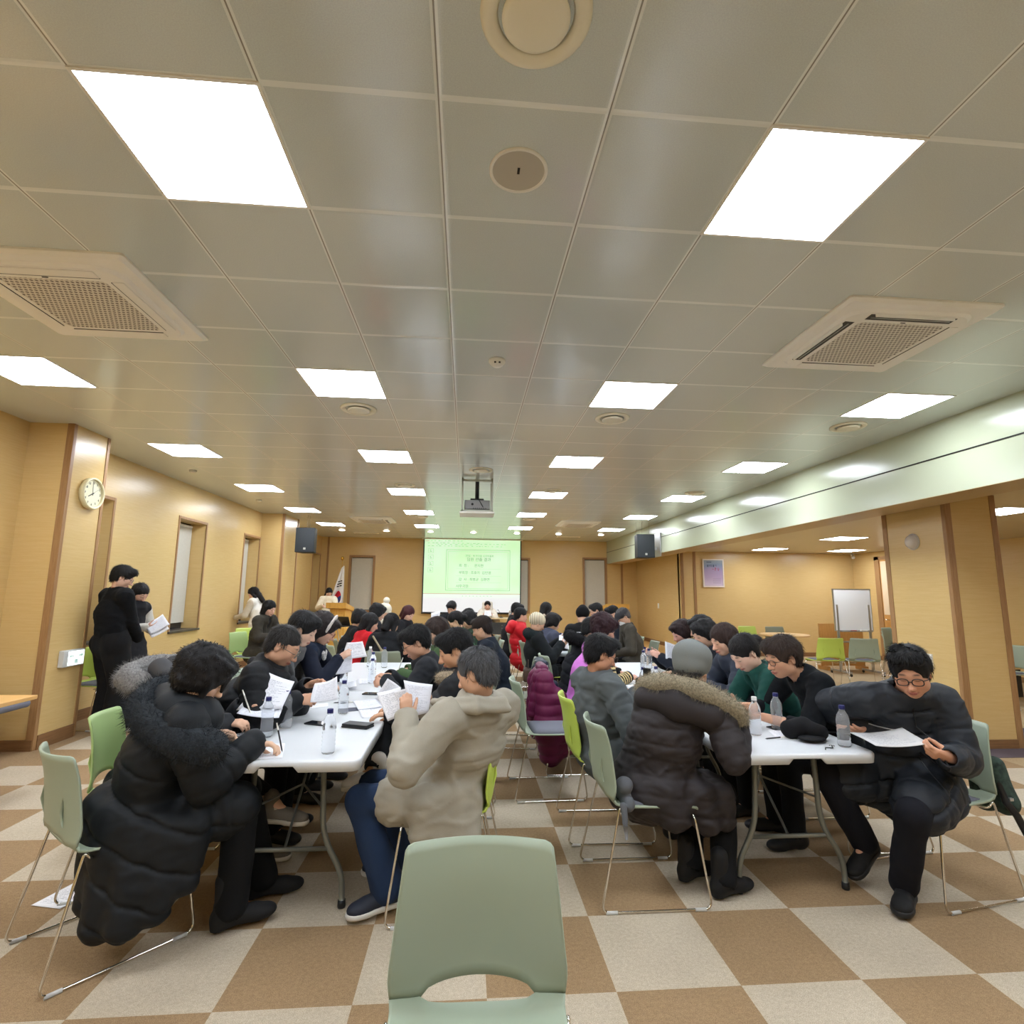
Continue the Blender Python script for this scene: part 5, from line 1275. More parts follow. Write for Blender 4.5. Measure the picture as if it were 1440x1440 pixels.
# ---- right side of the near right tables
p = Person('man in a black sweater with glasses leaning over the right table on his forearms', (2.46, 3.50, .50), (2.015, 3.40, 1.128), -86, look=-98, pitch=-16, vox=.010, hvox=.0065, group=G2, skin=(212, 162, 130), age=.3, neck=(-.75, 0, .75),
    hands={'L': ((1.80, 3.28, .795), (-.93, .35, .10), (-.1, .4, .8), 40), 'R': ((1.79, 3.58, .80), (-.9, -.45, .15), (0, -.7, .3), 40)}, elbows={'L': A(.3, -.6, -.8), 'R': A(.3, .6, -.8)})
p.top((15, 18, 22), .022, 'sweater', hem=.12, collar='turtle', rough=.98, fold=.007, sleeve=.42, cuff=False); p.legs(BLK); p.shoes((20, 20, 22)); p.hair('short', (58, 44, 36), vol=.016, seed=111, vox=.005); p.specs((40, 34, 34), w=.025, h=.017)
p = Person('young woman with tied-back black hair in a dark green jacket', (2.42, 4.0, .50), (2.005, 3.86, 1.108), -86, look=-100, pitch=-38, vox=.011, hvox=.007, group=G2, skin=(232, 190, 166), lips=(190, 96, 90), neck=(-.5, 0, .85),
    hands={'L': ((1.83, 3.80, .79), (-.95, .1, -.05), (0, .2, -.9), 35), 'R': ((1.82, 4.05, .79), (-.95, -.2, -.05), (0, 0, -1), 35)})
p.top((24, 74, 66), .026, 'jacket', hem=.25, collar='fold', fold=.008, rough=.85, open_=.02); p.legs(BLK); p.shoes((30, 30, 32)); p.hair('bun', (26, 22, 22), seed=121, vol=.003)
p = Person('woman with brown layered hair in a dark blue padded coat behind the green jacket', (2.5, 4.55, .50), (2.15, 4.48, 1.148), -86, look=-96, pitch=-22, vox=.012, hvox=.008, group=G2, skin=(224, 176, 148), age=.4, lips=(186, 90, 84),
    hands={'L': ((1.93, 4.4, .79), (-.95, .1, 0), (0, .3, -.9), 40), 'R': ((1.93, 4.65, .79), (-.95, -.2, 0), (0, 0, -1), 30)})
p.top((46, 52, 66), .04, 'padded_coat', hem=.4, quilt=.10, collar='stand', rough=.65); p.legs(BLK); p.shoes((30, 30, 32)); p.hair('bob', (56, 38, 32), vol=.008, seed=131, part=.03, cut=((0, 0, -.085), (0, .4, -1)))
p = Person('woman with short wavy black hair in a black coat, behind the blue coat', (2.52, 5.05, .50), (2.205, 4.98, 1.158), -86, look=-104, pitch=-20, vox=.012, hvox=.008, group=G2, skin=(226, 182, 154), age=.5, hands={'L': ((1.95, 4.9, .79), (-1, .1, 0), (0, .3, -.9), 40), 'R': ((1.95, 5.15, .79), (-1, -.2, 0), (0, 0, -1), 30)})
p.top((28, 30, 36), .034, 'coat', hem=.4, collar='fold'); p.legs(BLK); p.shoes((30, 30, 32)); p.hair('perm', (22, 20, 21), vol=.006, seed=141, cut=((0, 0, -.05), (0, .3, -1)))
p = Person('black-haired person half hidden behind the woman with the scarf', (2.62, 5.5, .50), (2.40, 5.5, 1.18), -88, look=-80, vox=.014, group=G2); p.top((30, 32, 38), .03, hem=.3); p.legs(BLK); p.shoes((30, 30, 32)); p.hair('perm', (22, 20, 21), seed=151)
p = Person('woman with dark brown curls farthest up the right table, reading a raised sheet', (2.66, 5.9, .50), (2.33, 5.82, 1.115), -86, look=-92, pitch=-26, vox=.013, hvox=.010, group=G2, skin=(222, 170, 150), age=.3, hands={'L': ((2.06, 5.7, .86), (-.8, 0, .5), (-.3, .7, 0), 40), 'R': ((2.06, 5.95, .86), (-.8, -.1, .5), (0, -.7, 0), 40)})
p.top((32, 36, 46), .034, 'coat', hem=.4, collar='stand'); p.legs(BLK); p.shoes((30, 30, 32)); p.hair('perm', (46, 30, 30), vol=.004, seed=161, cut=((0, 0, -.06), (0, .3, -1)))

def stripes(v, s):
    """pink yoke over a black and cream striped knit"""
    t = (v-s.pel)@nrm(s.N-s.pel); x = (v-s.N)@s.tf; arm = np.full(len(v), 9.0); ta = np.zeros(len(v))
    for k in 'LR':
        for a, b in ((s.sh[k], s.el[k]), (s.el[k], s.wr[k])):
            ba = b-a; tt = np.clip(((v-a)@ba)/(ba@ba), 0, 1); d = np.linalg.norm(v-a-tt[:, None]*ba, axis=1); m = d < arm; arm[m] = d[m]; ta[m] = (tt*np.linalg.norm(ba))[m]
    u = np.where(arm < .075, ta, t)
    c = np.where((np.sin(u*2*PI/.034) > -.25)[:, None], np.array(srgb(22, 20, 22)), np.array(srgb(226, 200, 140)))
    pink = (x < -.05) & (arm > .06); c[pink] = np.array(srgb(206, 120, 206)); return c
p = Person('woman with dark red curls in a pink, black and cream striped top', (1.03, 5.05, .50), (1.265, 5.0, 1.20), 84, look=88, pitch=-24, vox=.009, hvox=.009, group=G2, skin=(216, 164, 140), hands={'R': ((1.45, 4.90, .79), (.9, .2, -.05), (0, .5, -.8), 40), 'L': ((1.43, 5.14, .79), (.9, -.1, -.05), (0, -.4, -.8), 40)})
p.top((30, 30, 30), .024, 'striped_top', hem=.2, paint=stripes, mat=attr_mat('striped_knit', .9, 0, .3, 400), collar=None, fold=.004); p.legs(BLK); p.shoes((30, 30, 32)); p.hair('perm', (52, 26, 32), vol=.010, seed=171)
p = Person('black-haired person in a coat with black fur hood behind the striped top', (1.08, 5.66, .50), (1.295, 5.62, 1.152), 84, look=80, pitch=-22, vox=.012, group=G2, hands={'R': ((1.42, 5.5, .80), (1, .1, 0), (0, 0, -1), 35), 'L': ((1.42, 5.75, .80), (1, 0, 0), (0, 0, -1), 35)})
p.top((26, 28, 33), .04, 'coat', hem=.5, collar='hood', quilt=.1); p.fur([(1.11, 5.76, 1.09), (1.07, 5.65, 1.09), (1.10, 5.54, 1.07), (1.18, 5.48, 1.04)], .055, (20, 20, 22), 1500, .03); p.legs(BLK); p.shoes((30, 30, 32)); p.hair('short', (20, 20, 21), seed=181)

# ---- rest of the near left tables
p = Person('woman with long brown hair in green and coral behind the charcoal jacket', (-.05, 5.25, .50), (-.27, 5.2, 1.16), -90, look=-94, pitch=-30, vox=.013, group=G1, hands={'L': ((-.55, 5.05, .80), (-.95, .1, 0), (0, .2, -.9), 35), 'R': ((-.52, 5.3, .80), (-.95, -.1, 0), (0, 0, -1), 35)})
p.top((70, 92, 58), .028, 'jacket', hem=.3, collar='fold'); p.blob('coral_panel', [(p.T(.0, -.10, -.05), p.T(.02, -.13, -.30), .07, .08)], cloth(srgb(226, 112, 92), .9)); p.legs(BLK); p.shoes((30, 30, 32)); p.hair('long', (54, 40, 34), seed=191)
p = Person('person in a dark brown cap and navy jacket before the head table', (.40, 5.85, .50), (.176, 5.8, 1.15), -80, look=-70, pitch=-20, vox=.013, group=G1); p.top((24, 32, 44), .03, 'jacket', hem=.3, collar='stand', fold=.008); p.legs(BLK); p.shoes((30, 30, 32)); p.hair('short', (40, 30, 26), seed=201)
p.hat('cap', cloth(srgb(46, 38, 34), .9), [((0, -.014, .05), (.09, .108, .085)), ((0, .10, .035), (.075, .075, .012))], [((0, .03, .012), (0, .3, -1))])

# ---- far left tables
def far(label, x, y, z, az, top, hairk=('short', (22, 20, 21)), group=G3, look=None, pitch=-22, lean=.20, kind='coat', vox=.016, legs=BLK, s_=1.0, hands=None, cap=None, skin=(214, 168, 140), **k):
    f = azv(az); p = Person(label, (x-f[0]*lean, y-f[1]*lean, .5), (x, y, z), az, look=look, pitch=pitch, vox=vox, hvox=.012, group=group, hands=hands, s_=s_, skin=skin)
    p.top(top, k.pop('th', .028), kind, hem=.35, **k); p.legs(legs); p.shoes((28, 28, 30))
    if hairk: p.hair(hairk[0], hairk[1], seed=int(abs(x*100+y*10)), vol=hairk[2] if len(hairk) > 2 else .004)
    return p
far('woman with black hair in a bright red sweater', -1.26, 7.5, 1.105, 60, (196, 30, 40), ('bob', (24, 22, 23)), kind='sweater', look=66, rough=.95)
p = far('person in a black knit beanie and black coat with bag strap, back turned', -.92, 7.0, 1.12, 8, (20, 21, 24), None, look=30, pitch=-30, quilt=.0, th=.035)
p.hat('beanie', cloth(srgb(18, 18, 20), .98), [((0, -.014, .045), (.094, .110, .098))], [((0, .04, .0), (0, .5, -1))]); p.hair('bob', (22, 20, 21), seed=3)
p.blob('bag_strap', [(p.T(-.16, -.13, -.02), p.T(-.02, -.165, -.2), .012, .012), (p.T(-.02, -.165, -.2), p.T(.08, -.16, -.34), .012, .012)], cloth(srgb(156, 142, 116), .8), .008)
far('person with short black hair in a black padded coat beside the pom-pom hat', -1.28, 8.2, 1.215, 60, (24, 25, 29), ('perm', (22, 20, 21)), quilt=.1)
far('person in a black hooded coat at the left edge of the far left tables', -1.50, 8.05, 1.13, 70, (22, 22, 25), ('perm', (20, 19, 20)), collar='hood')
p = far('person in a cream pom-pom hat with a brim', -1.35, 9.4, 1.19, 70, (190, 180, 160), None, look=80)
kn = cloth(srgb(232, 222, 200), .98); p.hat('pom_hat', kn, [((0, -.014, .05), (.096, .112, .1)), ((0, .10, .02), (.09, .07, .014)), ((0, -.05, .185), (.055, .055, .055))], [((0, .0, -.01), (0, .2, -1))], vox=.009)
p = far('person with dark red bobbed hair in a black shirt, reading', -.97, 9.5, 1.16, 110, (26, 25, 28), ('bob', (74, 32, 34)), look=120, pitch=-34)
p = far('person in a bright green sweater holding up a sheet, at the far left tables', -.135, 7.4, 1.14, -90, (28, 142, 62), ('bun', (22, 20, 21)), look=-92, kind='sweater', hands={'L': ((-.42, 7.35, 1.05), (-.5, 0, .8), (0, .8, .2), 40), 'R': ((-.4, 7.55, .9), (-.8, 0, .2), (0, -.5, -.5), 40)})
far('person with wavy black hair next to the green sweater', .05, 8.0, 1.12, -90, (40, 62, 44), ('perm', (24, 22, 23)))
p = far('person in a black hooded sweatshirt with white letters on its back', .05, 8.9, 1.14, -100, (20, 20, 22), ('short', (20, 19, 20)), collar='hood', pitch=-35)
text_obj('white_letters', 'GY', .17, plain('print_white', srgb(228, 228, 226), .8), p.root, Matrix.Translation(V((.09, 8.66, .99))-V(p.org.tolist()))@Matrix.Rotation(PI/2-.35, 4, 'X'), 'CENTER', .004)
far('black-haired man in front of the screen, facing us', -.265, 10.5, 1.23, 150, (30, 32, 36), ('short', (24, 23, 24), .008), look=-160, pitch=-30)

# ---- far right tables
p = far('man with a receding hairline in a bright red padded jacket', .88, 8.8, 1.165, 88, (206, 30, 40), ('thin', (22, 21, 22)), G4, lean=-.03, look=80, th=.045, quilt=.11, kind='padded_jacket', collar='hood', rough=.6, pitch=-12)
p.blob('hood', [(p.T(-.10, -.10, .03), p.T(.10, -.10, .03), .075, .075), (p.T(-.06, -.15, -.03), p.T(.06, -.15, -.03), .07, .07)], cloth(srgb(214, 34, 44), .6), .014)
far('black-haired person right behind the red padded jacket', .93, 10.0, 1.22, 88, (28, 28, 31), ('short', (20, 19, 20)), G4)
p = far('person in a cream striped beanie and dark coat with black fur hood', .95, 7.3, 1.125, 84, (20, 24, 27), None, G4, lean=-.02, look=76, th=.04, quilt=.0, pitch=-25, hands={'R': ((1.24, 7.16, .86), (.8, .2, .3), (0, .6, .4), 40), 'L': ((1.26, 7.42, .88), (.8, -.1, .3), (0, -.6, .4), 40)})
p.hat('beanie', None or (lambda t: (t.set(t.ramp(t.math('FRACT', t.math('MULTIPLY', t.math('ADD', t.n('ShaderNodeSeparateXYZ').outputs[2], 0), 1)), [(0, srgb(222, 210, 182)), (1, srgb(222, 210, 182))]), .95), t.m)[1])(NT('beanie_cream')), [((0, -.02, .045), (.096, .115, .1))], [((0, .04, .0), (0, .5, -1))])
bm_ = MATS.get('rib') or NT('beanie_rib'); tcb = bm_.n('ShaderNodeTexWave'); tcb.inputs['Scale'].default_value = 14; tcn = bm_.n('ShaderNodeTexCoord'); bm_.l(tcn.outputs['Object'], tcb.inputs[0]); bm_.set(bm_.ramp(tcb.outputs['Fac'], [(.25, srgb(150, 138, 112)), (.5, srgb(228, 216, 190))]), .95)
for ch in p.root.children:
    if ch.name.startswith('beanie'): ch.data.materials[0] = bm_.m
p.fur([(.88, 7.46, .99), (.83, 7.32, 1.0), (.85, 7.20, .99), (.94, 7.12, .96)], .062, (26, 34, 36), 1500, .02)
far('person with curly black hair in a slate blue hooded jacket', 1.29, 8.1, 1.095, 70, (74, 78, 96), ('perm', (26, 22, 23), .006), G4, th=.036, collar='hood', fold=.010)
p = far('person with black hair and a beige scarf by the back wall', 1.41, 9.6, 1.235, 60, (26, 26, 29), ('bob', (24, 22, 22)), G4, look=50); p.blob('scarf', [(p.T(-.07, -.05, .05), p.T(.06, -.07, .05), .035, .035)], cloth(srgb(196, 184, 160), .9), .014)
p = far('person in a black knit hat and black jacket with white print line', 1.66, 7.75, 1.21, 10, (19, 19, 21), None, G4, look=10, pitch=-20); p.hat('knit_hat', cloth(srgb(16, 16, 18), .98), [((0, -.014, .045), (.098, .114, .098)), ((0, -.02, .12), (.05, .05, .04))], [((0, .04, -.03), (0, .4, -1))])
MB().box((-.10, -.004, -.006), (.06, .004, .006), 0, Matrix.Translation(V((p.T(-.03, -.15, -.10)-p.org).tolist()))).build('print_line', MATS['print_white'], p.root)
p = far('person in a white sweater facing left at the far right tables', 2.25, 9.4, 1.235, -86, (226, 220, 208), ('short', (20, 19, 20), .008), G4, look=-88, kind='sweater', pitch=-18)
p = far('person in a black cap and white face mask', 2.40, 8.9, 1.205, -88, (30, 34, 44), ('short', (28, 26, 26)), G4, look=-95); p.hat('cap', cloth(srgb(24, 25, 28), .9), [((0, -.014, .05), (.09, .108, .08)), ((0, .11, .035), (.07, .07, .012))], [((0, .03, .012), (0, .3, -1))]); p.mask()
p = far('man in a dark flat cap and white face mask with olive jacket', 2.32, 8.0, 1.19, -86, (70, 66, 58), ('thin', (90, 86, 84)), G4, look=-95, pitch=-40, th=.034, fold=.008); p.hat('flat_cap', cloth(srgb(58, 58, 60), .95), [((0, -.005, .055), (.097, .118, .065)), ((0, .10, .035), (.075, .06, .018))], [((0, .03, .012), (0, .2, -1))]); p.mask()

# ---- head table, lectern and the people standing by the left wall
p = Person('speaker in a white hooded jacket reading a sheet at the head table', (.60, 15.45, .66), (.60, 15.28, 1.17), 182, look=182, pitch=-6, vox=.012, hvox=.009, group='people at the front', skin=(216, 170, 146), hands={'R': ((.47, 15.12, .90), (.5, -.3, .3), (.4, .5, .3), 40), 'L': ((.74, 15.12, .90), (-.5, -.3, .3), (-.4, .5, .3), 40)}, feet={'R': ((.5, 15.1, .23), (0, -1, 0)), 'L': ((.7, 15.1, .23), (0, -1, 0))}, s_=.95)
p.top((232, 224, 210), .05, 'hooded_jacket', hem=.2, collar='hood', fold=.008); p.blob('hood', [(p.H(-.10, -.06, .06), p.H(-.115, -.02, -.10), .045, .05), (p.H(.10, -.06, .06), p.H(.115, -.02, -.10), .045, .05), (p.H(-.10, -.09, .06), p.H(.10, -.09, .06), .05, .05), (p.H(-.09, -.11, -.03), p.H(.09, -.11, -.03), .06, .06)], cloth(srgb(232, 224, 210), .9), .012)
p.top((30, 30, 32), .018, 'shirt', hem=None, collar=None, fold=.003); p.legs(BLK); p.shoes((30, 30, 32)); p.hair('short', (24, 23, 24), vol=.010, seed=211)
def standing(label, head, az, feet_z=0, look=None, pitch=-20, s_=1.0, pel=None, **k):
    f = azv(az); h = (head[2]-feet_z); pel = pel or (head[0]-f[0]*.06, head[1]-f[1]*.06, feet_z+h*.575); r = azv(az+90)
    ft = k.pop('feet', None) or {q: (A(pel[0], pel[1], feet_z+.085)+r*sg*.10*s_+f*.0, f+r*sg*.25) for q, sg in (('L', -1), ('R', 1))}
    return Person(label, pel, head, az, look=look, pitch=pitch, s_=s_, stand=feet_z if feet_z else True, feet=ft, group='people standing along the left side', **k)
p = standing('tall young man in black sweater and wide black trousers by the clock pillar', (-3.78, 6.38, 1.645), 35, look=62, pitch=-24, s_=1.0, vox=.010, hvox=.0075, skin=(224, 182, 158), wide=1.12, shw=1.14, pel=(-3.84, 6.40, .94), feet={'L': ((-3.86, 6.50, .085), (.3, .9, 0)), 'R': ((-3.70, 6.42, .085), (.5, .8, 0))}, hands={'L': ((-3.82, 6.66, 1.05), (.5, .5, .2), (.6, -.3, 0), 40), 'R': ((-3.68, 6.60, .98), (-.5, .6, .2), (-.6, 0, .2), 40)}, elbows={'R': A(.08, -.6, -1), 'L': A(-.5, -.4, -1)})
p.top((12, 14, 18), .030, 'sweater', hem=.0, collar=None, rough=.97, fold=.006); p.legs((17, 17, 19), th=.055, flare=.040, end=.90, fold=.008, rough=.92); p.shoes((226, 222, 214), (214, 210, 200), 'sneaker', .6); p.hair('short', (22, 20, 20), vol=.010, seed=221, vox=.0055); p.specs((150, 140, 130), w=.023, h=.021)
MB().tube([V((p.T(.075*math.cos(a), .065*math.sin(a), .035-.02*math.sin(a))-p.org).tolist()) for a in [2*PI*k/20 for k in range(20)]], .004, 6, closed=True).build('lanyard', plain('lanyard_orange', srgb(176, 112, 60), .7), p.root)
p = standing('woman with long dark hair beside the tall man, showing him papers', (-3.90, 6.95, 1.47), 100, look=110, pitch=-35, s_=.92, vox=.011, hvox=.009, skin=(224, 180, 156), hands={'R': ((-3.66, 6.74, 1.09), (.9, -.1, .15), (-.1, .5, .6), 40), 'L': ((-3.72, 7.0, 1.06), (.8, -.3, .1), (0, 0, 1), 30)})
p.top((206, 202, 192), .024, 'cardigan', hem=None, collar='fold'); p.vest((30, 30, 34), th=.036, hem=.45, collar='fold'); p.legs(BLK); p.shoes((60, 52, 48)); p.hair('long', (24, 21, 21), seed=231)
p = standing('woman with long black hair in a white fleece vest reaching to the window sill', (-4.19, 11.25, 1.465), -88, look=-88, pitch=-36, s_=.93, vox=.013, hvox=.010, skin=(226, 184, 160), hands={'L': ((-4.44, 11.15, 1.0), (-.8, .3, .1), (0, .3, -.8), 40), 'R': ((-4.42, 11.45, 1.02), (-.8, .1, .1), (0, -.3, -.8), 40)}, pel=(-4.08, 11.25, .86))
p.top((206, 194, 172), .024, 'sweater', hem=.0, fold=.006); p.vest((236, 232, 222), th=.04, hem=.05, collar='stand'); p.legs((30, 32, 40)); p.shoes((40, 38, 38)); p.hair('long', (22, 20, 21), seed=241)
p = Person('woman with a black bob in a dark olive coat sitting by the left wall', (-3.40, 9.45, .50), (-3.225, 9.40, 1.23), 110, look=112, pitch=-22, vox=.012, hvox=.009, group='people standing along the left side', skin=(224, 180, 158), hands={'R': ((-3.06, 9.25, .80), (.7, -.4, -.2), (0, .3, -.8), 40), 'L': ((-2.98, 9.4, .80), (.5, -.6, -.1), (0, -.2, -.8), 40)})
p.top((58, 54, 46), .034, 'coat', hem=.7, collar='fold', fold=.008, open_=True); p.top((30, 30, 32), .016, 'sweater', hem=None, fold=.003, collar='turtle'); p.legs(BLK); p.shoes((40, 38, 38)); p.hair('bob', (20, 19, 20), vol=.004, seed=251, part=.02)
p = standing('woman with black hair in a cream jacket reading at the left lectern', (-3.65, 15.05, 1.495), 155, .14, look=150, pitch=-36, s_=.92, vox=.013, hvox=.010, skin=(226, 182, 160), hands={'R': ((-3.72, 14.78, 1.16), (.3, -.5, -.1), (0, 0, -1), 30), 'L': ((-3.44, 14.78, 1.16), (-.3, -.5, -.1), (0, 0, -1), 30)})
p.top((230, 220, 196), .034, 'jacket', hem=.2, collar='fold'); p.legs((40, 40, 44)); p.shoes((40, 38, 38)); p.hair('long', (24, 22, 22), seed=261, part=.03)
# ================================================================ tables, chairs and what lies about
TL, TR = -.86, 1.73
table(TL, 3.665, 'white folding table at the front of the left group'); table(TL, 5.50, 'white folding table behind the front one in the left group')
table(TL, 8.25, 'white folding table nearer of the far left group'); table(TL, 10.08, 'white folding table farther of the far left group')
table(TR, 3.665, 'white folding table at the front of the right group'); table(TR, 5.50, 'white folding table behind the front one in the right group')
table(1.66, 8.35, 'white folding table nearer of the far right group'); table(1.66, 10.18, 'white folding table farther of the far right group')
for x, y, az, pal, lab in (
    (.05, 1.365, 181, 'sage', 'empty sage green chair facing the viewer at the bottom centre'),
    (-1.56, 2.77, 42, 'sage', 'sage green chair under the woman in the long black coat'),
    (-1.74, 3.36, 78, 'pale', 'pale green chair behind the woman in the long black coat'),
    (-1.70, 3.86, 88, 'sage', 'sage chair under the man with round glasses'), (-1.72, 4.44, 90, 'pale', 'pale green chair under the person in the grey cardigan'), (-1.70, 4.96, 90, 'sage', 'sage chair under the woman with the headband'),
    (-.07, 3.02, -91, 'lime', 'lime chair under the man in the beige coat'), (-.04, 3.70, -90, 'sage', 'sage chair under the man with the beige fur collar'), (-.02, 4.46, -90, 'sage', 'sage chair under the man in the charcoal jacket'),
    (.02, 5.28, -90, 'sage', 'sage chair under the woman with long brown hair'), (.50, 5.88, -82, 'olive', 'sage chair under the person in the brown cap'),
    (.65, 4.49, 88, 'sage', 'empty sage chair with a grey seat pad in the middle aisle'), (.97, 5.06, 90, 'sage', 'sage chair with the purple down coat over its back'),
    (.955, 3.07, 90, 'sage', 'sage chair under the woman in the grey beret'), (.93, 3.78, 91, 'lime', 'lime chair under the man in the grey wool coat'), 
    (1.04, 5.66, 90, 'sage', 'sage chair under the coat with the black fur hood'),
    (2.56, 3.0, -101, 'sage', 'sage chair under the reading man at the right table corner'), (2.56, 3.56, -90, 'olive', 'sage chair under the man in the black sweater'), (2.56, 4.08, -90, 'sage', 'sage chair under the young woman in green'),
    (2.62, 4.62, -90, 'sage', 'sage chair under the woman with brown layered hair'), (2.66, 5.14, -90, 'olive', 'sage chair under the woman with the scarf'), (2.76, 5.64, -90, 'sage', 'sage chair third from the far end of the right table'), (2.80, 6.16, -90, 'sage', 'sage chair under the woman with dark brown curls'),
    (-.93, 6.80, 4, 'olive', 'dark sage chair under the person in the black beanie'), (-1.52, 7.46, 65, 'sage', 'sage chair under the bright red sweater'), (-1.60, 8.20, 75, 'olive', 'dark sage chair beside the black padded coat, far left tables'),
    (-1.62, 8.82, 80, 'sage', 'empty sage chair at the far left tables'), (-1.58, 9.40, 80, 'olive', 'dark sage chair under the pom-pom hat'),
    (.10, 7.45, -90, 'sage', 'sage chair under the bright green sweater'), (.28, 8.05, -90, 'sage', 'sage chair beside the wavy black hair'), (.28, 8.95, -95, 'olive', 'dark sage chair under the hooded sweatshirt with letters'),
    (1.11, 7.34, 88, 'lime', 'lime chair under the striped beanie with a brown handbag behind'), (1.06, 7.94, 88, 'olive', 'sage chair under the slate blue jacket'), (1.02, 8.84, 90, 'sage', 'sage chair under the red padded jacket'), (1.0, 9.45, 90, 'olive', 'dark sage chair behind the red padded jacket, nearer the stage'),
    (1.12, 6.25, 84, 'sage', 'empty sage chair between the two right table groups'), (2.56, 8.02, -88, 'olive', 'dark sage chair under the man in the flat cap'), (2.62, 8.90, -88, 'sage', 'sage chair under the person in black cap and mask'), (2.50, 9.45, -88, 'sage', 'sage chair under the white sweater'),
    (1.60, 7.50, 8, 'sage', 'sage chair under the black knit hat'),
    (-3.52, 9.45, 108, 'pale', 'pale green chair under the woman with the black bob'), (-3.86, 10.35, 150, 'lime', 'empty lime chair by the second window on the left wall'),
    (-4.18, 6.78, 100, 'lime', 'lime chair against the left wall behind the tall man'),
    (6.05, 8.95, 8, 'lime', 'empty lime chair with its back to us on the right side'), (6.62, 8.85, 22, 'sage', 'empty grey green chair with its back to us on the right side'),
    (6.30, 11.75, 180, 'lime', 'lime chair behind the round table by the poster wall'), (6.85, 11.62, 185, 'olive', 'dark sage chair behind the round table by the poster wall'),
    (7.75, 7.45, -100, 'sage', 'sage chair at the right edge behind the wood pillar')):
    chair(x, y, az, pal, lab)

# ---------------------------------------------------------------- water bottles
def bottle_mat():
    t = NT('pet_clear'); t.set((.93, .96, 1.0), .04, 0, .5); t.b.inputs['Transmission Weight'].default_value = .84; t.b.inputs['IOR'].default_value = 1.12; return t.m
M_PET = bottle_mat(); M_CAPB = plain('cap_navy', srgb(26, 32, 92), .4); M_CAPW = plain('cap_white', srgb(236, 236, 236), .4)
_bt = {}
def bottle(x, y, cap, lab, z=.7325, h=1.0):
    if cap not in _bt:
        r = bpy.data.objects.new('water_bottle', None); link(r)
        pr = [(.004, 0), (.026, .0), (.031, .006), (.0325, .02)]
        for k in range(5): pr += [(.0325, .026+.019*k), (.0300, .033+.019*k), (.0325, .040+.019*k)]
        pr += [(.0325, .128), (.0318, .140), (.027, .160), (.018, .176), (.0132, .184), (.0130, .196)]
        MB().lathe(pr, 22).build('body', M_PET, r)
        MB().lathe([(.0158, .186), (.0158, .188)], 18).build('neck_ring', M_PET, r)
        MB().lathe([(.0148, .190), (.0150, .192), (.0150, .207), (.0138, .2095)], 20).build('cap', M_CAPB if cap == 'navy' else M_CAPW, r)
        _bt[cap] = o = r
    else: o = copy_tree(_bt[cap])
    o.location = (x, y, z)
    for k in ('label', 'category', 'group'):
        if k in o: del o[k]
    tag(o, lab, 'bottle', 'water bottles on the tables')
for a in ((-.657, 2.875, 'navy', 'navy-capped water bottle at the near edge of the left front table'), (-1.064, 3.199, 'navy', 'navy-capped water bottle left of two, in front of the raised sheet'), (-1.024, 3.402, 'navy', 'navy-capped water bottle right of two, in front of the raised sheet'),
          (-.781, 3.769, 'navy', 'navy-capped water bottle in the middle of the left front table'), (-1.10, 4.72, 'navy', 'navy-capped water bottle before the headband woman'), (-1.02, 4.88, 'white', 'white-capped water bottle before the headband woman'),
          (-.80, 4.98, 'navy', 'navy-capped water bottle by the clasped hands'), (-1.0, 6.05, 'white', 'white-capped water bottle at the far end of the left tables'), (-.84, 5.98, 'navy', 'navy-capped water bottle at the far end of the left tables'), (-.88, 5.50, 'navy', 'navy-capped bottle before the two far ones, left tables'),
          (2.015, 2.872, 'navy', 'navy-capped water bottle at the right table corner by the reading man'), (1.665, 3.126, 'white', 'white-capped water bottle beside the beret woman'), (1.86, 3.24, 'navy', 'navy-capped water bottle before the black sweater'),
          (1.43, 4.40, 'navy', 'left one of two bottles before the striped sleeves'), (1.55, 4.44, 'navy', 'right one of two bottles before the striped sleeves'), (1.86, 5.7, 'navy', 'left one of the bottles far up the right table'), (1.99, 6.05, 'navy', 'tall bottle far up the right table'), (1.98, 5.88, 'navy', 'middle bottle of the cluster far up the right table'),
          (1.95, 4.85, 'navy', 'bottle just beyond the grey beret, left'), (2.02, 4.70, 'navy', 'bottle just beyond the grey beret, right'), (1.40, 6.1, 'navy', 'bottle at the left far corner of the right tables'), (1.42, 8.2, 'navy', 'dark-capped bottle on the far right tables'), (1.55, 9.7, 'white', 'white bottle on the far right tables')): bottle(*a)
bottle(1.22, 15.25, 'white', 'white bottle on the head table beside the speaker', .853)

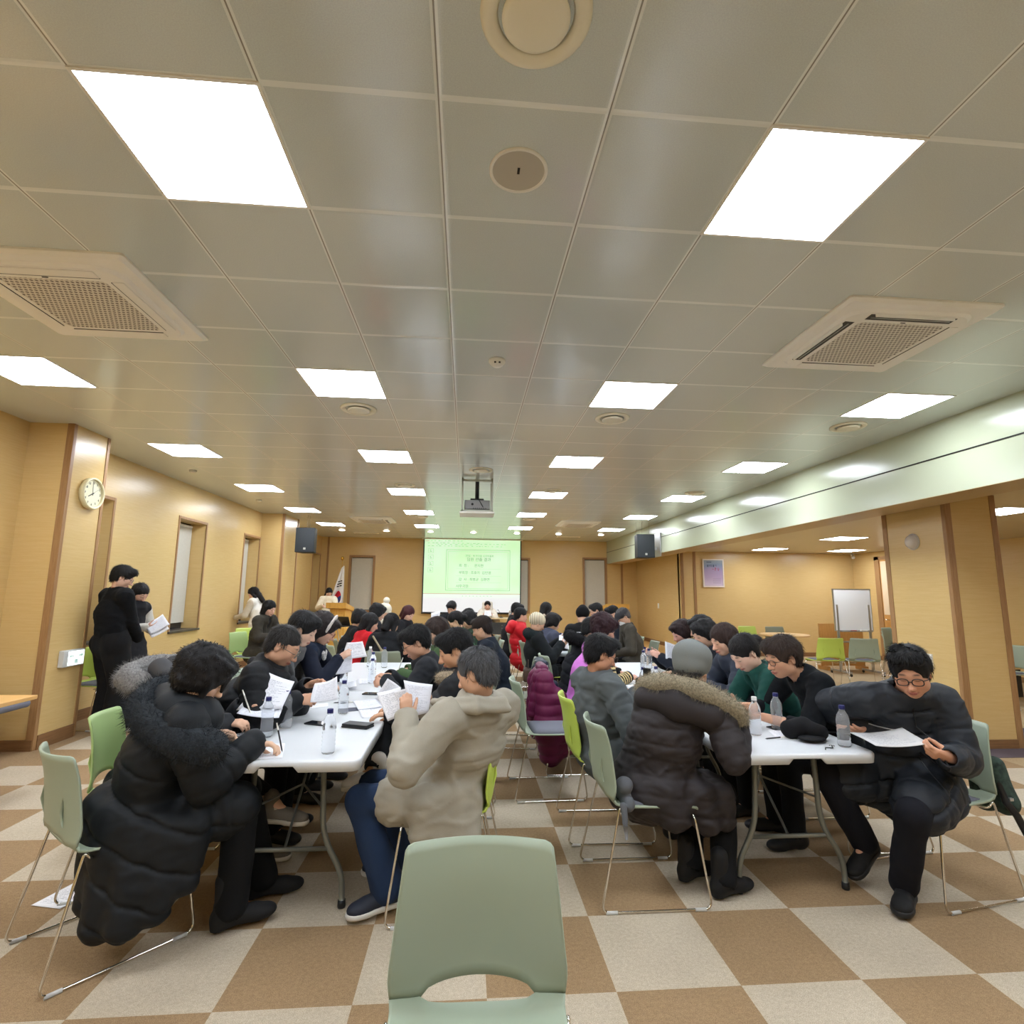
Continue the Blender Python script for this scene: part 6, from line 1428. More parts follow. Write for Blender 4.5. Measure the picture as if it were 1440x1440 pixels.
# ---------------------------------------------------------------- sheets of paper
def paper_mat(nm, seed, dens, tone):
    t = NT(nm); tc = t.n('ShaderNodeTexCoord'); sp = t.n('ShaderNodeSeparateXYZ'); t.l(tc.outputs['UV'], sp.inputs[0]); u, v = sp.outputs[0], sp.outputs[1]
    row = t.math('FLOOR', t.math('MULTIPLY', v, dens)); fr = t.math('FRACT', t.math('MULTIPLY', v, dens))
    cb = t.n('ShaderNodeCombineXYZ'); t.l(t.math('MULTIPLY', u, 46), cb.inputs[0]); t.l(t.math('MULTIPLY', row, 7.3), cb.inputs[1]); cb.inputs[2].default_value = seed
    n = t.n('ShaderNodeTexNoise'); n.inputs['Scale'].default_value = 1; n.inputs['Detail'].default_value = 2; t.l(cb.outputs[0], n.inputs['Vector'])
    w = t.n('ShaderNodeTexWhiteNoise'); w.noise_dimensions = '1D'; t.l(t.math('ADD', row, seed), w.inputs['W'])
    on = t.math('MULTIPLY', t.math('GREATER_THAN', n.outputs['Fac'], .48), t.math('MULTIPLY', t.math('GREATER_THAN', fr, .3), t.math('LESS_THAN', fr, .72)))
    on = t.math('MULTIPLY', on, t.math('MULTIPLY', t.math('GREATER_THAN', u, .12), t.math('LESS_THAN', u, t.math('ADD', .45, t.math('MULTIPLY', w.outputs['Value'], .45)))))
    on = t.math('MULTIPLY', on, t.math('MULTIPLY', t.math('GREATER_THAN', v, .1), t.math('LESS_THAN', v, .88)))
    t.set(t.mix(t.math('MULTIPLY', on, .55), tone, srgb(110, 116, 132)), .75, 0, .2); return t.m
PM = [paper_mat('printed_paper_%d' % i, i*3.1, d, srgb(*c)) for i, (d, c) in enumerate(((26, (236, 237, 243)), (34, (232, 234, 242)), (18, (240, 240, 244)), (30, (206, 204, 202))))]
M_YEL = plain('yellow_paper', srgb(216, 232, 140), .7)
def sheet(q, lab, m=0, bend=.0, grp='sheets of paper', nm='paper_sheet', flat=None, fold=None):
    """q: near-left, near-right, far-right, far-left corners"""
    q = [V(p) for p in q]; c = sum(q, V())/4; n = (q[1]-q[0]).cross(q[3]-q[0]).normalized()
    N = 9; P = []
    for i in range(N):
        v = i/(N-1); row = []
        for j in range(N):
            u = j/(N-1); p = (q[0]*(1-u)+q[1]*u)*(1-v)+(q[3]*(1-u)+q[2]*u)*v
            p = p+n*(bend*(4*(u-.5)**2-.4)+.3*bend*math.sin(v*3+u*2)); row.append(p-c)
        P.append(row)
    mb = MB(); mb.grid(P, flip=False); uvl = mb.bm.loops.layers.uv.new('UVMap')
    k = 0
    for f in mb.bm.faces:
        i, j = divmod(k, N-1); k += 1
        for lp, (a, b) in zip(f.loops, ((i, j), (i+1, j), (i+1, j+1), (i, j+1))): lp[uvl].uv = (b/(N-1), a/(N-1))
    o = mb.build(nm, m if not isinstance(m, int) else PM[m]); o.location = c; o.modifiers.new('t', 'SOLIDIFY').thickness = .0012
    tag(o, lab, 'paper', grp); return o
ZT = .7335
sheet([(-1.27, 3.30, .850), (-1.03, 3.33, .850), (-1.00, 3.43, .985), (-1.15, 3.43, 1.035)], 'printed sheet held upright beside the black coat writer', 0, .012)
sheet([(-1.245, 3.24, .842), (-1.02, 3.25, .812), (-1.045, 3.41, .862), (-1.235, 3.42, .885)], 'lower printed sheet in the same hands as the upright one', 1, .01)
sheet([(-1.22, 3.31, ZT), (-.99, 3.38, ZT), (-1.06, 3.66, ZT), (-1.22, 3.64, ZT)], 'grey printed sheet flat under the two bottles', 3, 0)
sheet([(-1.02, 2.78, ZT), (-.85, 2.80, ZT), (-.92, 3.06, ZT), (-1.11, 3.05, ZT)], 'white sheet under the writing hand of the black coat woman', 2, 0)
sheet([(-.90, 3.44, .862), (-.73, 3.40, .885), (-.76, 3.46, 1.01), (-.895, 3.50, .96)], 'folded sheet held by the man with round glasses', 0, .02)
sheet([(-1.03, 3.93, ZT), (-.93, 4.0, ZT), (-.96, 4.12, ZT), (-1.07, 4.06, ZT)], 'small open notebook page beside the round glasses man', 2, .0, nm='notebook')
sheet([(-.99, 4.62, .973), (-.78, 4.58, 1.0), (-.83, 4.62, 1.118), (-.97, 4.70, 1.10)], 'blank-backed sheet held up by the headband woman', 2, .006)
sheet([(-1.02, 4.58, .86), (-.90, 4.60, .88), (-.905, 4.62, 1.05), (-1.0, 4.62, .98)], 'curved sheet standing up before the headband woman', 1, .02)
sheet([(-1.08, 4.55, ZT+.02), (-.86, 4.62, ZT+.02), (-.92, 4.90, ZT+.03), (-1.14, 4.86, ZT+.03)], 'large curling sheet in the middle of the left tables', 0, .015)
sheet([(-1.22, 4.95, ZT), (-1.04, 5.0, ZT), (-1.08, 5.28, ZT), (-1.22, 5.26, ZT)], 'printed sheet flat before the grey cardigan', 1, 0)
sheet([(-.63, 3.62, ZT), (-.50, 3.74, ZT), (-.56, 4.06, ZT), (-.74, 4.0, ZT)], 'sheet lying at the right edge of the left front table', 0, .004)
sheet([(-.70, 3.85, ZT+.004), (-.55, 3.95, ZT+.004), (-.64, 4.25, ZT+.004), (-.80, 4.16, ZT+.004)], 'second sheet lying behind the one at the table edge', 1, .004)
sheet([(-.385, 2.97, .858), (-.325, 2.97, .886), (-.335, 3.02, 1.02), (-.455, 3.02, .99)], 'left sheet of the papers held by the beige coat man', 2, .012)
sheet([(-.455, 3.06, .985), (-.345, 3.06, .92), (-.335, 3.06, 1.01), (-.408, 3.06, 1.06)], 'back sheet curling up among the beige coat man\'s papers', 0, .012)
sheet([(-.27, 2.91, .892), (-.18, 2.94, .905), (-.165, 3.0, 1.035), (-.316, 2.98, 1.06)], 'right printed sheet of the papers held by the beige coat man', 1, .008)
sheet([(-.325, 2.99, .926), (-.275, 2.99, .932), (-.285, 3.0, 1.02), (-.37, 3.0, 1.0)], 'small slip between the beige coat man\'s two sheets', 2, .003)
sheet([(-.82, 5.30, ZT), (-.60, 5.36, ZT), (-.66, 5.66, ZT), (-.88, 5.62, ZT)], 'printed sheet before the long brown hair', 1, .004); sheet([(-.90, 4.92, ZT), (-.70, 4.98, ZT), (-.74, 5.25, ZT), (-.96, 5.2, ZT)], 'printed sheet by the two navy-capped bottles, left tables', 0, .004)
sheet([(2.045, 2.68, .778), (2.275, 2.615, .80), (2.29, 2.80, .838), (2.06, 2.90, .79)], 'grey printed sheet held by the man with dark glasses', 3, .012)
sheet([(1.40, 2.99, .85), (1.50, 2.95, .85), (1.535, 3.05, .88), (1.45, 3.08, .90)], 'sheet held by the beret woman', 2, .005)
sheet([(1.05, 3.52, .90), (1.155, 3.50, .905), (1.15, 3.60, .945), (1.06, 3.60, .93)], 'small sheet held by the grey wool coat man', 2, .004)
sheet([(1.73, 3.02, ZT), (1.90, 3.05, ZT), (1.95, 3.24, ZT), (1.79, 3.22, ZT)], 'white sheet under the black fleece cap on the right table', 2, 0)
sheet([(1.46, 3.18, ZT), (1.62, 3.22, ZT), (1.66, 3.46, ZT), (1.48, 3.44, ZT)], 'sheet flat beside the white-capped bottle', 0, 0)
sheet([(2.07, 5.63, .865), (2.25, 5.63, .838), (2.28, 5.68, .975), (2.085, 5.68, 1.037)], 'raised sheet of the woman with dark brown curls', 1, .006)
sheet([(1.50, 5.2, ZT), (1.78, 5.25, ZT), (1.84, 5.52, ZT), (1.56, 5.48, ZT)], 'printed sheet left of centre on the second right table', 1, .004); sheet([(1.80, 5.28, ZT+.002), (2.0, 5.30, ZT+.002), (2.04, 5.56, ZT+.002), (1.86, 5.54, ZT+.002)], 'printed sheet right of centre on the second right table', 0, .004)
sheet([(1.58, 3.55, ZT), (1.74, 3.58, ZT), (1.78, 3.84, ZT), (1.62, 3.82, ZT)], 'sheet before the black sweater man\'s hands', 0, 0); sheet([(1.40, 4.0, ZT), (1.60, 4.03, ZT), (1.63, 4.28, ZT), (1.43, 4.26, ZT)], 'sheet before the grey wool coat man on the table', 1, 0)
sheet([(1.22, 7.20, .84), (1.35, 7.16, .80), (1.36, 7.30, .96), (1.25, 7.34, .97)], 'sheet held by the person in the striped beanie', 2, .006)
sheet([(-.46, 7.33, .97), (-.37, 7.33, 1.0), (-.33, 7.36, 1.28), (-.45, 7.36, 1.25)], 'tall curled sheet held up by the green sweater', 2, .015)
sheet([(.50, 15.05, .90), (.71, 15.05, .90), (.69, 15.10, 1.04), (.52, 15.10, 1.04)], 'sheet held by the speaker', 2, .004)
sheet([(-3.51, 6.55, 1.02), (-3.29, 6.50, 1.13), (-3.53, 6.79, 1.235), (-3.755, 6.84, 1.105)], 'upper sheet of the papers held beside the tall man', 0, .010); sheet([(-3.47, 6.50, .985), (-3.27, 6.46, 1.085), (-3.5, 6.75, 1.185), (-3.70, 6.79, 1.07)], 'lower sheet of the papers held beside the tall man', 2, .008)
sheet([(1.80, 7.95, ZT), (2.02, 7.92, ZT), (2.03, 8.14, ZT), (1.82, 8.15, ZT)], 'yellow green sheet before the flat cap man', M_YEL, .01); sheet([(1.6, 8.2, ZT), (1.8, 8.2, ZT), (1.8, 8.45, ZT), (1.6, 8.45, ZT)], 'white sheet behind the yellow green one', 2, .01)
sheet([(-1.1, 7.7, ZT), (-.9, 7.7, ZT), (-.9, 7.98, ZT), (-1.1, 7.98, ZT)], 'sheet before the bright red sweater', 0, 0); sheet([(-.8, 8.1, ZT), (-.6, 8.1, ZT), (-.6, 8.38, ZT), (-.8, 8.38, ZT)], 'sheet on the far left table, aisle side', 1, 0)
sheet([(-2.06, 3.06, .003), (-1.90, 3.02, .003), (-1.84, 3.22, .003), (-2.0, 3.26, .003)], 'white sheet fallen on the carpet behind the sage chair', 2, 0)

# ---------------------------------------------------------------- small things on the tables
def root(nm, loc, rz, lab, cat, grp=None): return empty(nm, loc, rz, lab, cat, grp)
r = root('calculator', (-1.165, 3.20, .733), -.35, 'black calculator before the writer in the long coat', 'calculator'); bx('body', (-.055, -.07, 0), (.055, .07, .016), M_BLACK, r, .004)
m = MB()
for i in range(5):
    for j in range(4): m.box((-.046+.024*j, -.058+.019*i, .016), (-.028+.024*j, -.045+.019*i, .019))
m.build('keys', plain('key_grey', srgb(140, 142, 146), .5), r); bx('display', (-.044, .042, .016), (.044, .062, .0175), plain('lcd', srgb(120, 128, 116), .3), r)
r = root('pouch', (-1.175, 3.065, .733), .5, 'black pouch in front of the calculator', 'pouch'); bx('body', (-.075, -.035, 0), (.075, .035, .02), M_BLACK, r, .009, seg=3); MB().tube([(-.065, 0, .021), (.065, 0, .021)], .002, 6).build('zip', M_FRAMEAL, r)
def phone(x, y, rz, lab, case=M_BLACK):
    r = root('phone', (x, y, .733), rz, lab, 'phone', 'phones on the tables'); bx('body', (-.037, -.078, 0), (.037, .078, .009), case, r, .004, seg=3); bx('screen', (-.033, -.073, .0088), (.033, .073, .0096), plain('screen_glass', srgb(14, 15, 18), .08), r); return r
phone(-.86, 3.48, 1.15, 'black phone lying behind the nearest bottle'); phone(-.70, 4.45, 1.4, 'dark phone between the clasped hands and the papers'); phone(2.12, 3.18, 1.3, 'dark phone behind the reading man\'s bottle')
r = root('wallet', (-.615, 3.40, .733), 1.2, 'thick black phone wallet at the right edge of the left table', 'wallet'); bx('cover', (-.042, -.085, 0), (.042, .085, .011), M_BLACK, r, .004, seg=3); bx('flap', (-.041, -.084, .012), (.043, .083, .022), M_BLACK, r, .004, seg=3); bx('clasp', (.036, -.012, .004), (.047, .012, .02), M_BLACK, r, .002)
r = root('folder', (-.73, 3.90, .733), .35, 'dark navy folder under the sheets at the table edge', 'folder'); bx('cover', (-.10, -.06, 0), (.10, .06, .0005), plain('folder_navy', srgb(40, 46, 70), .5), r); bx('spine', (-.10, -.062, 0), (.10, -.056, .0008), M_BLACK, r)
r = root('tablet', (1.925, 3.26, .733), .2, 'dark tablet behind the black fleece cap', 'tablet'); bx('body', (-.10, -.03, 0), (.10, .05, .008), M_BLACK, r, .003); bx('screen', (-.095, -.026, .0078), (.095, .046, .0086), MATS['screen_glass'], r)
def pen(x, y, z, d, lab, c=M_BLACK, L=.14):
    d = V(d).normalized(); r = root('pen', (x, y, z), 0, lab, 'pen', 'pens'); MB().tube([d*0, d*.012, d*L*.75], [.0006, .0038, .0042], 8).build('barrel', c, r); MB().tube([d*L*.75, d*L], [.0042, .0035], 8).build('cap', M_WHITE, r)
pen(1.66, 3.02, .738, (1, .25, .0), 'dark pen lying beside the beret woman\'s bottle'); pen(-.92, 4.10, .738, (1, .2, 0), 'dark pen by the small notebook'); pen(-.872, 2.868, .742, (-.25, .1, .8), 'pen in the hand of the long black coat woman'); pen(-1.18, 3.27, .84, (-.3, .1, .6), 'pen in the hands beside the upright sheet', M_WHITE); pen(-.60, 5.15, .80, (.2, -.1, .6), 'white pen in the hand of the long brown hair woman', M_WHITE)
r = root('phone_in_hand', (1.615, 3.44, .87), .3, 'black phone held by the man in the black sweater', 'phone'); bx('body', (-.035, -.06, -.008), (.035, .07, .008), M_BLACK, r, .006, seg=3); bx('screen', (-.03, -.055, .008), (.03, .065, .009), MATS['screen_glass'], r)
r = root('phone_in_hand', (1.17, 3.52, .96), .4, 'dark phone raised in the grey wool coat man\'s hand', 'phone'); bx('body', (-.006, -.035, -.05), (.006, .035, .09), M_BLACK, r, .004, seg=3); bx('screen', (.006, -.031, -.045), (.007, .031, .085), MATS['screen_glass'], r)
r = root('eyeglasses', (1.86, 2.80, .735), .4, 'dark keys and cord on the table corner beside the reading man', 'keys'); MB().tube([(0, 0, .004), (.03, .02, .004), (.06, .0, .004), (.1, .03, .004)], .003, 6).build('cord', M_BLACK, r); MB().tube([(.1+.012*math.cos(a), .03+.012*math.sin(a), .003) for a in [2*PI*k/14 for k in range(14)]], .0018, 6, closed=True).build('ring', M_CHROME, r); r.name = 'keys'

def soft(nm, lab, cat, prims, mat, vox=.011, k=.03, disp=None, grp=None, cuts=()):
    P = np.array([p[0] for p in prims]+[p[1] for p in prims]); R_ = max(max(p[2], p[3]) for p in prims)+.08; F = SDF(P.min(0)-R_, P.max(0)+R_, vox)
    for p in prims: F.cone(A(*p[0]), A(*p[1]), p[2], p[3], k, p[4] if len(p) > 4 else None)
    for c in cuts: F.half(*c)
    if disp: F.disp(disp, .05)
    v, q = F.mesh(); c = v.mean(0); c[2] = v[:, 2].min(); r = empty(nm, c, 0, lab, cat, grp); o = np_mesh('cloth', v, q, mat, r, c); return r
# black fleece cap lying on the right table
cx, cy, cz = 1.885, 3.03, .735
r = soft('fleece_cap', 'black fleece cap lying on the right table', 'hat', [((cx-.06, cy+.02, cz+.045), (cx+.02, cy+.03, cz+.055), .05, .055), ((cx+.05, cy-.02, cz+.045), (cx+.085, cy-.035, cz+.04), .045, .038)], cloth(srgb(20, 20, 22), .98), .006, .02, lambda x, y, z: .003*hnoise(x*60, y*60, z*60, 3))
r.children[0].name = 'crown'; F = SDF((cx-.1, cy-.16, cz-.02), (cx+.12, cy+.06, cz+.08), .005); F.ell(A(cx+.01, cy-.065, cz+.016), A(.075, .055, .012), None, .01); v, q = F.mesh(); np_mesh('brim', v, q, cloth(srgb(20, 20, 22), .98), r, A(*r.location))
# purple down coat over the aisle chair
def quiltz(sp, seed, nx=(0, 0, 1)):
    return lambda x, y, z: -.012*(np.abs(np.sin(PI*(x*nx[0]+y*nx[1]+z*nx[2]+.02*hnoise(x*8, y*8, z*8, seed, 4))/sp))**.5-.6)+.007*hnoise(x*24, y*24, z*24, seed, 7)
r = soft('down_coat', 'purple quilted down coat draped over an aisle chair', 'coat', [((.70, 4.88, .80), (.70, 5.22, .80), .065, .065), ((.70, 4.86, .74), (.72, 4.84, .36), .085, .11), ((.80, 4.85, .62), (.86, 4.86, .34), .085, .10), ((.66, 4.98, .74), (.66, 4.98, .34), .075, .09), ((.66, 5.16, .74), (.66, 5.16, .34), .075, .09), ((.74, 4.86, .36), (.76, 4.88, .15), .12, .10), ((.88, 4.90, .36), (.88, 4.92, .20), .08, .08)], cloth(srgb(98, 22, 62), .5), .010, .04, quiltz(.085, 3))
o = r.children[0]; o.name = 'shell'; c = A(*r.location)
for nm, pr in (('sleeve', [((.66, 4.90, .80), (.60, 4.90, .50), .06, .05)]), ('collar', [((.70, 4.94, .85), (.70, 5.16, .85), .045, .045)])):
    F = SDF(A(.4, 4.7, .35), A(.95, 5.4, 1.0), .010)
    for p in pr: F.cone(A(*p[0]), A(*p[1]), p[2], p[3], .02)
    F.disp(quiltz(.085, 5)); v, q = F.mesh(); np_mesh(nm, v, q, cloth(srgb(98, 22, 62), .5), r, c)
r = soft('down_jacket', 'navy quilted jacket hung over the chair of the black fur hood', 'jacket', [((.78, 5.50, .80), (.78, 5.82, .80), .06, .06), ((.77, 5.50, .76), (.78, 5.48, .42), .06, .08), ((.76, 5.80, .76), (.75, 5.82, .46), .06, .07), ((.75, 5.65, .76), (.75, 5.66, .40), .065, .08), ((.86, 5.46, .62), (.90, 5.46, .48), .06, .07)], cloth(srgb(34, 44, 58), .55), .011, .03, quiltz(.09, 7)); r.children[0].name = 'shell'
# grey scarf between coat and chair back
r = soft('scarf', 'grey knitted scarf bunched on the chair behind the beret woman', 'scarf', [((.83, 2.90, .55), (.83, 2.98, .50), .045, .045), ((.83, 2.98, .50), (.84, 2.86, .47), .04, .035), ((.80, 2.82, .48), (.80, 2.79, .40), .020, .014)], cloth(srgb(96, 98, 102), .98), .007, .02, lambda x, y, z: .006*np.abs(hnoise(x*60, y*60, z*60, 3)))
r.children[0].name = 'knit'; c = A(*r.location); MB().tube([V((.80, 2.79, .40))-V(c.tolist()), V((.802, 2.785, .34))-V(c.tolist())], [.012, .006], 8).build('fringe', cloth(srgb(130, 130, 132), .98), r)
# patterned bag hung behind the reading man
r = soft('patterned_bag', 'dark green patterned cloth bag hanging on the reading man\'s chair', 'bag', [((2.88, 2.90, .62), (2.90, 2.88, .44), .045, .065), ((2.86, 3.0, .60), (2.89, 2.98, .42), .04, .06)], plain('bag_pattern', srgb(46, 62, 54), .9, var=.55, vscale=38), .010, .03, lambda x, y, z: .006*hnoise(x*30, y*30, z*30, 3)); r.children[0].name = 'bag_body'; c = A(*r.location)
MB().tube([V(p)-V(c.tolist()) for p in ((2.86, 2.86, .54), (2.84, 2.81, .46), (2.88, 2.80, .40), (2.95, 2.82, .29))], [.012, .018, .018, .018], 8).build('strap', M_BLACK, r); bx('buckle', (2.85-c[0], 2.795-c[1], .47-c[2]), (2.87-c[0], 2.81-c[1], .485-c[2]), M_FRAMEAL, r, .002)
# brown handbag on the lime chair
r = empty('handbag', (.83, 7.26, .40), 1.45, 'brown handbag with a gold clasp hung behind the lime chair', 'handbag'); br = plain('bag_brown', srgb(74, 56, 44), .6, var=.25, vscale=120)
m = MB(); m.box((-.17, -.065, 0), (.17, .065, .17), .03, seg=3); m.build('bag_body', br, r); bx('clasp', (-.03, -.078, .08), (.03, -.064, .12), plain('gold', srgb(196, 156, 62), .3, .8), r, .003); MB().tube(rounded([(-.12, 0, .16), (-.10, 0, .27), (.10, 0, .27), (.12, 0, .16)], .06), .007, 8).build('handle', br, r)
r = root('bag', (1.52, 4.60, .733), .3, 'black soft bag standing behind the two bottles on the right table', 'bag'); m = MB(); m.box((-.09, -.03, 0), (.09, .04, .10), .02, seg=3); m.build('bag_body', M_BLACK, r); MB().tube(rounded([(-.05, 0, .09), (-.04, 0, .14), (.04, 0, .14), (.05, 0, .09)], .03), .004, 6).build('handle', M_BLACK, r)

# ---------------------------------------------------------------- front of the hall
r = root('head_table', (.70, 15.10, .14), 0, 'long head table with a dark perforated front panel on the stage', 'table')
bx('tabletop', (-.72, -.24, .69), (.72, .26, .715), plain('head_top', srgb(214, 190, 146), .4), r, .004)
p = bx('modesty_panel', (-.62, -.16, .28), (.62, -.15, .60), plain('panel_dark', srgb(46, 48, 48), .5), r); m = MB()
for i in range(4):
    for j in range(3): m.box((.28+.08*i, -.163, .36+.075*j), (.30+.08*i, -.159, .38+.075*j))
m.build('perforations', plain('perf_light', srgb(120, 120, 112), .5), p)
for sx in (-1, 1):
    l = MB().box((sx*.64-.02, -.02, .06), (sx*.64+.02, .02, .69)).box((sx*.64-.02, -.22, .05), (sx*.64+.02, .22, .085)).build('leg', M_BLACK, r)
    for yy in (-.2, .2): MB().lathe([(.03, -.012), (.034, 0), (.03, .012)], 14, Matrix.Translation((sx*.64, yy, .034))@Matrix.Rotation(PI/2, 4, 'Y')).build('castor', M_BLACK, l)
r = root('desk_microphone', (.98, 15.2, .855), 0, 'black desk microphone in front of the speaker', 'microphone'); MB().lathe([(.05, 0), (.05, .015), (.02, .025)], 18).build('base', M_BLACK, r); MB().tube([(0, 0, .02), (-.02, .0, .12), (-.08, .02, .2)], .005, 6).build('gooseneck', M_BLACK, r); MB().tube([(-.08, .02, .2), (-.10, .025, .215)], .011, 10).build('capsule', M_BLACK, r)
def lectern(x, y, z, rz, w, lab):
    r = root('lectern', (x, y, z), rz, lab, 'lectern', 'lecterns'); h = w/2
    m = MB(); K = Matrix(((0, 0, 1, 0), (1, 0, 0, 0), (0, 1, 0, 0), (0, 0, 0, 1)))
    m.prism([(-.23, 0), (.20, 0), (.20, .86), (-.17, .98)], -h*.78, h*.78, K, .006); m.build('body', W_LECT, r)
    m = MB(); m.prism([(-.29, .96), (-.30, 1.10), (.22, .98), (.22, .88)], -h, h, K, .008); m.build('top', W_LECT, r)
    bx('front_panel', (-h*.6, -.237, .12), (h*.6, -.225, .80), wood_mat('lectern_panel', srgb(222, 172, 84), srgb(240, 198, 116), .35, (14, 14, 1.2)), r, .004); return r
lectern(-3.22, 14.6, .14, -.2, .54, 'light wooden lectern with the reading woman behind it, on the left of the stage')
lectern(4.42, 16.2, .14, .12, .74, 'light wooden lectern at the right end of the stage')
def flag():
    r = root('flag', (-3.68, 16.55, .14), 0, 'white flag with a red and blue disc on a gold-topped pole', 'flag')
    MB().lathe([(.16, 0), (.16, .03), (.05, .07), (.02, .12)], 24).build('base', M_FRAMEAL, r); MB().tube([(0, 0, .1), (.0, 0, 2.30)], .013, 10).build('pole', plain('pole_wood', srgb(196, 160, 80), .4), r)
    MB().ell((.0, 0, 2.36), (.05, .05, .06)).build('finial', plain('finial_gold', srgb(222, 180, 80), .25, .8), r)
    m = MB(); m.lathe([(.035, 2.05), (.05, 2.02), (.07, 1.85), (.075, 1.78)], 16, capb=False, capt=False); m.build('tassel_cord', plain('tassel', srgb(226, 190, 60), .6), r)
    P = []
    for i in range(30):
        t = i/29; z = 2.08-1.38*t; row = []; wd = .06+.34*t**.8
        for j in range(25):
            u = j/24; row.append(V((-.17*t**.9+wd*(u-.5)*1.1+.05, -.10-.045*math.sin(u*11+t*2)*(.3+t), z+.06*u)))
        P.append(row)
    m = MB(); m.grid(P); fl = m.build('flag_cloth', [plain('flag_white', srgb(232, 230, 228), .9)], r); fl.modifiers.new('t', 'SOLIDIFY').thickness = .003
    def on(u, t): 
        i = min(28.999, t*29); j = min(23.999, u*24); a, b = int(i), int(j); f, g = i-a, j-b
        return (P[a][b]*(1-g)+P[a][b+1]*g)*(1-f)+(P[a+1][b]*(1-g)+P[a+1][b+1]*g)*f+V((0, -.006, 0))
    for nm, col, lo in (('red_half', (196, 30, 52), 0), ('blue_half', (34, 52, 116), 1)):
        m = MB(); rows = []
        for i in range(13):
            a = i/12; row = []
            for j in range(13):
                ang = PI*(j/12)+(PI if lo else 0); row.append(on(.5+.34*a*math.cos(ang+.3)*.9, .66-.15*a*math.sin(ang+.3)))
            rows.append(row)
        m.grid(rows); m.build(nm, plain('flag_'+nm, srgb(*col), .9), fl)
    m = MB()
    for k in range(3):
        for a, b in (((.22, .46), (.54, .78)) if k != 1 else ((.22, .78),)):
            t = .30+.05*k; m.grid([[on(a+(b-a)*q/6, t+s_) for q in range(7)] for s_ in (0, .026)])
    m.build('trigram', plain('flag_black', srgb(26, 26, 28), .9), fl)
flag()
r = root('laptop_stand', (-2.78, 12.6, 0), -.3, 'small folding stand carrying the laptop beside the left lectern', 'stand'); bx('tabletop', (-.27, -.2, .73), (.27, .2, .75), W_LECT, r, .003)
for sx in (-1, 1): MB().tube([(sx*.22, -.17, 0), (-sx*.16, .16, .73)] if sx > 0 else [(sx*.22, -.17, 0), (-sx*.16, .16, .73)], .011, 8).build('leg', M_FRAMEAL, r)
r = root('laptop', (-2.74, 12.6, .752), -.5, 'black open laptop on the small stand', 'laptop'); bx('keyboard', (-.16, -.11, 0), (.16, .11, .016), M_BLACK, r, .003); MB().box((-.16, 0, 0), (.16, .22, .008), .003, Matrix.Translation((0, .11, .012))@Matrix.Rotation(math.radians(112), 4, 'X')@Matrix.Translation((0, 0, 0))).build('lid', M_BLACK, r)

# ---------------------------------------------------------------- right side room
r = root('whiteboard', (7.72, 10.45, 0), .0, 'white mobile whiteboard on a grey wheeled frame', 'whiteboard'); w, z0, z1 = .385, .86, 1.66
bx('board', (-w, -.012, z0), (w, .012, z1), plain('board_white', srgb(240, 241, 240), .5), r)
m = MB()
for lo, hi in (((-w-.012, -.018, z0-.015), (w+.012, .018, z0)), ((-w-.012, -.018, z1), (w+.012, .018, z1+.015)), ((-w-.012, -.018, z0), (-w, .018, z1)), ((w, -.018, z0), (w+.012, .018, z1))): m.box(lo, hi)
m.build('frame', M_FRAMEAL, r); t_ = bx('pen_tray', (-w*.8, -.07, z0-.03), (w*.9, -.015, z0-.015), M_FRAMEAL, r); MB().tube([(-.1, -.045, z0-.006), (.02, -.045, z0-.006)], .008, 8).build('marker', plain('marker_red', srgb(180, 60, 50), .4), t_); bx('eraser', (.1, -.065, z0-.014), (.24, -.025, z0+.012), M_WHITE, t_, .004)
for sx in (-1, 1):
    l = MB().box((sx*(w-.05)-.018, -.02, .06), (sx*(w-.05)+.018, .02, z0+.5)).box((sx*(w-.05)-.018, -.3, .055), (sx*(w-.05)+.018, .3, .09)).build('leg', M_FRAMEAL, r)
    for yy in (-.28, .28): MB().lathe([(.024, -.012), (.03, 0), (.024, .012)], 14, Matrix.Translation((sx*(w-.05), yy, .03))@Matrix.Rotation(PI/2, 4, 'Y')).build('castor', M_BLACK, l)
MB().box((-w+.05, -.012, .62), (w-.05, .012, .65)).build('cross_bar', M_FRAMEAL, r)
r = root('wood_panel_board', (7.9, 11.2, 0), .0, 'low light wooden panel standing behind the whiteboard', 'panel'); bx('panel', (-.42, -.02, .08), (.55, .02, .95), W_DOOR, r, .004)
for sx in (-.36, .48): bx('foot', (sx-.03, -.16, 0), (sx+.03, .16, .08), W_DOOR, r, .004)
r = root('round_table', (6.62, 11.05, 0), 0, 'light round table by the poster wall', 'table'); MB().lathe([(.02, .70), (.46, .70), (.48, .715), (.48, .73), (.46, .74)], 40).build('tabletop', plain('round_top', srgb(226, 188, 128), .35), r)
MB().tube([(0, 0, .03), (0, 0, .70)], .035, 14).build('pedestal', M_CHROME, r); MB().lathe([(.27, 0), (.27, .015), (.06, .04)], 30).build('base', M_BLACK, r)
for x, y, lab in ((5.50, 9.2, 'left of two thin black gooseneck stands behind the black sweater man'), (5.86, 9.35, 'right of two thin black gooseneck stands, beside the lime chair')):
    r = root('gooseneck_stand', (x, y, 0), 0, lab, 'stand', 'gooseneck stands'); MB().lathe([(.11, 0), (.11, .012), (.02, .03)], 20).build('base', M_BLACK, r); MB().tube([(0, 0, .02), (0, 0, .45), (-.02, 0, .60), (-.10, -.02, .68)], .007, 8).build('stem', M_BLACK, r); MB().tube([(-.10, -.02, .68), (-.15, -.03, .66)], .022, 10).build('head', M_BLACK, r)
for k in range(3):
    o = chair(7.95, 9.55, 150, 'sage', 'chair in a small stack behind the reading man\'s head, %s' % ['lowest', 'middle', 'topmost'][k], 'stacked chairs', z=.055*k)
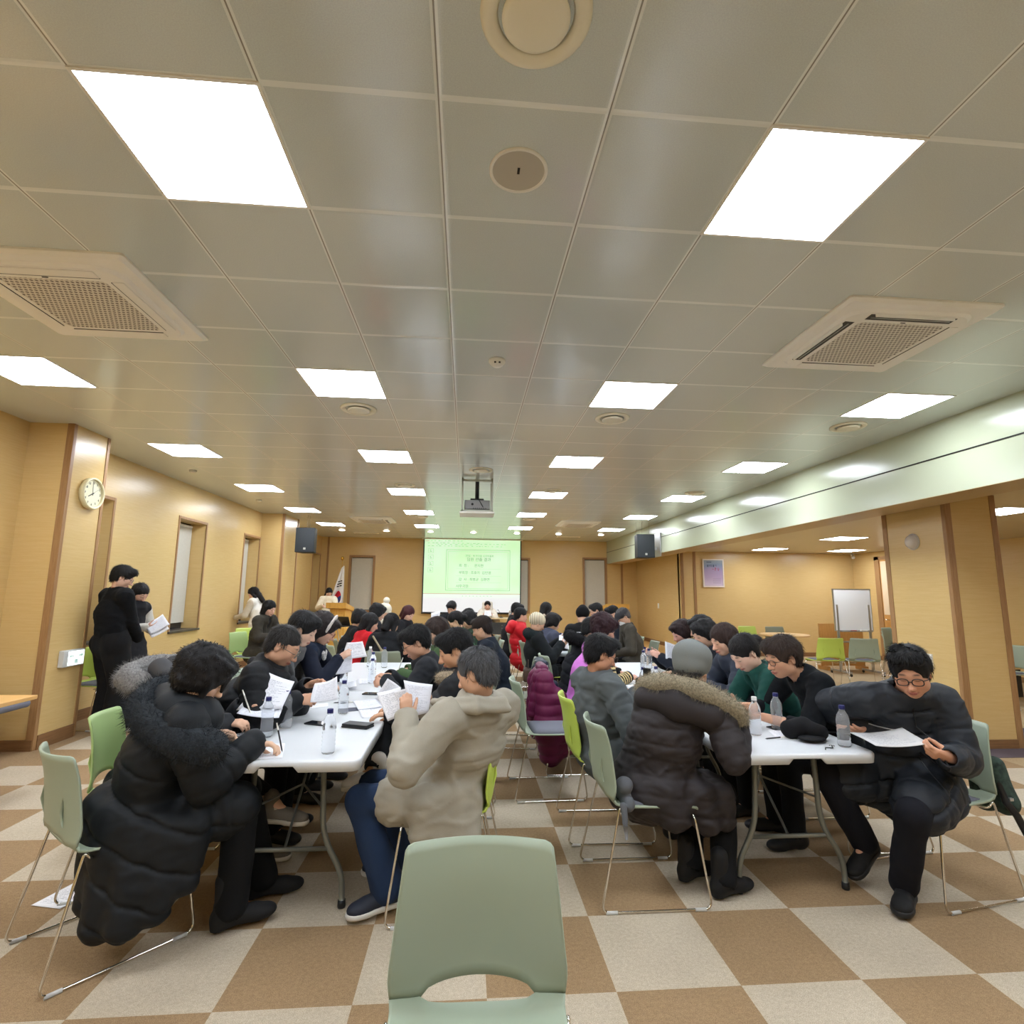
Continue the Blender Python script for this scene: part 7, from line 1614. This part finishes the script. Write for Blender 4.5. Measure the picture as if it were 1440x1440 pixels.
r = root('wood_table', (-3.94, 4.40, 0), 0, 'wooden table at the far left edge by the wood wall', 'table'); bx('tabletop', (-.5, -.9, .685), (.70, .20, .715), plain('left_table_top', srgb(226, 178, 110), .4), r, .004)
for sx, sy in ((-.44, -.84), (-.12, -.84), (-.44, .14), (-.12, .14)): MB().tube([(sx, sy, 0), (sx, sy, .685)], .02, 10).build('leg', M_STEEL, r)
r = root('storage_box', (8.35, 8.3, 0), .1, 'dark storage box at the right edge under the sage chair side', 'box'); bx('body', (-.3, -.25, 0), (.3, .25, .42), M_BLACK, r, .01); bx('lid', (-.31, -.26, .42), (.31, .26, .45), plain('box_lid', srgb(210, 180, 120), .5), r, .005)
for x, y, z, lab in ((-4.6, 11.42, .895, 'white bottle standing on the second left window sill'),): bottle(x, y, 'white', lab, z)

r = root('bench', (-4.42, 5.36, 0), 0, 'grey padded bench seat between the wood table and the left pillar', 'bench'); bx('seat_pad', (-.5, -.2, .43), (.42, .26, .50), M_PAD, r, .03, seg=3)
MB().tube(rounded([(-.05, -.19, .0), (-.05, -.19, .42), (-.05, .24, .42), (-.05, .24, 0)], .05), .014, 10).build('frame', M_CHROME, r); MB().tube(rounded([(-.4, -.19, .0), (-.4, -.19, .42), (-.4, .24, .42), (-.4, .24, 0)], .05), .014, 10).build('frame', M_CHROME, r)
# ================================================================ camera, world, view
cam = bpy.data.cameras.new('camera'); cam.sensor_width = 36; cam.sensor_fit = 'HORIZONTAL'; cam.lens = 764.53/1440*36; cam.clip_start = .05
co = bpy.data.objects.new('camera', cam); COL.objects.link(co)
p_, y_, r_ = .1488, .0820, .0100
fw = V((math.sin(y_)*math.cos(p_), math.cos(y_)*math.cos(p_), math.sin(p_))); rt = V((math.cos(y_), -math.sin(y_), 0)); up = rt.cross(fw)
R2 = rt*math.cos(r_)+up*math.sin(r_); U2 = up*math.cos(r_)-rt*math.sin(r_)
co.matrix_world = Matrix(((R2.x, U2.x, -fw.x, 0), (R2.y, U2.y, -fw.y, 0), (R2.z, U2.z, -fw.z, 1.5155), (0, 0, 0, 1)))
SC.camera = co
w = bpy.data.worlds.new('night'); SC.world = w; w.use_nodes = True
w.node_tree.nodes['Background'].inputs[0].default_value = (.5, .48, .44, 1); w.node_tree.nodes['Background'].inputs[1].default_value = .05
vs = SC.view_settings; vs.view_transform = 'Standard'; vs.look = 'None'; vs.gamma = 1; vs.exposure = 0.0; vs.use_curve_mapping = False
